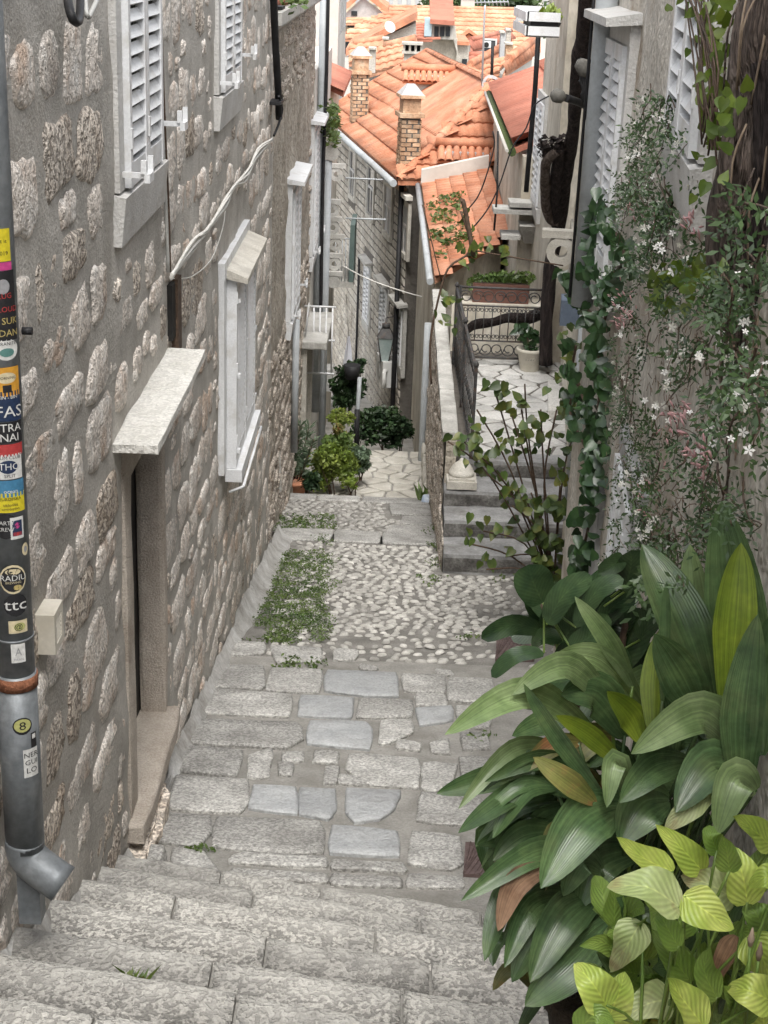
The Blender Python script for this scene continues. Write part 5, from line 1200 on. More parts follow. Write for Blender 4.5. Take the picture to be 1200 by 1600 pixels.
def sticker(px, py, w_, h_, col, label, rnd=False, tx=(), tilt=0.0):
    "w_, h_ in pixels of the photograph"
    # the pipe's middle in the picture at this height
    z = pz(py); cpx = proj(Vector((PX, PY, z)))[0]; f = proj(Vector((PX, PY - PR, z)))[2]; m = f / F
    dx = max(-.98, min(.98, (px - cpx) * m / PR)); ac = A0_ + math.asin(dx)
    h_m = h_ * m / .93
    t = thing('sticker', label, 'sticker', wrap(ac, z, 0), 'stickers on the drainpipe')
    patch(t, 'backing', ac, z, w_ * m, h_m, col, 0.0, rnd, tilt)
    for (s, oy, hh, c, sx) in tx:
        if s.startswith('#'):
            patch(t, 'emblem', ac + (oy[0] * m) / PR, z - oy[1] * m / .93, hh[0] * m, hh[1] * m, c, .0007, s == '#o')
        else: text(t, s, ac, z - oy * m / .93, hh * m / .93, c, .0014, sx, tilt)
STK = [(2, 385, 30, 48, 'yellow', 'yellow square sticker highest on the drainpipe', 0, (('et it', -6, 6, 'black', 1), ('2019', 12, 6, 'black', 1))),
 (8, 418, 22, 12, 'pink', 'pink strip sticker under the topmost yellow one', 0, ()),
 (6, 458, 40, 62, 'black', 'black sticker with arched emblem and red lettering', 0, (('#o', (-2, -8), (22, 24), 'grey', 1), ('LUG', 6, 8, 'red', 1), ('CLOUD', 26, 8, 'red', 1))),
 (8, 512, 44, 42, 'black', 'black sticker lettered in gold below the arched emblem', 0, (('X SUK', -8, 10, 'gold', 1), ('ADAN', 10, 10, 'gold', 1))),
 (10, 548, 42, 32, 'white', 'white round sticker with teal centre', 1, (('GRANITE', -9, 5, 'black', 1), ('#o', (0, 4), (24, 14), 'teal', 1))),
 (10, 598, 46, 44, 'orange', 'orange square sticker with a white cloud emblem', 0, (('#o', (0, -6), (32, 18), 'cream', 1), ('MORNING', -6, 4, 'black', 1), ('#r', (0, 10), (14, 12), 'black', 1))),
 (12, 622, 46, 18, 'navy', 'dark curved sticker edged with white letters below the orange one', 0, (('SIN - BIN', 0, 5, 'white', 1),)),
 (14, 645, 46, 28, 'navy', 'navy sticker with bold white slanted letters', 0, (('FAS', 0, 17, 'white', 1.1),)),
 (14, 677, 48, 32, 'black', 'black sticker with white hand-drawn letters in two lines', 0, (('-TRA', -7, 12, 'white', 1), ('NAI', 8, 12, 'white', 1))),
 (16, 704, 44, 18, 'red', 'dark red strip sticker halfway down the drainpipe', 0, ()),
 (14, 730, 44, 38, 'white', 'white square sticker with a dark circular club emblem', 0, (('#o', (-2, 0), (30, 22), 'navy', 1), ('RUM CLUB', -14, 5, 'black', 1), ('THO', 0, 10, 'white', 1), ('SPLIT', 14, 5, 'black', 1))),
 (16, 764, 48, 26, 'blue', 'blue sticker under the club emblem', 0, (('ocean', 4, 6, 'white', 1),)),
 (16, 786, 50, 30, 'yellow', 'yellow band sticker with small black print', 0, (('EUROPSKA', -6, 4.5, 'black', 1), ('uklonite', 3, 4.5, 'black', 1), ('samoljepljive', 9, 3.5, 'black', 1))),
 (8, 822, 40, 40, 'black', 'round black sticker partly under a small picture', 1, (('PARTY', -5, 6, 'white', 1), ('CREW', 5, 6, 'white', 1))),
 (26, 826, 22, 34, 'white', 'small white-bordered picture sticker', 0, (('#r', (0, 0), (16, 26), 'navy', 1), ('#o', (0, -4), (9, 10), 'pink', 1), ('#r', (0, 9), (14, 6), 'red', 1))),
 (38, 862, 14, 20, 'cream', 'small pale oval sticker at the right of the pipe', 1, (('#o', (0, 0), (7, 10), 'grey', 1),)),
 (20, 905, 42, 46, 'cream', 'round black and cream brewery sticker with capital letters', 1, (('#o', (0, 0), (38, 42), 'black', 1), ('#o', (0, -12), (24, 10), 'cream', 1), ('RADIU', -2, 9, 'white', 1), ('BREWING', 5, 3.5, 'cream', 1), ('#o', (6, 13), (13, 9), 'gold', 1))),
 (24, 945, 38, 36, 'black', 'round black sticker with white letters t t c', 1, (('ttc', 0, 17, 'white', 1.25),)),
 (28, 979, 30, 20, 'cream', 'small cream sticker with a spiral', 0, (('#o', (2, 0), (18, 14), 'olive', 1), ('@', 0, 9, 'black', 1))),
 (28, 1020, 22, 30, 'white', 'white square sticker with a tower outline', 0, (('A', -2, 12, 'grey', .8), ('PIRAN', 10, 3.5, 'grey', 1))),
 (34, 1133, 29, 28, 'black', 'round olive-yellow sticker with black edge', 1, (('#o', (0, -1), (25, 23), 'olive', 1), ('8', 0, 13, 'black', 1.1))),
 (50, 1158, 10, 24, 'black', 'small black and white sticker near the right edge of the pipe', 0, (('#r', (0, -6), (6, 8), 'white', 1),)),
 (47, 1192, 24, 46, 'white', 'white rounded sticker with handwritten letters', 0, (('NER', -13, 8, 'black', 1), ('GUI', -1, 8, 'black', 1), ('LO', 12, 9, 'black', 1)))]
for q in STK: sticker(*q[:6], bool(q[6]), q[7])

def cable(name, label, pts, r_, mt, k=4, n=6): return tube_thing(name, label, 'cable', sm_path(pts, k), r_, mt, None, n)
wl = lambda x, y, o=.02: onX(x, y, LX + o)
# hoses looping at the top of the near wall
cable('black_hose', 'black hose looping at the top of the left wall', [wl(104, -20, .08), wl(108, 12, .14), wl(116, 33, .16), wl(124, 28, .14), wl(126, -20, .08)], .016, m_black)
cable('grey_hose', 'pale hose beside the black one at the top of the left wall', [wl(132, -20, .08), wl(136, 25, .14), wl(146, 12, .12), wl(160, -20, .08)], .010, m_meter)
cable('wall_cable', 'thin grey cable running down the wall past the upper window', [wl(245, -20), wl(250, 120), wl(254, 220), wl(259, 320), wl(263, 425)], .010, m_meter)
cable('wall_cable', 'thin brown cable beside the grey one on the left wall', [wl(251, -20), wl(255, 120), wl(259, 220), wl(264, 330), wl(266, 425)], .006, m_twig)
# white cable bundle, one cable each
bun = [(268, 432), (300, 385), (325, 358), (352, 318), (365, 293), (385, 275), (402, 240), (425, 218)]
for k in range(5):
    pts = []
    for i, (x, y) in enumerate(bun):
        a = i * 2.1 + k * 1.256; tie = .3 if i in (0, 2, 4, 7) else 1
        p = wl(x, y, .05); pts.append(p + Vector((.012 * math.cos(a) * tie + .0, .05 * math.sin(a) * tie * .4, .045 * math.cos(a + .8) * tie)))
    o = cable('white_cable', 'white cable in the loose twisted bundle crossing the left wall', pts, .010, m_cable); o['group'] = 'white cables in the bundle on the left wall'
cable('sagging_wire', 'thin wire sagging below the white cable bundle', [wl(270, 435), wl(300, 432), wl(330, 405), wl(347, 360), wl(352, 330)], .004, m_cable)
b = MB(); p = wl(258, 446, -.01); b.box((LX - .05, p.y, p.z - .32), (LX + .03, p.y + .22, p.z)); tag(b.build('cable_niche', m_dark), 'dark cable niche in the wall below the white bundle', 'niche')
b = MB(); b.box((LX - .03, p.y + .12, p.z - .42), (LX + .045, p.y + .26, p.z + .01)); tag(b.build('niche_board', m_twig), 'weathered board half covering the cable niche', 'board')
# black service cable at the corner of the two left houses
cable('black_riser_cable', 'thick black cable hanging down the joint between the left houses', [wl(427, -20, .06), wl(430, 60, .06), wl(434, 130, .07), wl(436, 185, .07)], .035, m_black, n=8)
cable('black_tail_cable', 'thin black cable tail below the thick one at the house joint', [wl(436, 150, .1), wl(441, 170, .1), wl(436, 192, .08), wl(428, 212, .05)], .012, m_black)
for x, y in ((426, 12), (424, 160)):
    p = wl(x, y, .02); b = MB(); b.box((LX, p.y - .1, p.z - .015), (LX + .12, p.y + .25, p.z + .015)); tag(b.build('cable_clip', m_black), 'black cable clip ' + ('near the top of' if y < 50 else 'low on') + ' the black riser cable', 'clip')
# ---- second left house: pipes, hood, meter box, sill with washing things
w2 = lambda x, y, o=.05: onX(x, y, LX2 + o)
def vpipe(label, px, y0, y1, r_, mt, X, name='drainpipe'):
    a = onX(px, y0, X); z1 = proj; c = onX(px, y1, X); return tube_thing(name, label, 'drainpipe', [(a.x, a.y, a.z), (a.x, a.y, c.z)], r_, mt, None, 12)
vpipe('thin grey drainpipe below the first tall shutter of the brown house', 463, 500, 690, .05, m_pipeg, LX2 + .08)
a_ = onX(500, 300, LX2 + .1); PB = thing('dark_drainpipe', 'tall dark grey drainpipe on the corner of the brown house', 'drainpipe', (a_.x, a_.y, -8)); b = MB(); b.tube([(a_.x, a_.y, 0.5), (a_.x, a_.y, -8)], .075, 14); b.build('pipe', m_pipeg, PB)
b = MB(); b.tube(sm_path([(a_.x + .06, a_.y - .1, .5), (a_.x + .07, a_.y - .1, -2), (a_.x + .05, a_.y - .12, -4), (a_.x + .07, a_.y - .1, -6.5)], 4), .03, 8); b.build('black_cable', m_black, PB)
p = w2(470, 565, 0); q = w2(505, 520, 0)
blk('door_hood', (LX2 - .02, p.y - .2, p.z + .25), (LX2 + .42, p.y + 1.9, p.z + .38), m_cop, H2, .006)
for u, v in ((-.1, .12), (1.5, 1.7)): b = MB(); b.box((LX2 - .02, p.y + u, -8.4), (LX2 + .10, p.y + v, p.z + .25)); b.build('door_jamb', m_lime, H2)
for k in range(5): 
    b = MB(); z = p.z + .40; b.tube([(LX2 + .06, p.y + .05 + k * .05, z), (LX2 + .10, p.y + .05 + k * .05, z + .5)], .012, 5); b.build('rack_bar', m_white, H2)
p = w2(500, 578, 0); b = MB(); b.box((LX2, p.y, p.z - .45), (LX2 + .25, p.y + .5, p.z)); tag(b.build('meter_box', m_meter), 'grey metal meter box under the stone hood on the left', 'box')
vpipe('light grey drainpipe on the pale rendered house', 513, 250, 660, .07, m_pipeg, X3 + .10)
for y0_, y1_ in ((478, 560),):
    p = onX(520, 480, X3 + .45); RK = thing('drying_rack', 'white folding drying rack hung on the pale rendered house', 'rack', (p.x, p.y, p.z - 1))
    for k in range(4): b = MB(); b.tube([(X3 + .15 + k * .1, p.y, p.z), (X3 + .15 + k * .1, p.y, p.z - 1.1)], .016, 6); b.build('bar', m_white, RK)
    for z in (0, -.55, -1.1): b = MB(); b.tube([(X3, p.y, p.z + z), (X3 + .5, p.y, p.z + z)], .018, 6); b.build('rail', m_white, RK)
# weeds along the eave and gutter of the brown house
rr = random.Random(5); b = MB()
for k in range(60):
    y = rr.uniform(15.7, 25); leafcloud(b, Vector((LX2 + rr.uniform(.0, .25), y, EV + .30)), .16, .16, .12, 9, .11, rr)
for k in range(40):
    p = onX(rr.uniform(512, 524), rr.uniform(165, 225), X3 + .2); leafcloud(b, p, .15, .3, .15, 10, .12, rr)
o = b.build('gutter_weeds', m_bushm, kind='stuff'); tag(o, 'green weeds growing along the eaves of the left houses', 'weeds')
# ---- down in the alley: lantern, air conditioner, cloth, line
p = onY(602, 545, 33.5)
LT = thing('street_lantern', 'old four-sided glass street lantern hanging on an iron arm in the alley', 'lantern', p)
b = MB(Matrix.Translation(p)); hw = .17
b.hexa([(-.08, -.08, -.28), (.08, -.08, -.28), (.08, .08, -.28), (-.08, .08, -.28)], [(-hw, -hw, .28), (hw, -hw, .28), (hw, hw, .28), (-hw, hw, .28)]); b.build('glass', mat('lantern_glass', [(0.30,0.38,0.37),(0.40,0.47,0.46)], 3, .15, 0, 20, .1, spec=.6), LT)
b = MB(Matrix.Translation(p)); b.hexa([(-hw-.02, -hw-.02, .28), (hw+.02, -hw-.02, .28), (hw+.02, hw+.02, .28), (-hw-.02, hw+.02, .28)], [(-.09, -.09, .48), (.09, -.09, .48), (.09, .09, .48), (-.09, .09, .48)]); b.tube([(0, 0, .48), (0, 0, .58), (0, 0, .60), (0, 0, .72)], [.09, .1, .03, .02], 10); b.build('cap', m_iron, LT)
for sx in (-1, 1):
    for sy in (-1, 1): b = MB(Matrix.Translation(p)); b.tube([(.085*sx, .085*sy, -.29), ((hw+.005)*sx, (hw+.005)*sy, .29)], .014, 5); b.build('frame_bar', m_iron, LT)
e_ = onY(637, 515, 33.0); b = MB(); b.tube([p + Vector((0, 0, .72)), p + Vector((.1, 0, .74)), e_ + Vector((0, .2, .28))], .012, 6); b.tube([p + Vector((.2, 0, .2)), e_ + Vector((0, .2, 0))], .025, 6); b.build('arm', m_iron, LT)
p = onPlane(597, 578, A0 + AN*.3, AN); AC = thing('alley_air_conditioner', 'white air conditioner unit on the stone wall below the lantern', 'air conditioner', p)
T = basis(p, AD, AN); b = MB(T); b.box((-.45, -.28, -.3), (.45, .06, .3)); b.build('case', m_ac, AC)
b = MB(T); b.tube([(.0, .07, 0), (0, .09, 0)], .2, 16); b.build('fan', m_meter, AC)
b = MB(T); b.tube(sm_path([(-.45, 0, .1), (-.58, .05, .1), (-.62, .05, -.1), (-.55, .05, -.25), (-.45, 0, -.2)], 3), .05, 8); b.build('hose', m_ac, AC)
b = MB(T); b.lathe([(.05, 0), (.08, .12)], (-.1, -.05, .3), 10); tag(b.build('small_pot', m_terra), 'tiny terracotta pot on top of the alley air conditioner', 'pot')
pa = onY(545, 525, 34); b = MB(); n = 8; g = []
for i in range(n + 1):
    t = i / n; z = pa.z - 1.05 * t; w_ = .04 + .22 * t; g.append([b.V((pa.x + w_ * (j / 4 - .5) * 1.2, pa.y + .06 * math.sin(j * 2.1 + t * 2), z + .1 * (abs(j - 2) / 2) * t)) for j in range(5)])
for A, B in zip(g, g[1:]):
    for j in range(4): b.F_([A[j], A[j+1], B[j+1], B[j]], True)
tag(b.build('hanging_cloth', m_cloth), 'white cloth hanging on a line in the alley', 'cloth')
tube_thing('clothes_line', 'thin white clothes line crossing the alley below the block house windows', 'line', sm_path([onY(535, 415, 30), onY(580, 438, 30), onY(645, 460, 30), onY(690, 470, 30)], 4), .012, m_cable)
tube_thing('cloth_line', 'thin cord from which the white cloth hangs', 'line', [onY(541, 460, 34), pa], .01, m_cable)
HRL = thing('alley_handrail', 'black and grey handrail post beside the alley steps', 'handrail', onY(558, 690, 27.5)); b = MB(); b.tube([onY(558, 692, 27.5), onY(559, 640, 27.5), onY(562, 590, 27.5)], .04, 8); b.build('post', m_pipeg, HRL); b = MB(); b.tube([onY(558, 640, 27.45), onY(557, 700, 27.45)], .05, 8); b.build('sleeve', m_black, HRL)
for k, (x0, y0, x1, y1) in enumerate(((440, 408, 478, 412), (412, 432, 500, 436))):
    tube_thing('washing_bar', ('upper' if k == 0 else 'lower') + ' thin grey washing bar sticking out over the alley', 'bar', [onY(540, 278 if k == 0 else 347 - 6, 31), onY(598 if k == 0 else 603, 281 if k == 0 else 345 - 2, 31)], .018, m_pipeg)
SB = thing('green_balcony', 'small balcony with dark green rail panel on the left of the alley', 'balcony', onX(545, 430, -.9)); p = onY(520, 440, 33); q = onY(552, 440, 33)
b = MB(); b.box((p.x, 33, p.z - .12), (q.x, 34.6, p.z)); b.build('slab', m_cop, SB); b = MB(); b.box((q.x - .1, 33, p.z), (q.x, 34.5, p.z + 1.25)); b.build('panel', mat('green_paint', [(0.08,0.12,0.11),(0.11,0.15,0.14)], 3, .6, .05, 30, .1), SB)
for k in range(6): b = MB(); x = p.x + (q.x - p.x) * (k + .5) / 6; b.tube([(x, 33.05, p.z), (x, 33.05, p.z + .95)], .012, 5); b.build('bar', m_pipeg, SB)
b = MB(); b.tube([(p.x, 33.05, p.z + .95), (q.x, 33.05, p.z + .95)], .018, 5); b.build('rail', m_pipeg, SB)
p = onY(669, 505, 25.0); tube_thing('drainpipe', 'grey drainpipe on the wall below the low roof, right of the alley', 'drainpipe', [(p.x, 25.0, p.z), (p.x, 25.0, -9.5)], .06, m_pipeg, None, 12)
# low side wall of stacked stones at the landing, blue cloth on it
LW = thing('low_stone_wall', 'low wall of stacked light stones at the right of the lower landing', 'wall', (.62, 23, LZ))
for k in range(7): blk('stone', (.60, 21.6 + k*.55, LZ - .03), (.80, 22.12 + k*.55, LZ + .24 + .02*(k % 3)), m_lime, LW, .02, 3)
p = onX(672, 668, .62); b = MB(); leafs = None
g = []; 
for i in range(7):
    for_ = i / 6; rad_ = .16 * (1 - .55 * for_) ; g.append([b.V((.64 + rad_ * math.cos(6.283*j/10) * (1 + .3*nz((i, j, 0), .9)), p.y + rad_ * math.sin(6.283*j/10) * (1 + .3*nz((j, i, 3), .9)), LZ + .25 + .42 * for_)) for j in range(10)])
for A, B in zip(g, g[1:]):
    for j in range(10): b.F_([A[j], A[(j+1) % 10], B[(j+1) % 10], B[j]], True)
b.F_(g[-1]); tag(b.build('blue_bag', mat('blue_plastic', [(0.30,0.38,0.52),(0.45,0.52,0.62),(0.66,0.68,0.70)], 6, .4, .3, 20, .1)), 'pale blue plastic bag on the low wall beside the terrace', 'bag')
# ---- right side: drainpipe at the corner, lower pipe with shoe, blue box
pr = Vector((1.335, 10.55, 0))
RP = thing('corner_drainpipe', 'thick grey drainpipe on the corner of the right house beside the shutter', 'drainpipe', (pr.x, pr.y, -2.6))
b = MB(); b.tube([(pr.x, pr.y, 1.3), (pr.x, pr.y, -2.35)], .075, 18); b.build('pipe', m_pipeg, RP)
b = MB(); b.tube([(pr.x - .085, pr.y + .03, 1.3), (pr.x - .085, pr.y + .03, -2.3)], .011, 8); b.build('black_cable', m_black, RP)
pl_ = onY(893, 560, 15.0); ps = onY(885, 800, 15.0)
RP2 = thing('terrace_drainpipe', 'grey drainpipe with outlet shoe at the foot of the terrace steps', 'drainpipe', (pl_.x, 15, ps.z)); b = MB(); b.tube([(ps.x + .04, 15, pl_.z + 1.0), (ps.x + .04, 15, ps.z + .1)], .075, 14); b.build('pipe', m_pipeg, RP2)
b = MB(); b.tube(sm_path([(ps.x + .04, 15, ps.z + .12), (ps.x + .02, 14.98, ps.z + .03), (ps.x - .10, 14.94, ps.z - .02)], 3), .08, 14); b.build('shoe', m_pipeg, RP2)
p = onT(893, 487, .1); b = MB(basis(p, TD, TN)); b.box((-.1, -.1, -.14), (.25, .12, .14)); tag(b.build('blue_box', mat('slate_blue_box', [(0.10,0.13,0.18),(0.13,0.16,0.21)], 5, .6, 0, 30, .1)), 'small slate blue box on the door frame of the terrace house', 'box')
# old grapevine climbing the terrace house
def onTv(pts, off): return [onT(x, y, off) for x, y in pts]
GV = thing('old_grapevine', 'old black shaggy grapevine trunk climbing beside the terrace door', 'vine', onT(856, 520, .2))
def trunk(b, pts, rs, n=12, k=5, amp=.25, fr=3.0, rid=0.0):
    P_ = sm_path(pts, k); m = len(P_); RS = []
    for i in range(m):
        t = i / (m - 1) * (len(rs) - 1); a = int(min(t, len(rs) - 2)); RS.append(rs[a] + (rs[a+1] - rs[a]) * (t - a))
    i0 = len(b.v); b.tube(P_, RS, n)
    for i in range(m):
        for j in range(n):
            v = b.v[i0 + i*n + j]; d = v - P_[i]
            f = 1 + amp * nz(v * 1.0, fr) + amp * .7 * nz((j * 2.3, i * .25, 1)) + rid * math.sin(j * 6.283 / n * 5 + i * .25)
            b.v[i0 + i*n + j] = P_[i] + d * f
def vy(x, y): return onY(x, y, 17.6 + 3.1 * min(1, max(0, y) / 340))
b = MB(); trunk(b, [vy(*q) for q in [(918, -20), (912, 60), (904, 110), (897, 190), (888, 250), (878, 310), (874, 360), (862, 400), (858, 450), (854, 500), (852, 570)]], [.09, .10, .09, .08, .09, .10, .085, .09, .085, .085, .10], 12, 5); b.build('trunk', m_barkd, GV)
b = MB(); trunk(b, [vy(*q) + Vector((0, -.15, 0)) for q in [(872, 345), (860, 340), (852, 320), (850, 280), (853, 250), (868, 235)]], [.06, .07, .075, .07, .07, .06], 10, 5); b.build('loop', m_bark, GV)
b = MB(); trunk(b, [vy(*q) + Vector((0, -.08, 0)) for q in [(869, 350), (867, 300), (870, 260), (875, 228)]], [.08, .09, .08, .07], 10, 5); b.build('second_stem', m_barkd, GV)
b = MB(); trunk(b, [onY(x, y, 21.3) for x, y in ((850, 488), (825, 498), (795, 497), (770, 503), (740, 508), (722, 525))], [.09, .08, .07, .065, .07, .05], 10, 5); b.build('ground_limb', m_barkd, GV)
rr = random.Random(8); b = MB()
for k in range(26): leafcloud(b, vy(rr.uniform(848, 880), rr.uniform(218, 245)), .1, .12, .08, 8, .10, rr)
b.build('bark_shreds', m_barkd, GV, 'stuff')
# insulators, sleeves and bunched cables
for lab, pts, r_, mt in (('black pole rising in front of the red roof on the right', [(841, 58), (836, 140), (828, 230), (822, 300)], .035, m_black),):
    tube_thing('black_pole', lab, 'pole', [onY(x, y, 21.8) for x, y in pts], r_, mt, None, 8)
def sleeve(lab, a, c, e, r0, r1, Y):
    S_ = thing('cable_sleeve', lab, 'cable', onY(*a, Y)); b = MB(); b.tube(sm_path([onY(*a, Y), onY(*a, Y).lerp(onY(*c, Y), .5), onY(*c, Y)], 2), [r0*.25, r0*.8, r0*.85, r0*.75, r0*.3], 10); b.build('sleeve', m_sleeve, S_); b = MB(); b.tube(sm_path([onY(*c, Y), onY(*c, Y).lerp(onY(*e, Y + .5), .5) + Vector((0, 0, .02)), onY(*e, Y + .5)], 3), r1, 8); b.build('cable', m_black, S_)
sleeve('thick cable sleeve pointing left in front of the vine', (860, 147), (884, 153), (932, 178), .07, .032, 13.0)
sleeve('upper cable sleeve beside the vine and drainpipe', (905, 92), (918, 120), (935, 165), .075, .035, 13.0)
rr = random.Random(3)
for k in range(9):
    a = (rr.uniform(905, 930), rr.uniform(90, 130)); c = (rr.uniform(915, 935), rr.uniform(160, 230))
    cable('bunched_cable', 'black cable in the tangled bunch beside the drainpipe', [onY(*a, 13), onY(rr.uniform(905, 925), (a[1]+c[1])/2, 13.0), onY(*c, 13.1)], .014, m_black)['group'] = 'tangled black cables by the drainpipe'
cable('coiled_cable', 'coil of grey cable hanging low beside the drainpipe', [onY(922, 180, 13), onY(914, 205, 13), onY(915, 222, 13), onY(926, 228, 13), onY(934, 220, 13)], .022, m_meter)
cable('slack_wire', 'slack thin black wire left of the vine, over the roofs', [onY(858, 150, 20), onY(835, 165, 20), onY(822, 200, 20), onY(800, 232, 20), onY(780, 290, 20), onY(760, 330, 20), onY(735, 360, 20)], .010, m_black)
cable('roof_wire', 'black wire dropping past the grey dormer', [onY(770, 205, 26), onY(772, 230, 26), onY(758, 280, 26), onY(745, 310, 26), onY(728, 330, 26)], .013, m_black)
tube_thing('wire_pole', 'dark pole at the corner of the wall beside the grey dormer', 'pole', [onY(778, 205, 24.2), onY(777, 300, 24.2), onY(772, 360, 24.2)], .018, m_black)
# white window-box balcony
WB_ = thing('white_planter_shelf', 'white slatted balcony planter at the top right, over the red roof', 'planter', onY(840, 52, 20)); Y = 20
p0, p1 = onY(822, 55, Y), onY(874, 55, Y)
for k, z in enumerate((.0, .17)):
    b = MB(); b.box((p0.x, Y, p0.z + z), (p1.x, Y + .03, p0.z + z + .11)); b.build('front_slat', m_white, WB_)
    b = MB(); b.hexa([(p0.x - .02, Y, p0.z + z), (p0.x + .02, Y, p0.z + z), (p0.x - .03, Y + 1.5, p0.z + z), (p0.x - .07, Y + 1.5, p0.z + z)], [(p0.x - .02, Y, p0.z + z + .11), (p0.x + .02, Y, p0.z + z + .11), (p0.x - .03, Y + 1.5, p0.z + z + .11), (p0.x - .07, Y + 1.5, p0.z + z + .11)]); b.build('side_slat', m_white, WB_)
b = MB(); b.box((p0.x, Y + .03, p0.z - .02), (p1.x, Y + 1.4, p0.z + .02)); b.build('floor', m_meter, WB_)
b = MB(); b.box((p0.x - .04, Y + 1.5, p0.z + .1), (p1.x, Y + 1.53, p0.z + .3)); b.build('back_slat', m_white, WB_)
b = MB(); b.box((p0.x + .05, Y + .05, p0.z + .02), (p1.x - .02, Y + 1.3, p0.z + .24)); b.build('gap_shade', m_black, WB_)  # black box added so the gap between slats looks dark inside
pt = onY(858, 35, 20.4); FP = thing('spiky_potted_plant', 'small spiky plant in a dark bowl on the white planter', 'plant', pt); b = MB(); b.lathe([(.1, -.12), (.16, 0)], pt, 12); b.build('bowl', m_black, FP); b = MB(); leafcloud(b, pt + Vector((0, 0, .08)), .13, .13, .1, 70, .18, random.Random(2), 1.5); b.build('foliage', m_bushl, FP)
# white pot with plant on the terrace, window box behind the panel
pt = onZ(827, 578, TZ); WP = thing('white_pot', 'cream plastic flowerpot with embossed leaves by the iron panel', 'pot', pt)
b = MB(); b.lathe([(.13, 0), (.135, .02), (.185, .27), (.20, .275), (.205, .32), (.185, .325), (.17, .28)], pt, 24); b.build('pot', m_potw, WP); b = MB(); b.lathe([(.17, .27), (.02, .29)], pt, 16); b.build('soil', m_soil, WP)
for k in range(4): b = MB(); a = -2.0 + k*.2; b.tube([pt + Vector((.168*math.cos(a), .168*math.sin(a), .18)), pt + Vector((.174*math.cos(a+.12), .174*math.sin(a+.12), .21))], [.012, .004], 5); b.build('embossed_leaf', m_plst, WP)
PLb = thing('window_box', 'brown trough planter behind the iron panel', 'planter', onY(780, 470, 22)); a, c = onY(738, 470, 22), onY(826, 470, 22); b = MB(); b.box((a.x, 22, a.z - .02), (c.x, 22.3, a.z + .26)); b.build('trough', mat('brown_plastic', [(0.13,0.06,0.045),(0.18,0.09,0.07)], 5, .6, .05, 30, .1), PLb); b = MB(); b.box((a.x + .02, 22.02, a.z + .26), (c.x - .02, 22.28, a.z + .27)); b.build('soil', m_soil, PLb)
b = MB(); b.box((a.x - .3, 21.9, TZ - .1), (c.x + .8, 22.4, a.z - .02)); tag(b.build('low_wall', m_plst2), 'low rendered wall carrying the brown trough behind the iron panel', 'wall')
# white lattice beside the wall behind the rubber plant
FN = thing('white_rack', 'white rod rack standing against the right wall behind the rubber plant', 'rack', onY(950, 1000, 6.3))
for k in range(5): b = MB(); b.tube([onY(940 + k*9, 932 - k, 6.3), onY(948 + k*9, 1010, 6.3)], .012, 6); b.build('rod', m_white, FN)
b = MB(); b.tube([onY(946, 975, 6.31), onY(986, 972, 6.31)], .01, 6); b.build('crossbar', m_white, FN)
p = onX(420, 770, -1.52); b = MB(); b.hexa([(-1.5, p.y, p.z - .1), (-1.45, p.y, p.z - .1), (-1.38, p.y + .4, p.z - .1), (-1.5, p.y + .4, p.z - .1)], [(-1.5, p.y, p.z + .55), (-1.47, p.y, p.z + .5), (-1.41, p.y + .4, p.z + .55), (-1.5, p.y + .4, p.z + .55)]); tag(b.build('leaning_slab', m_slab), 'thin white slab leaning at the foot of the left wall', 'slab')
# ================================================================== PLANTS
def blade(pts, width, side_hint, prof='lance', fold=.18, nseg=12, nx=4, roll=0.0, wave=0.0, b=None, taper=.12, twist=0.0):
    "a leaf grown along a path: width profile, fold along the midrib, UV across and along"
    own = b is None; b = b or MB(); P_ = []
    pts = [Vector(p) for p in pts]; path = sm_path(pts, max(3, nseg // (len(pts) - 1))); m = len(path); rows = []
    for i, p in enumerate(path):
        t = i / (m - 1); d = (path[min(i+1, m-1)] - path[max(i-1, 0)]).normalized()
        s = d.cross(Vector(side_hint)); 
        if s.length < .05: s = d.cross(Vector((.3, .2, 1)))
        s.normalize(); n_ = s.cross(d); a = roll + twist * t; s2 = s * math.cos(a) + n_ * math.sin(a); n2 = n_ * math.cos(a) - s * math.sin(a)
        if prof == 'lance': wv = (.18 + .82 * (t / .42) ** .75 if t < .42 else 1 - ((t - .42) / .58) ** 2.1)
        elif prof == 'heart': wv = (min(1, t / .26 + .08) ** .55) * (1 - max(0, (t - .26) / .74) ** 1.5)
        elif prof == 'oval': wv = math.sqrt(max(0.0, 1 - (2 * t - 1) ** 2)) * .98 + .02
        else: wv = math.sin(math.pi * (t * .96 + .03)) ** .6
        hw = width / 2 * max(wv, .015); row = []
        for j in range(nx + 1):
            u = j / nx * 2 - 1; off = fold * width * (abs(u) ** 1.5) * wv + wave * width * abs(u) * math.sin(t * 14 + (u > 0) * 1.7)
            row.append(b.V(p + s2 * (u * hw) + n2 * off))
        rows.append((row, t))
    for (A, ta), (B, tb) in zip(rows, rows[1:]):
        for j in range(nx):
            b.F_([A[j], A[j+1], B[j+1], B[j]], True, [(j / nx, ta), ((j+1) / nx, ta), ((j+1) / nx, tb), (j / nx, tb)])
    return b
rr = random.Random(12)
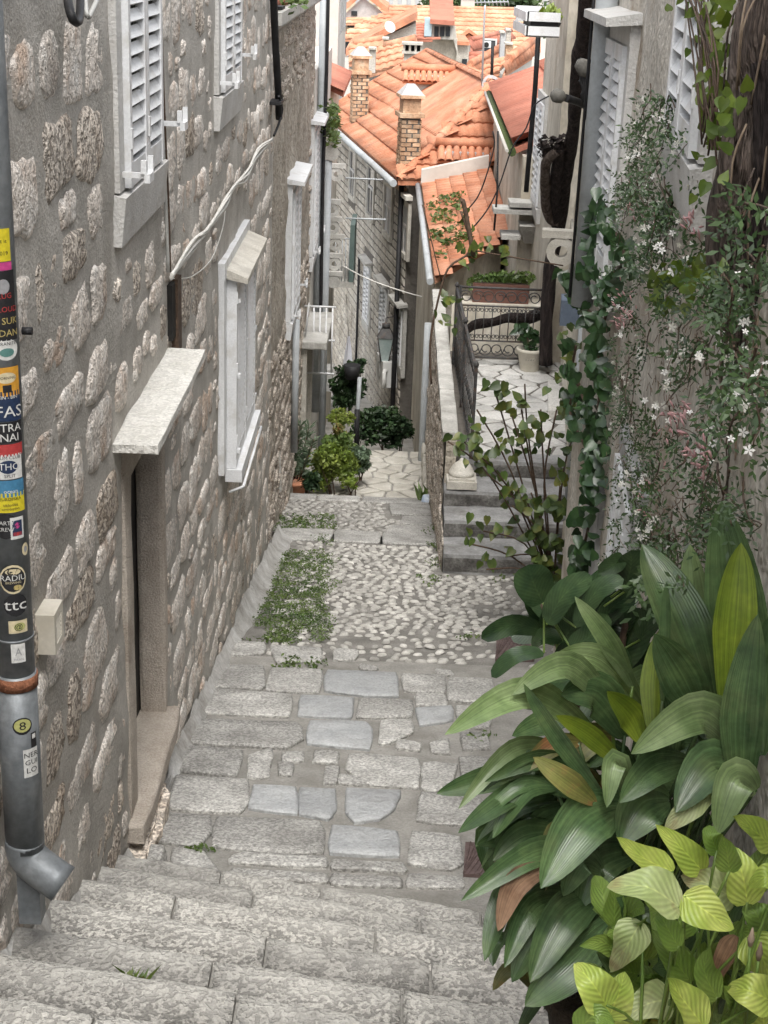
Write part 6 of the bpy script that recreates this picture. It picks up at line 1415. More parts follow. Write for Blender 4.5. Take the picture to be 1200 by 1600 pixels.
# ---- aspidistra in the right foreground
AS = thing('aspidistra_plant', 'large aspidistra with broad arching dark green leaves, right foreground', 'plant', onY(1010, 1480, 3.15))
pot_c = Vector((.66, 3.2, 0)); pz0 = szz(3.2) - .04
b = MB(); b.lathe([(.15, pz0), (.2, pz0 + .3), (.22, pz0 + .3), (.22, pz0 + .34), (.19, pz0 + .34)], (pot_c.x, pot_c.y, 0), 24); tag(b.build('dark_plant_pot', m_soil), 'dark plant pot hidden under the arching aspidistra leaves', 'pot')
b = MB(); b.lathe([(.19, pz0 + .30), (.02, pz0 + .31)], (pot_c.x, pot_c.y, 0), 16); b.build('soil', m_soil, AS)
Lf = [ # base, middle, tip in the picture; width; distance at base, middle, tip; material; tilt
 ((1165,1160),(1150,960),(1127,783),92,3.15,3.2,3.25,'d',.1), ((1135,1110),(1148,965),(1158,848),64,3.0,3.02,3.05,'b',-.1), ((1112,1090),(1090,950),(1078,850),48,3.3,3.35,3.4,'l',.3),
 ((1112,1100),(1062,965),(1003,850),80,3.15,3.2,3.3,'d',-.15), ((1035,1100),(1040,985),(1042,908),20,3.05,3.05,3.05,'d',.5), ((1158,1250),(1163,1110),(1184,960),66,2.9,2.92,2.95,'k',.1),
 ((1100,1130),(1062,1055),(1022,990),68,3.05,3.0,2.95,'d',.2), ((1020,1150),(1022,1065),(1030,985),38,3.1,3.15,3.2,'b2',.3), ((990,1075),(950,1002),(898,932),32,3.25,3.2,3.2,'l',.2),
 ((1005,1108),(938,1038),(868,1022),52,3.3,3.2,3.15,'l2',.35), ((960,1110),(885,1048),(798,1086),44,3.2,3.1,3.0,'l',.1), ((930,1150),(822,1092),(695,1148),50,3.2,3.05,2.9,'l',.15),
 ((880,1168),(800,1178),(716,1264),32,3.2,3.1,3.0,'l2',.3), ((860,1190),(770,1215),(682,1240),42,3.3,3.25,3.2,'d',.2), ((865,1212),(795,1248),(716,1302),40,3.15,3.05,2.95,'d',-.2),
 ((945,1250),(872,1152),(818,1068),28,3.0,3.0,3.0,'d',.4), ((930,1255),(885,1220),(833,1183),38,2.95,2.9,2.9,'y',.1), ((905,1160),(862,1168),(812,1208),34,3.15,3.1,3.05,'y',.2),
 ((1155,1175),(1092,1122),(986,1178),66,3.0,2.95,2.85,'l',.2), ((1075,1190),(1022,1203),(968,1254),54,3.0,2.92,2.85,'s',.2), ((1160,1215),(1112,1202),(1056,1270),74,2.95,2.88,2.8,'s',-.1),
 ((1182,1235),(1150,1225),(1120,1305),60,2.85,2.8,2.75,'l2',.1), ((975,1258),(912,1290),(845,1388),82,3.0,2.9,2.8,'s',.1), ((1045,1250),(1005,1262),(968,1318),76,3.0,2.95,2.9,'d',.2),
 ((1112,1240),(1078,1262),(1038,1298),38,2.85,2.82,2.8,'y2',.2), ((985,1245),(962,1198),(948,1262),38,3.0,2.95,2.9,'l2',.2), ((905,1330),(830,1338),(720,1408),44,3.1,3.0,2.9,'d',.2),
 ((885,1350),(800,1398),(757,1502),44,3.1,3.0,2.9,'d',-.2), ((865,1352),(808,1383),(778,1455),40,3.0,2.95,2.9,'r',.3), ((905,1400),(835,1420),(788,1512),44,3.1,3.0,2.9,'d',.3),
 ((935,1400),(882,1438),(828,1535),66,3.0,2.9,2.8,'k',.1), ((925,1430),(852,1458),(800,1535),54,3.05,3.0,2.95,'k',-.2), ((955,1440),(892,1508),(820,1572),70,2.95,2.85,2.8,'d',.15),
 ((960,1425),(905,1465),(868,1530),56,3.0,2.95,2.9,'k',.3), ((978,1152),(932,1088),(876,1086),66,3.2,3.15,3.1,'k',.2), ((1003,1160),(985,1118),(948,1080),44,3.15,3.15,3.1,'b2',.3),
 ((978,1200),(920,1150),(868,1118),32,3.1,3.05,3.0,'b2',.1), ((900,1260),(850,1290),(800,1330),50,3.2,3.15,3.1,'k',.2), ((880,1300),(820,1310),(770,1345),46,3.15,3.1,3.05,'k',.0),
 ((1000,1330),(940,1350),(905,1420),60,3.05,3.0,2.95,'k',.2), ((940,1360),(910,1350),(880,1400),44,2.95,2.9,2.9,'k',.2), ((1050,1180),(1040,1100),(1010,1050),50,3.2,3.2,3.2,'k',.2), ((1190,1180),(1195,1060),(1215,950),60,3.05,3.1,3.1,'k',.1),
 ((870,1230),(820,1240),(770,1310),40,3.1,3.05,3.0,'d',-.3), ((840,1270),(800,1300),(745,1320),36,3.2,3.15,3.1,'d',.1), ((900,1120),(850,1130),(800,1150),40,3.3,3.3,3.25,'k',.1)]
AM_ = {'d': m_asp, 'k': m_asp, 'l': m_aspl, 'l2': m_aspl, 'b': m_aspb, 'b2': m_aspb, 's': m_asp, 'y': m_aspy, 'y2': m_lilyp, 'r': m_aspd, 'r2': m_aspd}
crown = Vector((pot_c.x, pot_c.y, pz0 + .30))
for (q0, q1, q2, wpx, Y0, Y1, Y2, mk, tl) in Lf:
    B_, M_, T_ = onY(*q0, Y0), onY(*q1, Y1), onY(*q2, Y2); M_ = M_ + (M_ - (B_ + T_) / 2) * .15
    wm = wpx * (proj(M_)[2]) / F * 1.06
    b = blade([B_, M_, T_], wm, Vector((0, 0, 0)) - M_.normalized() + Vector((0, 0, .25)), 'lance', .16, 14, 6, tl, .012)
    b.piece('leaf', AM_[mk], AS)
    st_ = MB(); root = crown + Vector((rr.uniform(-.1, .1), rr.uniform(-.1, .1), 0)); mid = root.lerp(B_, .55) + Vector((0, 0, .05)); st_.tube(sm_path([root, mid, B_ + (M_ - B_) * .04], 3), [.006, .006, .006, .005, .005, .005, .004], 6); st_.build('stalk', m_lilyg if mk in 'lb' else m_asp, AS)
for k in range(120):
    px, py = rr.uniform(800, 1190), rr.uniform(1080, 1560)
    if px < 1400 - .42 * py + rr.uniform(-30, 30) and py < 1250: px = rr.uniform(930, 1190)
    Y0 = rr.uniform(3.2, 3.5); a = rr.uniform(-2.4, -.3) if rr.random() < .6 else rr.uniform(.6, 2.6); L_ = rr.uniform(90, 170)
    q2 = (px + L_ * math.sin(a) * .7 - 20, py - L_ * math.cos(a) * .45 + 40); q1 = ((px + q2[0]) / 2, (py + q2[1]) / 2 - 35)
    B_, M_, T_ = onY(px, py, Y0), onY(*q1, Y0 - .03), onY(max(770, q2[0]), q2[1], Y0 - .08)
    if T_.x > wallN(T_.y) - .03 or B_.x > wallN(B_.y) - .03: continue
    blade([B_, M_, T_], rr.uniform(.05, .09), -M_.normalized() + Vector((0, 0, .4)), 'lance', .15, 10, 4, rr.uniform(-.6, .6), .01).piece('leaf', m_asp if rr.random() < .93 else m_aspy, AS)
for k in range(46):
    t = rr.random(); bx_, by_ = 900 + rr.uniform(-30, 60), 1180 + 300 * t; tx_, ty_ = 720 + 70 * t + rr.uniform(0, 110), by_ + rr.uniform(20, 130)
    if by_ < 1250: ty_ = by_ + rr.uniform(0, 60)
    Y0 = rr.uniform(3.1, 3.35); B_, M_, T_ = onY(bx_, by_, Y0), onY((bx_ + tx_) / 2, (by_ + ty_) / 2 - rr.uniform(20, 45), Y0 - .05), onY(tx_, ty_, Y0 - .1)
    blade([B_, M_, T_], rr.uniform(.032, .065), -M_.normalized() + Vector((0, 0, .4)), 'lance', .2, 12, 4, rr.uniform(-.9, .9), .02, twist=rr.uniform(-.6, .6)).piece('leaf', rr.choice([m_asp, m_asp, m_asp, m_asp, m_aspl, m_aspy]), AS)
# ---- yellow-green lily in the corner
LY = thing('yellow_green_lily', 'yellow-green broad-leaved lily clump in the bottom right corner', 'plant', onY(1090, 1590, 2.5))
pz1 = szz(2.45) - .04; pc1 = Vector((.62, 2.45, 0))
b = MB(); b.lathe([(.12, pz1), (.17, pz1 + .26), (.19, pz1 + .26), (.19, pz1 + .30), (.16, pz1 + .30)], (pc1.x, pc1.y, 0), 24); tag(b.build('clay_pot', m_terra), 'clay pot under the yellow-green lily in the corner', 'pot')
Ll = [((1052,1362),(1005,1345),(963,1308),46,'y'), ((1098,1362),(1065,1330),(1024,1288),48,'y'), ((1062,1418),(1010,1390),(948,1386),74,'p'), ((1145,1402),(1105,1385),(1065,1368),64,'p'), ((1168,1412),(1158,1365),(1140,1322),60,'y'),
 ((1068,1398),(1105,1430),(1146,1452),64,'y'), ((1205,1322),(1175,1300),(1145,1276),50,'y'), ((1140,1362),(1135,1335),(1128,1305),40,'g'), ((1080,1535),(1050,1500),(1018,1452),52,'g'), ((1002,1440),(980,1480),(954,1518),58,'p'),
 ((948,1572),(925,1540),(898,1506),64,'y'), ((952,1588),(968,1552),(976,1518),56,'y'), ((1048,1562),(1012,1572),(970,1594),62,'p'), ((1100,1605),(1070,1570),(1042,1528),66,'y'), ((1150,1462),(1128,1505),(1102,1565),34,'r'),
 ((1168,1462),(1190,1500),(1206,1540),62,'y'), ((1205,1565),(1170,1552),(1136,1545),62,'y'), ((1180,1392),(1186,1355),(1192,1322),44,'g'), ((1120,1560),(1100,1520),(1110,1480),46,'g'), ((1160,1600),(1150,1570),(1130,1540),56,'g'),
 ((1010,1600),(985,1605),(950,1612),50,'y'), ((1060,1480),(1040,1450),(1030,1420),40,'g'), ((1195,1455),(1180,1430),(1165,1410),50,'g'), ((1120,1330),(1110,1310),(1110,1290),36,'g'), ((905,1610),(930,1590),(960,1600),44,'g'), ((1195,1610),(1190,1585),(1180,1560),50,'y'), ((1090,1450),(1060,1440),(1030,1465),44,'g'), ((1215,1380),(1195,1375),(1170,1385),46,'y'), ((1050,1600),(1030,1610),(1000,1625),50,'y')]
LM = {'y': m_lily, 'g': m_lilyg, 'p': m_lilyp, 'r': m_aspd}; crown = Vector((pc1.x, pc1.y, pz1 + .28))
for i, (q0, q1, q2, wpx, mk) in enumerate(Ll):
    Y0 = 2.42 + .12 * math.sin(i * 2.3); B_, M_, T_ = onY(*q0, Y0), onY(*q1, Y0 - .015), onY(*q2, Y0 - .04 * math.cos(i))
    wm = wpx * proj(M_)[2] / F * 1.05
    blade([B_, M_ + Vector((0, 0, .006)), T_], wm, -M_.normalized() + Vector((0, 0, .35)), 'heart', .14, 12, 6, rr.uniform(-.3, .3), .035).piece('leaf', LM[mk], LY)
    if mk != 'r':
        st_ = MB(); root = crown + Vector((rr.uniform(-.08, .08), rr.uniform(-.06, .06), 0)); st_.tube(sm_path([root, root.lerp(B_, .6) + Vector((0, -.01, .05)), B_ + (M_ - B_) * .05], 3), [.004, .004, .0035, .0035, .003, .003, .003], 6); st_.build('stalk', m_lilyg, LY)
for k in range(70):
    B_ = onY(rr.uniform(940, 1200), rr.uniform(1420, 1620), 2.6); d = Vector((rr.gauss(0, .6), rr.gauss(0, .5), rr.uniform(0, .8))).normalized() * rr.uniform(.06, .12)
    blade([B_, B_ + d * .5 + Vector((0, 0, .015)), B_ + d], rr.uniform(.04, .07), -B_.normalized() + Vector((0, 0, .5)), 'heart', .14, 8, 4, rr.uniform(-.6, .6), .03).piece('leaf', m_lilyg if rr.random() < .7 else m_asp, LY)
for (x0, y0, x1, y1) in ((1165, 1600, 1172, 1478), (1178, 1560, 1185, 1500)):
    b = MB(); a, c = onY(x0, y0, 2.35), onY(x1, y1, 2.35); b.tube([a, c], .003, 6); b.build('flower_stalk', m_lilyg, LY); b = MB(); b.tube([c, c + Vector((0, 0, .015)), c + Vector((0, 0, .04))], [.004, .007, .0015], 8); b.build('bud', m_drytw, LY)
# ---- rubber plant
FI = thing('rubber_plant', 'dark rubber plant with large round glossy leaves, right of the path', 'plant', onY(900, 1090, 4.7))
Fl = [((848,942),(832,912),(826,882),62,.0), ((845,985),(800,980),(752,998),34,.5), ((850,1020),(805,1030),(768,1058),34,.5), ((855,975),(880,935),(925,900),44,.2), ((860,985),(870,965),(890,930),52,.5), ((880,1000),(900,975),(915,950),56,.4), ((890,1010),(920,1000),(950,960),40,.3),
 ((870,1040),(900,1025),(935,1015),54,.1), ((880,1040),(900,1050),(930,1040),50,.3), ((900,980),(930,930),(975,905),34,.1), ((930,990),(960,950),(1000,925),36,.3), ((960,1040),(985,1000),(1000,950),66,.2), ((975,925),(985,890),(985,860),56,.3), ((990,905),(1010,890),(1045,865),30,.4),
 ((950,1060),(985,1060),(1025,1030),60,.2), ((970,1080),(960,1040),(950,1010),54,.1), ((900,1060),(860,1070),(830,1050),44,.4), ((830,1010),(850,1000),(880,1000),40,.6), ((1000,1000),(1020,960),(1030,930),40,.2), ((975,870),(960,885),(935,895),30,.4), ((920,1090),(900,1080),(880,1050),50,.2), ((985,1085),(1000,1060),(1010,1030),56,.2)]
stem = [onY(905, 1120, 4.8), onY(890, 1060, 4.75), onY(870, 1000, 4.7), onY(850, 945, 4.65)]
b = MB(); b.tube(sm_path(stem, 4), .013, 8); b.build('stem', m_twig, FI); b = MB(); b.tube(sm_path([onY(960, 1120, 4.9), onY(970, 1020, 4.9), onY(985, 930, 4.95), onY(985, 880, 4.95)], 4), .013, 8); b.build('stem', m_twig, FI)
b = MB(); p = onY(930, 1180, 4.9); gz_ = szz(4.9); b.lathe([(.14, gz_), (.19, gz_ + .30), (.21, gz_ + .30), (.21, gz_ + .34), (.17, gz_ + .33)], (p.x, p.y, 0), 20); tag(b.build('plant_tub', m_terra), 'terracotta tub of the rubber plant, hidden by leaves', 'pot')
for i, (q0, q1, q2, wpx, tl) in enumerate(Fl):
    Y0 = 4.55 + (.3 if q0[0] > 920 else 0) + .1 * math.sin(i * 1.9); B_, M_, T_ = onY(*q0, Y0), onY(*q1, Y0 - .03), onY(*q2, Y0 - .04)
    blade([B_, M_ + Vector((0, 0, .01)), T_], wpx * proj(M_)[2] / F, -M_.normalized() + Vector((0, 0, .3)), 'oval', .08, 12, 6, tl * (1 if i % 2 else -1)).piece('leaf', m_ficus, FI)
    t_ = min((c for c in stem), key=lambda c: (c - B_).length); s_ = MB(); s_.tube([t_.lerp(B_, .0 if (t_ - B_).length < .25 else .7), B_], .004, 5); s_.build('stalk', m_lilyg, FI)
for k in range(26):
    B_ = onY(rr.uniform(850, 1020), rr.uniform(950, 1100), 4.95); d = Vector((rr.gauss(0, .8), rr.gauss(0, .4), rr.gauss(.2, .5))).normalized() * rr.uniform(.13, .2)
    blade([B_, B_ + d * .5, B_ + d], rr.uniform(.07, .11), -B_.normalized() + Vector((0, 0, .4)), 'oval', .08, 8, 4, rr.uniform(-.6, .6)).piece('leaf', m_ficus, FI)
# ---- jasmine and its old trunk on the right wall
JT = thing('old_climber_trunk', 'thick dark twisted climber trunk at the right edge of the view', 'vine trunk', onY(1180, 900, 4.3))
b = MB(); trunk(b, [onY(x, y, Y) for x, y, Y in ((1235, -60, 4.15), (1205, 60, 4.15), (1188, 160, 4.2), (1170, 260, 4.2), (1150, 350, 4.25), (1140, 420, 4.25), (1155, 520, 4.3), (1180, 620, 4.3), (1190, 720, 4.35), (1180, 830, 4.4), (1170, 980, 4.5), (1165, 1200, 4.5))], [.10, .10, .095, .085, .08, .065, .05, .05, .055, .06, .062, .07], 20, 6, .14, 5.0, .07); b.build('trunk', m_bark, JT)
b = MB(); trunk(b, [onY(x, y, Y) for x, y, Y in ((1205, 90, 4.1), (1215, 220, 4.1), (1205, 330, 4.12), (1185, 420, 4.15), (1195, 520, 4.2))], [.06, .06, .055, .05, .045], 14, 6, .16, 5.0, .07); b.build('second_stem', m_barkd, JT)
for k in range(26):
    b = MB(); x = rr.uniform(1130, 1200); y = rr.uniform(-20, 700); b.tube(sm_path([onY(x + 20 - y*.02, y, 4.08), onY(x + rr.uniform(-8, 12), y + 60, 4.05), onY(x + rr.uniform(-14, 6), y + 150, 4.1)], 3), .0035, 4); b.build('bark_strand', m_drytw if k % 3 == 0 else m_bark, JT)
JA = thing('jasmine_climber', 'flowering white jasmine climbing over the right wall and trunk', 'climber', onN(1050, 800, .1))
def star(r_):
    b = MB(); 
    for k in range(5):
        a = 6.283 * k / 5; d = Vector((math.cos(a), math.sin(a), 0)); s = Vector((-d.y, d.x, 0))
        i = [b.V(q) for q in (d * r_ * .1 + s * r_*.05, d * r_ * .55 + s * r_ * .26 + Vector((0, 0, r_ * .12)), d * r_ + Vector((0, 0, r_ * .02)), d * r_ * .55 - s * r_ * .26 + Vector((0, 0, r_ * .12)), d*r_*.1 - s*r_*.05)]; b.F_(i, True)
    b.tube([(0, 0, 0), (0, 0, -r_ * .9)], [r_ * .1, r_ * .05], 5); return b
fl_me = [star(.017).mesh('flower', m_flow), star(.021).mesh('flower', m_flow)]
def sprig(b, p, d, n_, s, leafw=.38):
    "pinnate leaf: pairs of leaflets along a thin stalk"
    d = Vector(d).normalized(); side = d.cross(Vector((rr.gauss(0, .4) - .6, -1, .5 + rr.gauss(0, .4)))).normalized(); nn = side.cross(d)
    for k in range(n_):
        t = k / n_; q = p + d * (s * 2.4 * t) - Vector((0, 0, s * .6 * t * t))
        for sg in (-1, 1):
            l = (side * sg + d * .55 + nn * rr.gauss(0, .15)).normalized() * s * (1 - .3 * t); w_ = l.cross(nn).normalized() * s * leafw * .5
            b.poly([q, q + l * .45 + w_, q + l, q + l * .45 - w_], True)
    q = p + d * (s * 2.4); l = d * s * 1.2; w_ = side * s * leafw * .5; b.poly([q, q + l * .45 + w_, q + l, q + l * .45 - w_], True)
JR = [ # centre, radii, sprigs, flowers, leaf size, stand-off from wall
 ((1030,200),(34,70),95,20,.034,.10), ((1022,330),(45,80),150,26,.034,.12), ((985,300),(25,60),60,8,.034,.08), ((1010,420),(30,40),40,6,.034,.08), ((975,495),(22,40),22,10,.03,.08), ((985,600),(35,80),60,8,.03,.07),
 ((1000,760),(45,70),80,10,.03,.08), ((1010,850),(60,50),80,8,.03,.12), ((1080,560),(90,60),46,18,.034,.08), ((1060,690),(60,60),50,8,.03,.08), ((1150,470),(60,60),60,10,.027,.2), ((1160,640),(60,80),80,16,.027,.18), ((1110,750),(60,60),60,6,.026,.12), ((1175,560),(40,60),36,10,.028,.2),
 ((1100,450),(50,35),60,6,.03,.12), ((1120,400),(40,40),26,6,.026,.15), ((1180,420),(25,50),50,3,.028,.22), ((1100,830),(60,40),80,2,.028,.12), ((1180,330),(25,40),20,4,.027,.22), ((1050,900),(40,50),40,2,.034,.2)]
fo = MB(); tw = MB(); fls = []
for (c, rd, ns_, nf, ls, so_) in JR:
    pts = []; nst = max(3, ns_ // 9)
    for k in range(nst):
        a = rr.uniform(0, 6.283); q = math.sqrt(rr.random()); px, py = c[0] + rd[0] * q * math.cos(a), c[1] - rd[1] * rr.uniform(.1, 1); o0 = so_ * rr.uniform(.3, 1.1); dx = rr.gauss(0, 3); line = []
        for i in range(8):
            line.append(onN(px, py, o0)); dx += rr.gauss(0, 4); px += dx; py += rd[1] * .2 + rr.gauss(0, 5); o0 = max(.015, o0 + rr.gauss(0, .012))
            if abs(px - c[0]) > rd[0] * 1.25: dx = -dx * .6
        P_ = sm_path(line, 3); tw.tube(P_, [.0034 - .0022 * i / len(P_) for i in range(len(P_))], 4); pts += P_
        for i in range(9 if c[0] > 1070 else 12):
            p = rr.choice(P_) + Vector((rr.gauss(-.01, .012), rr.gauss(0, .02), rr.gauss(0, .015))); sprig(fo, p, (rr.gauss(-.5, .6), rr.gauss(-.3, .6), rr.gauss(-.3, .6)), rr.randint(2, 3), ls * rr.uniform(.6, 1.05))
    for k in range(nf):
        a = rr.uniform(0, 6.283); q = math.sqrt(rr.random()); cl = rr.choice(pts) + Vector((-.015, 0, 0))
        for _ in range(rr.randint(1, 3)): fls.append(cl + Vector((rr.gauss(-.01, .012), rr.gauss(0, .03), rr.gauss(0, .02))))
fo.build('foliage', m_jas, JA); tw.build('twigs', m_twig, JA, 'stuff')
for x, y in ((1112,235),(1125,228),(1165,283),(1170,290),(1105,240),(1135,235),(1150,225),(1190,232),(1075,55),(1065,65),(1048,75),(1085,60),(1055,165),(1045,140),(1020,145),(1095,470),(1105,465),(1110,500),(1190,505),(1165,628),(1175,620),(1190,632),(1185,580),(1160,600),(1150,560),(1075,630),(1120,620),(1112,310),(1120,318),(1108,325)):
    for _ in range(3): fls.append(onN(x + rr.uniform(-6, 6), y + rr.uniform(-6, 6), .24 if x > 1130 else .14))
for p in fls[:290]:
    o = link('flower', rr.choice(fl_me), JA, p); o.scale = [(.62 if p.y < 4.9 else .85) * rr.uniform(.8, 1.15)] * 3; v = (-p.normalized() + Vector((rr.gauss(0, .5), rr.gauss(0, .4), rr.gauss(.3, .5)))).normalized(); o.rotation_euler = v.to_track_quat('Z', 'Y').to_euler()
bd = MB()
for (x, y, n_) in ((975,490,40), (1060,660,40), (1100,715,30), (1080,350,14), (985,330,10), (1010,770,16)):
    for k in range(n_):
        p = onN(x + rr.gauss(0, 11), y + rr.gauss(0, 16), .14); d = Vector((rr.gauss(-.3, .4), rr.gauss(-.2, .5), rr.gauss(.5, .4))).normalized() * .03; bd.tube([p, p + d * .6, p + d], [.0015, .004, .001], 4)
bd.build('buds', m_bud, JA, 'stuff')
dt = MB()
for k in range(520):
    p = onN(rr.uniform(945, 1130), rr.uniform(480, 900), rr.uniform(.02, .12)); a = Vector((rr.gauss(0, .5), rr.gauss(0, 1), rr.gauss(-.5, .8))).normalized() * rr.uniform(.02, .06); dt.tube([p, p + a * .5 + Vector((0, 0, rr.gauss(0, .01))), p + a], .0018, 3)
dt.build('dry_twigs', m_drytw, JA, 'stuff')
# fresh green vine leaves hanging by the upper right shutter
VF = thing('fresh_vine', 'bright green vine leaves hanging beside the upper right shutter', 'climber', onN(1110, 200, .2))
b = MB(); tb = MB()
def vleaf(b, p, s, tilt=.5):
    n_ = (-p.normalized() + Vector((rr.gauss(0, tilt), rr.gauss(0, tilt), rr.gauss(.3, tilt)))).normalized(); d = n_.cross(Vector((rr.gauss(0, 1), rr.gauss(0, .4), rr.gauss(.3, .4)))).normalized(); w_ = n_.cross(d)
    c = b.V(p - n_ * s * .05); rg = [b.V(p + d * (s * x) + w_ * (s * y) + n_ * (s * (.10 * abs(y) - .14 * max(0, x)))) for k, (x, y) in enumerate(((-.40, 0), (-.47, .2), (-.3, .37), (0, .36), (.3, .2), (.62, 0), (.3, -.2), (0, -.36), (-.3, -.37), (-.47, -.2)))]
    for k in range(10): b.F_([c, rg[k], rg[(k+1) % 10]], True)
for (c, rd, n_, so_) in (((1112,110),(24,110),60,.14), ((1125,180),(26,60),60,.16), ((1105,30),(20,40),20,.14), ((1065,10),(16,14),3,.12), ((1045,445),(42,26),36,.12), ((1085,430),(30,24),22,.14), ((1030,480),(20,16),10,.1)):
    for k in range(n_): vleaf(b, onN(c[0] + rr.gauss(0, rd[0] * .6), c[1] + rr.gauss(0, rd[1] * .6), so_ * rr.uniform(.5, 1.2)), rr.uniform(.032, .055))
for k in range(12): tb.tube(sm_path([onN(1075 + rr.uniform(-10, 40), -20, .14), onN(1085 + rr.uniform(0, 40), rr.uniform(60, 140), .18), onN(1090 + rr.uniform(0, 40), rr.uniform(180, 260), .16)], 4), .003, 4)
b.build('leaves', m_vinef, VF); tb.build('tendrils', m_twig, VF, 'stuff')
# ---- ivy at the corner
IV = thing('corner_ivy', 'dark green ivy hanging down the corner between the terrace and the right wall', 'climber', onY(930, 880, 10.6))
b = MB(); tb = MB()
for (pl, n_, sp_) in (([(950,320),(935,350),(925,390),(935,430),(950,470),(940,520),(935,580)], 90, 14), ([(960,360),(975,395),(965,430),(955,460)], 40, 11), ([(940,560),(935,640),(930,700),(930,760),(918,830),(905,880)], 130, 15), ([(925,420),(905,435),(890,440),(905,470),(925,490)], 55, 10), ([(900,540),(895,580),(910,620),(925,660)], 40, 12), ([(905,600),(890,640),(915,700)], 20, 12)):
    P_ = sm_path([onN(x, y, .06) for x, y in pl], 6); tb.tube(P_, .010, 6)
    for k in range(n_):
        p = rr.choice(P_); f = proj(p)[2] / F; vleaf(b, p + Vector((-abs(rr.gauss(0, sp_ * .5)) * f, rr.gauss(0, .25), rr.gauss(0, sp_ * .7) * f)), rr.uniform(.075, .12), .45)
b.build('leaves', m_ivy, IV); tb.build('stems', m_twig, IV, 'stuff')
# ---- leafy shrub in front of the terrace steps
SH = thing('leafy_shrub', 'thin-stemmed shrub with yellow-green leaves in front of the terrace steps', 'shrub', onY(860, 905, 12.6))
b = MB(); tb = MB(); base = onY(865, 925, 12.7)
tips = [((800,650),(840,780)), ((745,640),(800,740)), ((770,600),(800,700)), ((815,640),(835,760)), ((870,640),(850,760)), ((725,690),(800,770)), ((700,690),(770,750)), ((760,740),(820,800)), ((800,790),(840,830)), ((830,770),(850,830)), ((790,870),(840,870)), ((845,640),(850,740)), ((875,760),(870,830)), ((820,600),(828,700)), ((905,660),(880,740)), ((755,830),(820,850)), ((735,850),(800,870)), ((915,900),(890,880)), ((760,890),(820,890))]
for tip, md in tips: tb.tube(sm_path([base, onY(*md, 12.6), onY(*tip, 12.5)], 4), .008, 5)
cl = [(780,620,9),(765,608,5),(808,632,5),(795,700,8),(810,680,6),(760,715,8),(775,730,8),(735,700,7),(710,690,6),(800,770,9),(830,690,7),(845,660,5),(860,690,8),(885,640,10),(905,610,10),(915,660,10),(850,790,16),(830,830,16),(860,850,18),(840,870,16),(870,800,12),(800,830,6),(755,822,4),(735,845,4),(760,885,5),(880,740,9),(850,905,12),(895,880,8),(820,790,10),(870,890,10),(905,720,8),(745,660,4),(890,560,6),(880,520,5),(905,540,6),(875,590,6),(700,470,7),(720,395,6),(735,340,3),(745,390,8),(790,400,6),(760,380,6),(700,500,6)]
for x, y, n_ in cl:
    for k in range(n_):
        Y_ = 12.5 if y > 520 else 15.5; vleaf(b, onY(x + rr.gauss(0, 11), y + rr.gauss(0, 11), Y_ + rr.uniform(-.2, .2)), rr.uniform(.07, .12), .55)
tb.tube(sm_path([onY(674, 600, 15.5), onY(672, 540, 15.5), onY(682, 480, 15.5), onY(700, 420, 15.5), onY(735, 390, 15.5), onY(720, 330, 15.5)], 4), .012, 5); tb.tube(sm_path([onY(690, 440, 15.5), onY(660, 320, 15.5)], 4), .006, 4); tb.tube(sm_path([onY(735, 390, 15.5), onY(790, 400, 15.5), onY(880, 415, 15.5)], 4), .008, 4); tb.tube(sm_path([onY(740, 400, 15.5), onY(725, 320, 15.5), onY(720, 315, 15.5)], 4), .025, 5)
b.build('leaves', m_shrub, SH); tb.build('stems', m_twig, SH, 'stuff')
# ---- plants on the lower landing
def bushthing(name, label, c, rad3, n, s, mt, clumps=18, flat=.6, stemn=4, base=None, group=None):
    t = thing(name, label, 'plant', base or (c[0], c[1], c[2] - rad3[2]), group); b = MB(); r2 = random.Random(len(label) * 7)
    for k in range(clumps):
        while True:
            v = Vector((r2.uniform(-1,1), r2.uniform(-1,1), r2.uniform(-1,1)))
            if v.length <= 1: break
        leafcloud(b, Vector(c) + Vector((v.x*rad3[0], v.y*rad3[1], v.z*rad3[2])) * .78, rad3[0]*.34, rad3[1]*.34, rad3[2]*.34, n // clumps, s, r2, flat)
    b.build('foliage', mt, t); b = MB()
    for k in range(stemn): b.tube([Vector((c[0], c[1], c[2] - rad3[2])) + Vector((r2.gauss(0, .03), r2.gauss(0, .03), -.1)), Vector(c) + Vector((r2.gauss(0, rad3[0]*.4), r2.gauss(0, rad3[1]*.4), rad3[2]*.3))], [.012, .005], 5)
    b.build('stems', m_twig, t); return t
def grassy(b, c, n, L_, w_, rr_, spread=.1, lean=.6, up_=1.0):
    for k in range(n):
        p = Vector(c) + Vector((rr_.gauss(0, spread), rr_.gauss(0, spread), 0)); d = Vector((rr_.gauss(0, lean), rr_.gauss(0, lean), up_)).normalized(); l = L_ * rr_.uniform(.6, 1.1); s = d.cross(Vector((0, 1, .3))).normalized() * w_
        q1 = p + d * l * .5; q2 = p + d * l + Vector((0, 0, -.18 * l)); b.poly([p - s*.6, p + s*.6, q1 + s, q1 - s], True); b.poly([q1 - s, q1 + s, q2], True)
pt = onY(457, 764, 22.3); pt = Vector((pt.x, 22.3, pt.z + .02))
OL = thing('potted_oleander', 'grey-green oleander in a terracotta bowl at the foot of the brown house', 'plant', pt)
b = MB(); b.lathe([(.16, -.12), (.18, -.1), (.25, .10), (.27, .10), (.27, .15), (.24, .15)], pt, 22); b.build('pot', m_terra, OL); b = MB(); b.box((pt.x - .3, pt.y - .25, -8.4), (pt.x + .3, pt.y + .35, pt.z - .12)); tag(b.build('plant_ledge', m_mortar2), 'low masonry ledge under the oleander bowl', 'ledge')
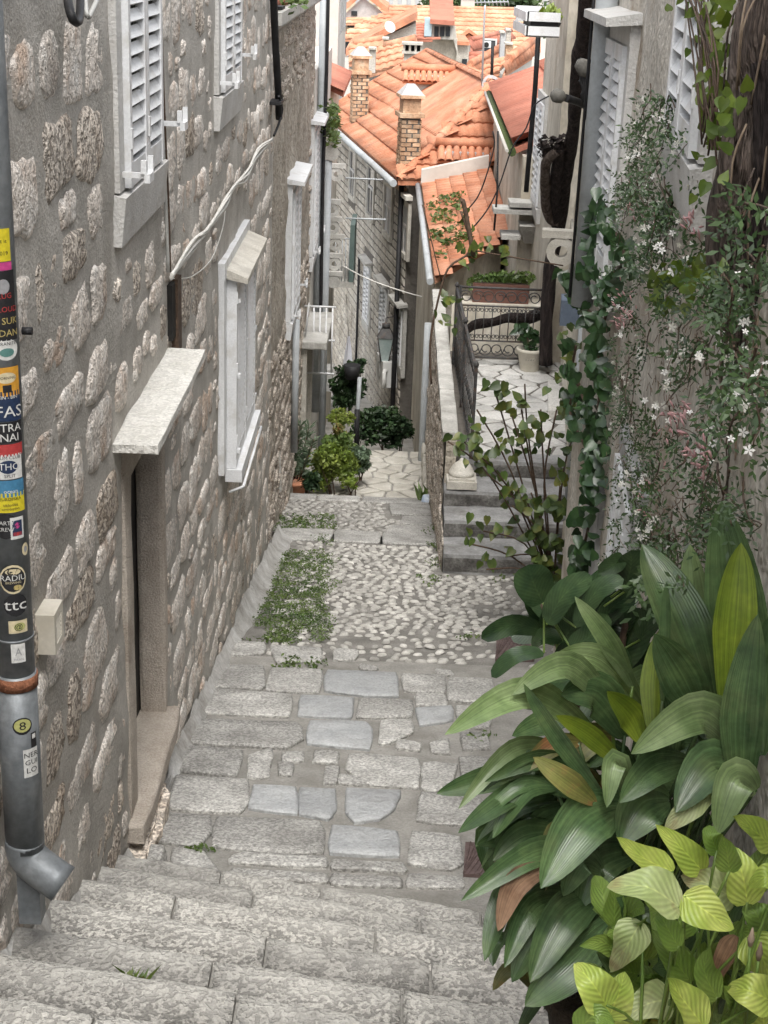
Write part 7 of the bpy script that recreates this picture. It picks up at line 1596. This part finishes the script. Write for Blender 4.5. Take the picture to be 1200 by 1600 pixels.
b = MB(); st_ = MB(); r2 = random.Random(4)
for (dx, h_) in ((-.16, 1.15), (-.05, .9), (.08, 1.0), (.2, .95), (.28, .8), (.0, .6), (-.22, .8)):
    a = pt + Vector((dx*.3, r2.gauss(0, .04), .1)); c = pt + Vector((dx*1.15, r2.gauss(0, .08), h_)); st_.tube([a, c], [.014, .008], 5)
    for k in range(95):
        p = a.lerp(c, r2.uniform(.15, 1)); d = Vector((r2.gauss(0, .8), r2.gauss(0, .6), r2.uniform(.25, 1.1))).normalized(); s = d.cross(Vector((r2.gauss(0, .3), -1, .3))).normalized()*.012; l = d * r2.uniform(.12, .19); b.poly([p, p + l*.5 + s, p + l, p + l*.5 - s])
b.build('foliage', m_olean, OL); st_.build('stems', m_twig, OL)
def at(px, py, Y): return tuple(onY(px, py, Y))
bushthing('feathery_bush', 'bright yellow-green feathery bush on the landing beside the oleander', at(518, 732, 22.9), (.46, .4, .42), 2600, .08, m_bushl, 26, 1.2)
bushthing('round_shrub', 'small round bright green shrub further down beside the pipe', at(533, 650, 25.6), (.26, .25, .26), 1300, .06, m_bushl, 16)
bushthing('mid_green_bush', 'mid green bush above the feathery one at the landing edge', at(535, 700, 23.8), (.35, .3, .3), 1000, .09, m_bushm, 18, 1.2)
bushthing('rosemary_bush', 'dark rosemary bush leaning over the bright landing stones', at(563, 717, 23.3), (.22, .25, .28), 700, .10, m_olean, 14, 1.6)
bushthing('orange_tipped_plant', 'plant with orange new growth under the round shrub', at(530, 680, 24.8), (.2, .2, .2), 400, .10, m_aspy, 10, 1.4)
bushthing('fern_clump', 'dark strappy clump beside the oleander bowl', at(480, 752, 22.3), (.24, .2, .16), 500, .16, m_bushd, 10, .8)
bushthing('small_edge_plant', 'small light green plant at the near edge of the landing', at(552, 755, 22.6), (.16, .15, .12), 300, .08, m_bushl, 8)
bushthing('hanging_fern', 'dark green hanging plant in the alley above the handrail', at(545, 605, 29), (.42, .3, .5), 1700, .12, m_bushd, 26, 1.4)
bushthing('hanging_basket_plant', 'plant trailing from the black hanging pot in the alley', at(560, 572, 29), (.22, .2, .22), 500, .10, m_bushd, 10)
p = onY(550, 578, 28.7); b = MB(); b.lathe([(.12, -.18), (.17, .1)], p, 14); tag(b.build('hanging_pot', m_black), 'black plastic hanging pot in the alley', 'pot')
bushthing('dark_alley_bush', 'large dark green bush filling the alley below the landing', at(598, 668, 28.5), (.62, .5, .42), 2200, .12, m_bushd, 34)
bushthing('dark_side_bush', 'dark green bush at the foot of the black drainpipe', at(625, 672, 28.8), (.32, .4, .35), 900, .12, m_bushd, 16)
b = MB(); grassy(b, onG(660, 776) + Vector((0, .1, -.1)), 16, .34, .02, random.Random(3), .06, .25); tag(b.build('iris_clump', m_bushm), 'small upright iris clump at the corner of the terrace wall', 'plant')
tp = onY(782, 440, 22.15); b = MB(); r2 = random.Random(6)
for k in range(26): leafcloud(b, onY(738 + k*3.5, 440 + r2.uniform(-10, 8), 22.15), .1, .12, .1, 40, .08, r2, 1.0)
t = thing('trough_plants', 'light green bedding plants in the brown trough', 'plant', tp); b.build('foliage', m_bushm, t)
t = thing('pot_plant', 'leafy cutting growing in the cream flowerpot', 'plant', onZ(827, 560, TZ)); b = MB(); r2 = random.Random(9)
for k in range(26): vleaf(b, onY(826 + r2.gauss(0, 10), 520 + r2.gauss(0, 8), 20.9), .13)
leafcloud(b, onY(828, 545, 20.9), .13, .12, .06, 70, .07, r2); b.build('leaves', m_ivy, t); b = MB(); b.tube([onY(827, 548, 20.9), onY(824, 525, 20.9)], .012, 6); b.build('stem', m_twig, t)
# moss and weeds: on the ramp, in joints, on roofs and steps
r2 = random.Random(31); b = MB()
for k in range(1700):
    px, py = r2.uniform(398, 548), r2.uniform(838, 1005)
    edge = 400 + 60 * nz((py * .02, 0, 0)) ; lim = 505 + 38 * nz((py * .035, 3, 0)) + 26 * r2.random() ** 2 - (0 if py > 860 else 10)
    if px > lim or (py > 980 and px < 420) or nz((px*.02, py*.03, 1)) < -.30: continue
    p = onG(px, py); p.z += .006
    if p.x < LX + .15: continue
    leafcloud(b, p + Vector((0, 0, .012)), .05, .05, .010, 10, .024, r2, .5)
for k in range(160):
    px, py = r2.uniform(428, 525), r2.uniform(797, 822); p = onG(px, py); p.z -= .05; leafcloud(b, p, .06, .06, .015, 8, .035, r2, .5)
for (x, y, n_, s_) in ((455,1036,30,.05), (485,1040,16,.04), (425,1000,14,.05), (690,855,40,.08), (680,830,14,.06), (770,1340,6,.03), (750,1150,10,.04), (735,995,10,.05), (680,905,14,.06), (790,905,10,.06), (400,935,10,.05), (435,905,14,.06), (318,1328,8,.025), (690,880,20,.08), (415,880,12,.07), (440,785,16,.08)):
    for k in range(n_):
        p = onG(x + r2.gauss(0, 12), y + r2.gauss(0, 4)); p.z += .01
        if p.x < LX + .03: continue
        leafcloud(b, p, s_, s_, .02, 5, .035, r2, .8)
tag(b.build('weeds_and_moss', m_bushm, kind='stuff'), 'green weeds and moss growing among the cobbles and joints', 'weeds')
b = MB(); p = Vector((-.72, 4.07, szz(3.99) + .02)); p = onZ(212, 1556, szz(4.2)); grassy(b, p, 26, .13, .006, r2, .02, .6); leafcloud(b, p + Vector((0, 0, .05)), .04, .04, .04, 50, .025, r2, 1); tag(b.build('step_weed', m_shrub), 'small green weed sprouting from a step in the left foreground', 'weed')
b = MB()
for k in range(70):
    t_, s_ = r2.random(), r2.random(); p = bx[0].lerp(bx[3], .1 + .6 * t_).lerp(bx[1].lerp(bx[2], .1 + .6 * t_), .05 + .45 * s_); leafcloud(b, p + Vector((0, 0, .12)), .12, .12, .05, 9, .09, r2)
tag(b.build('roof_weeds', m_bushm, kind='stuff'), 'weeds growing on the low tiled roof', 'weeds')
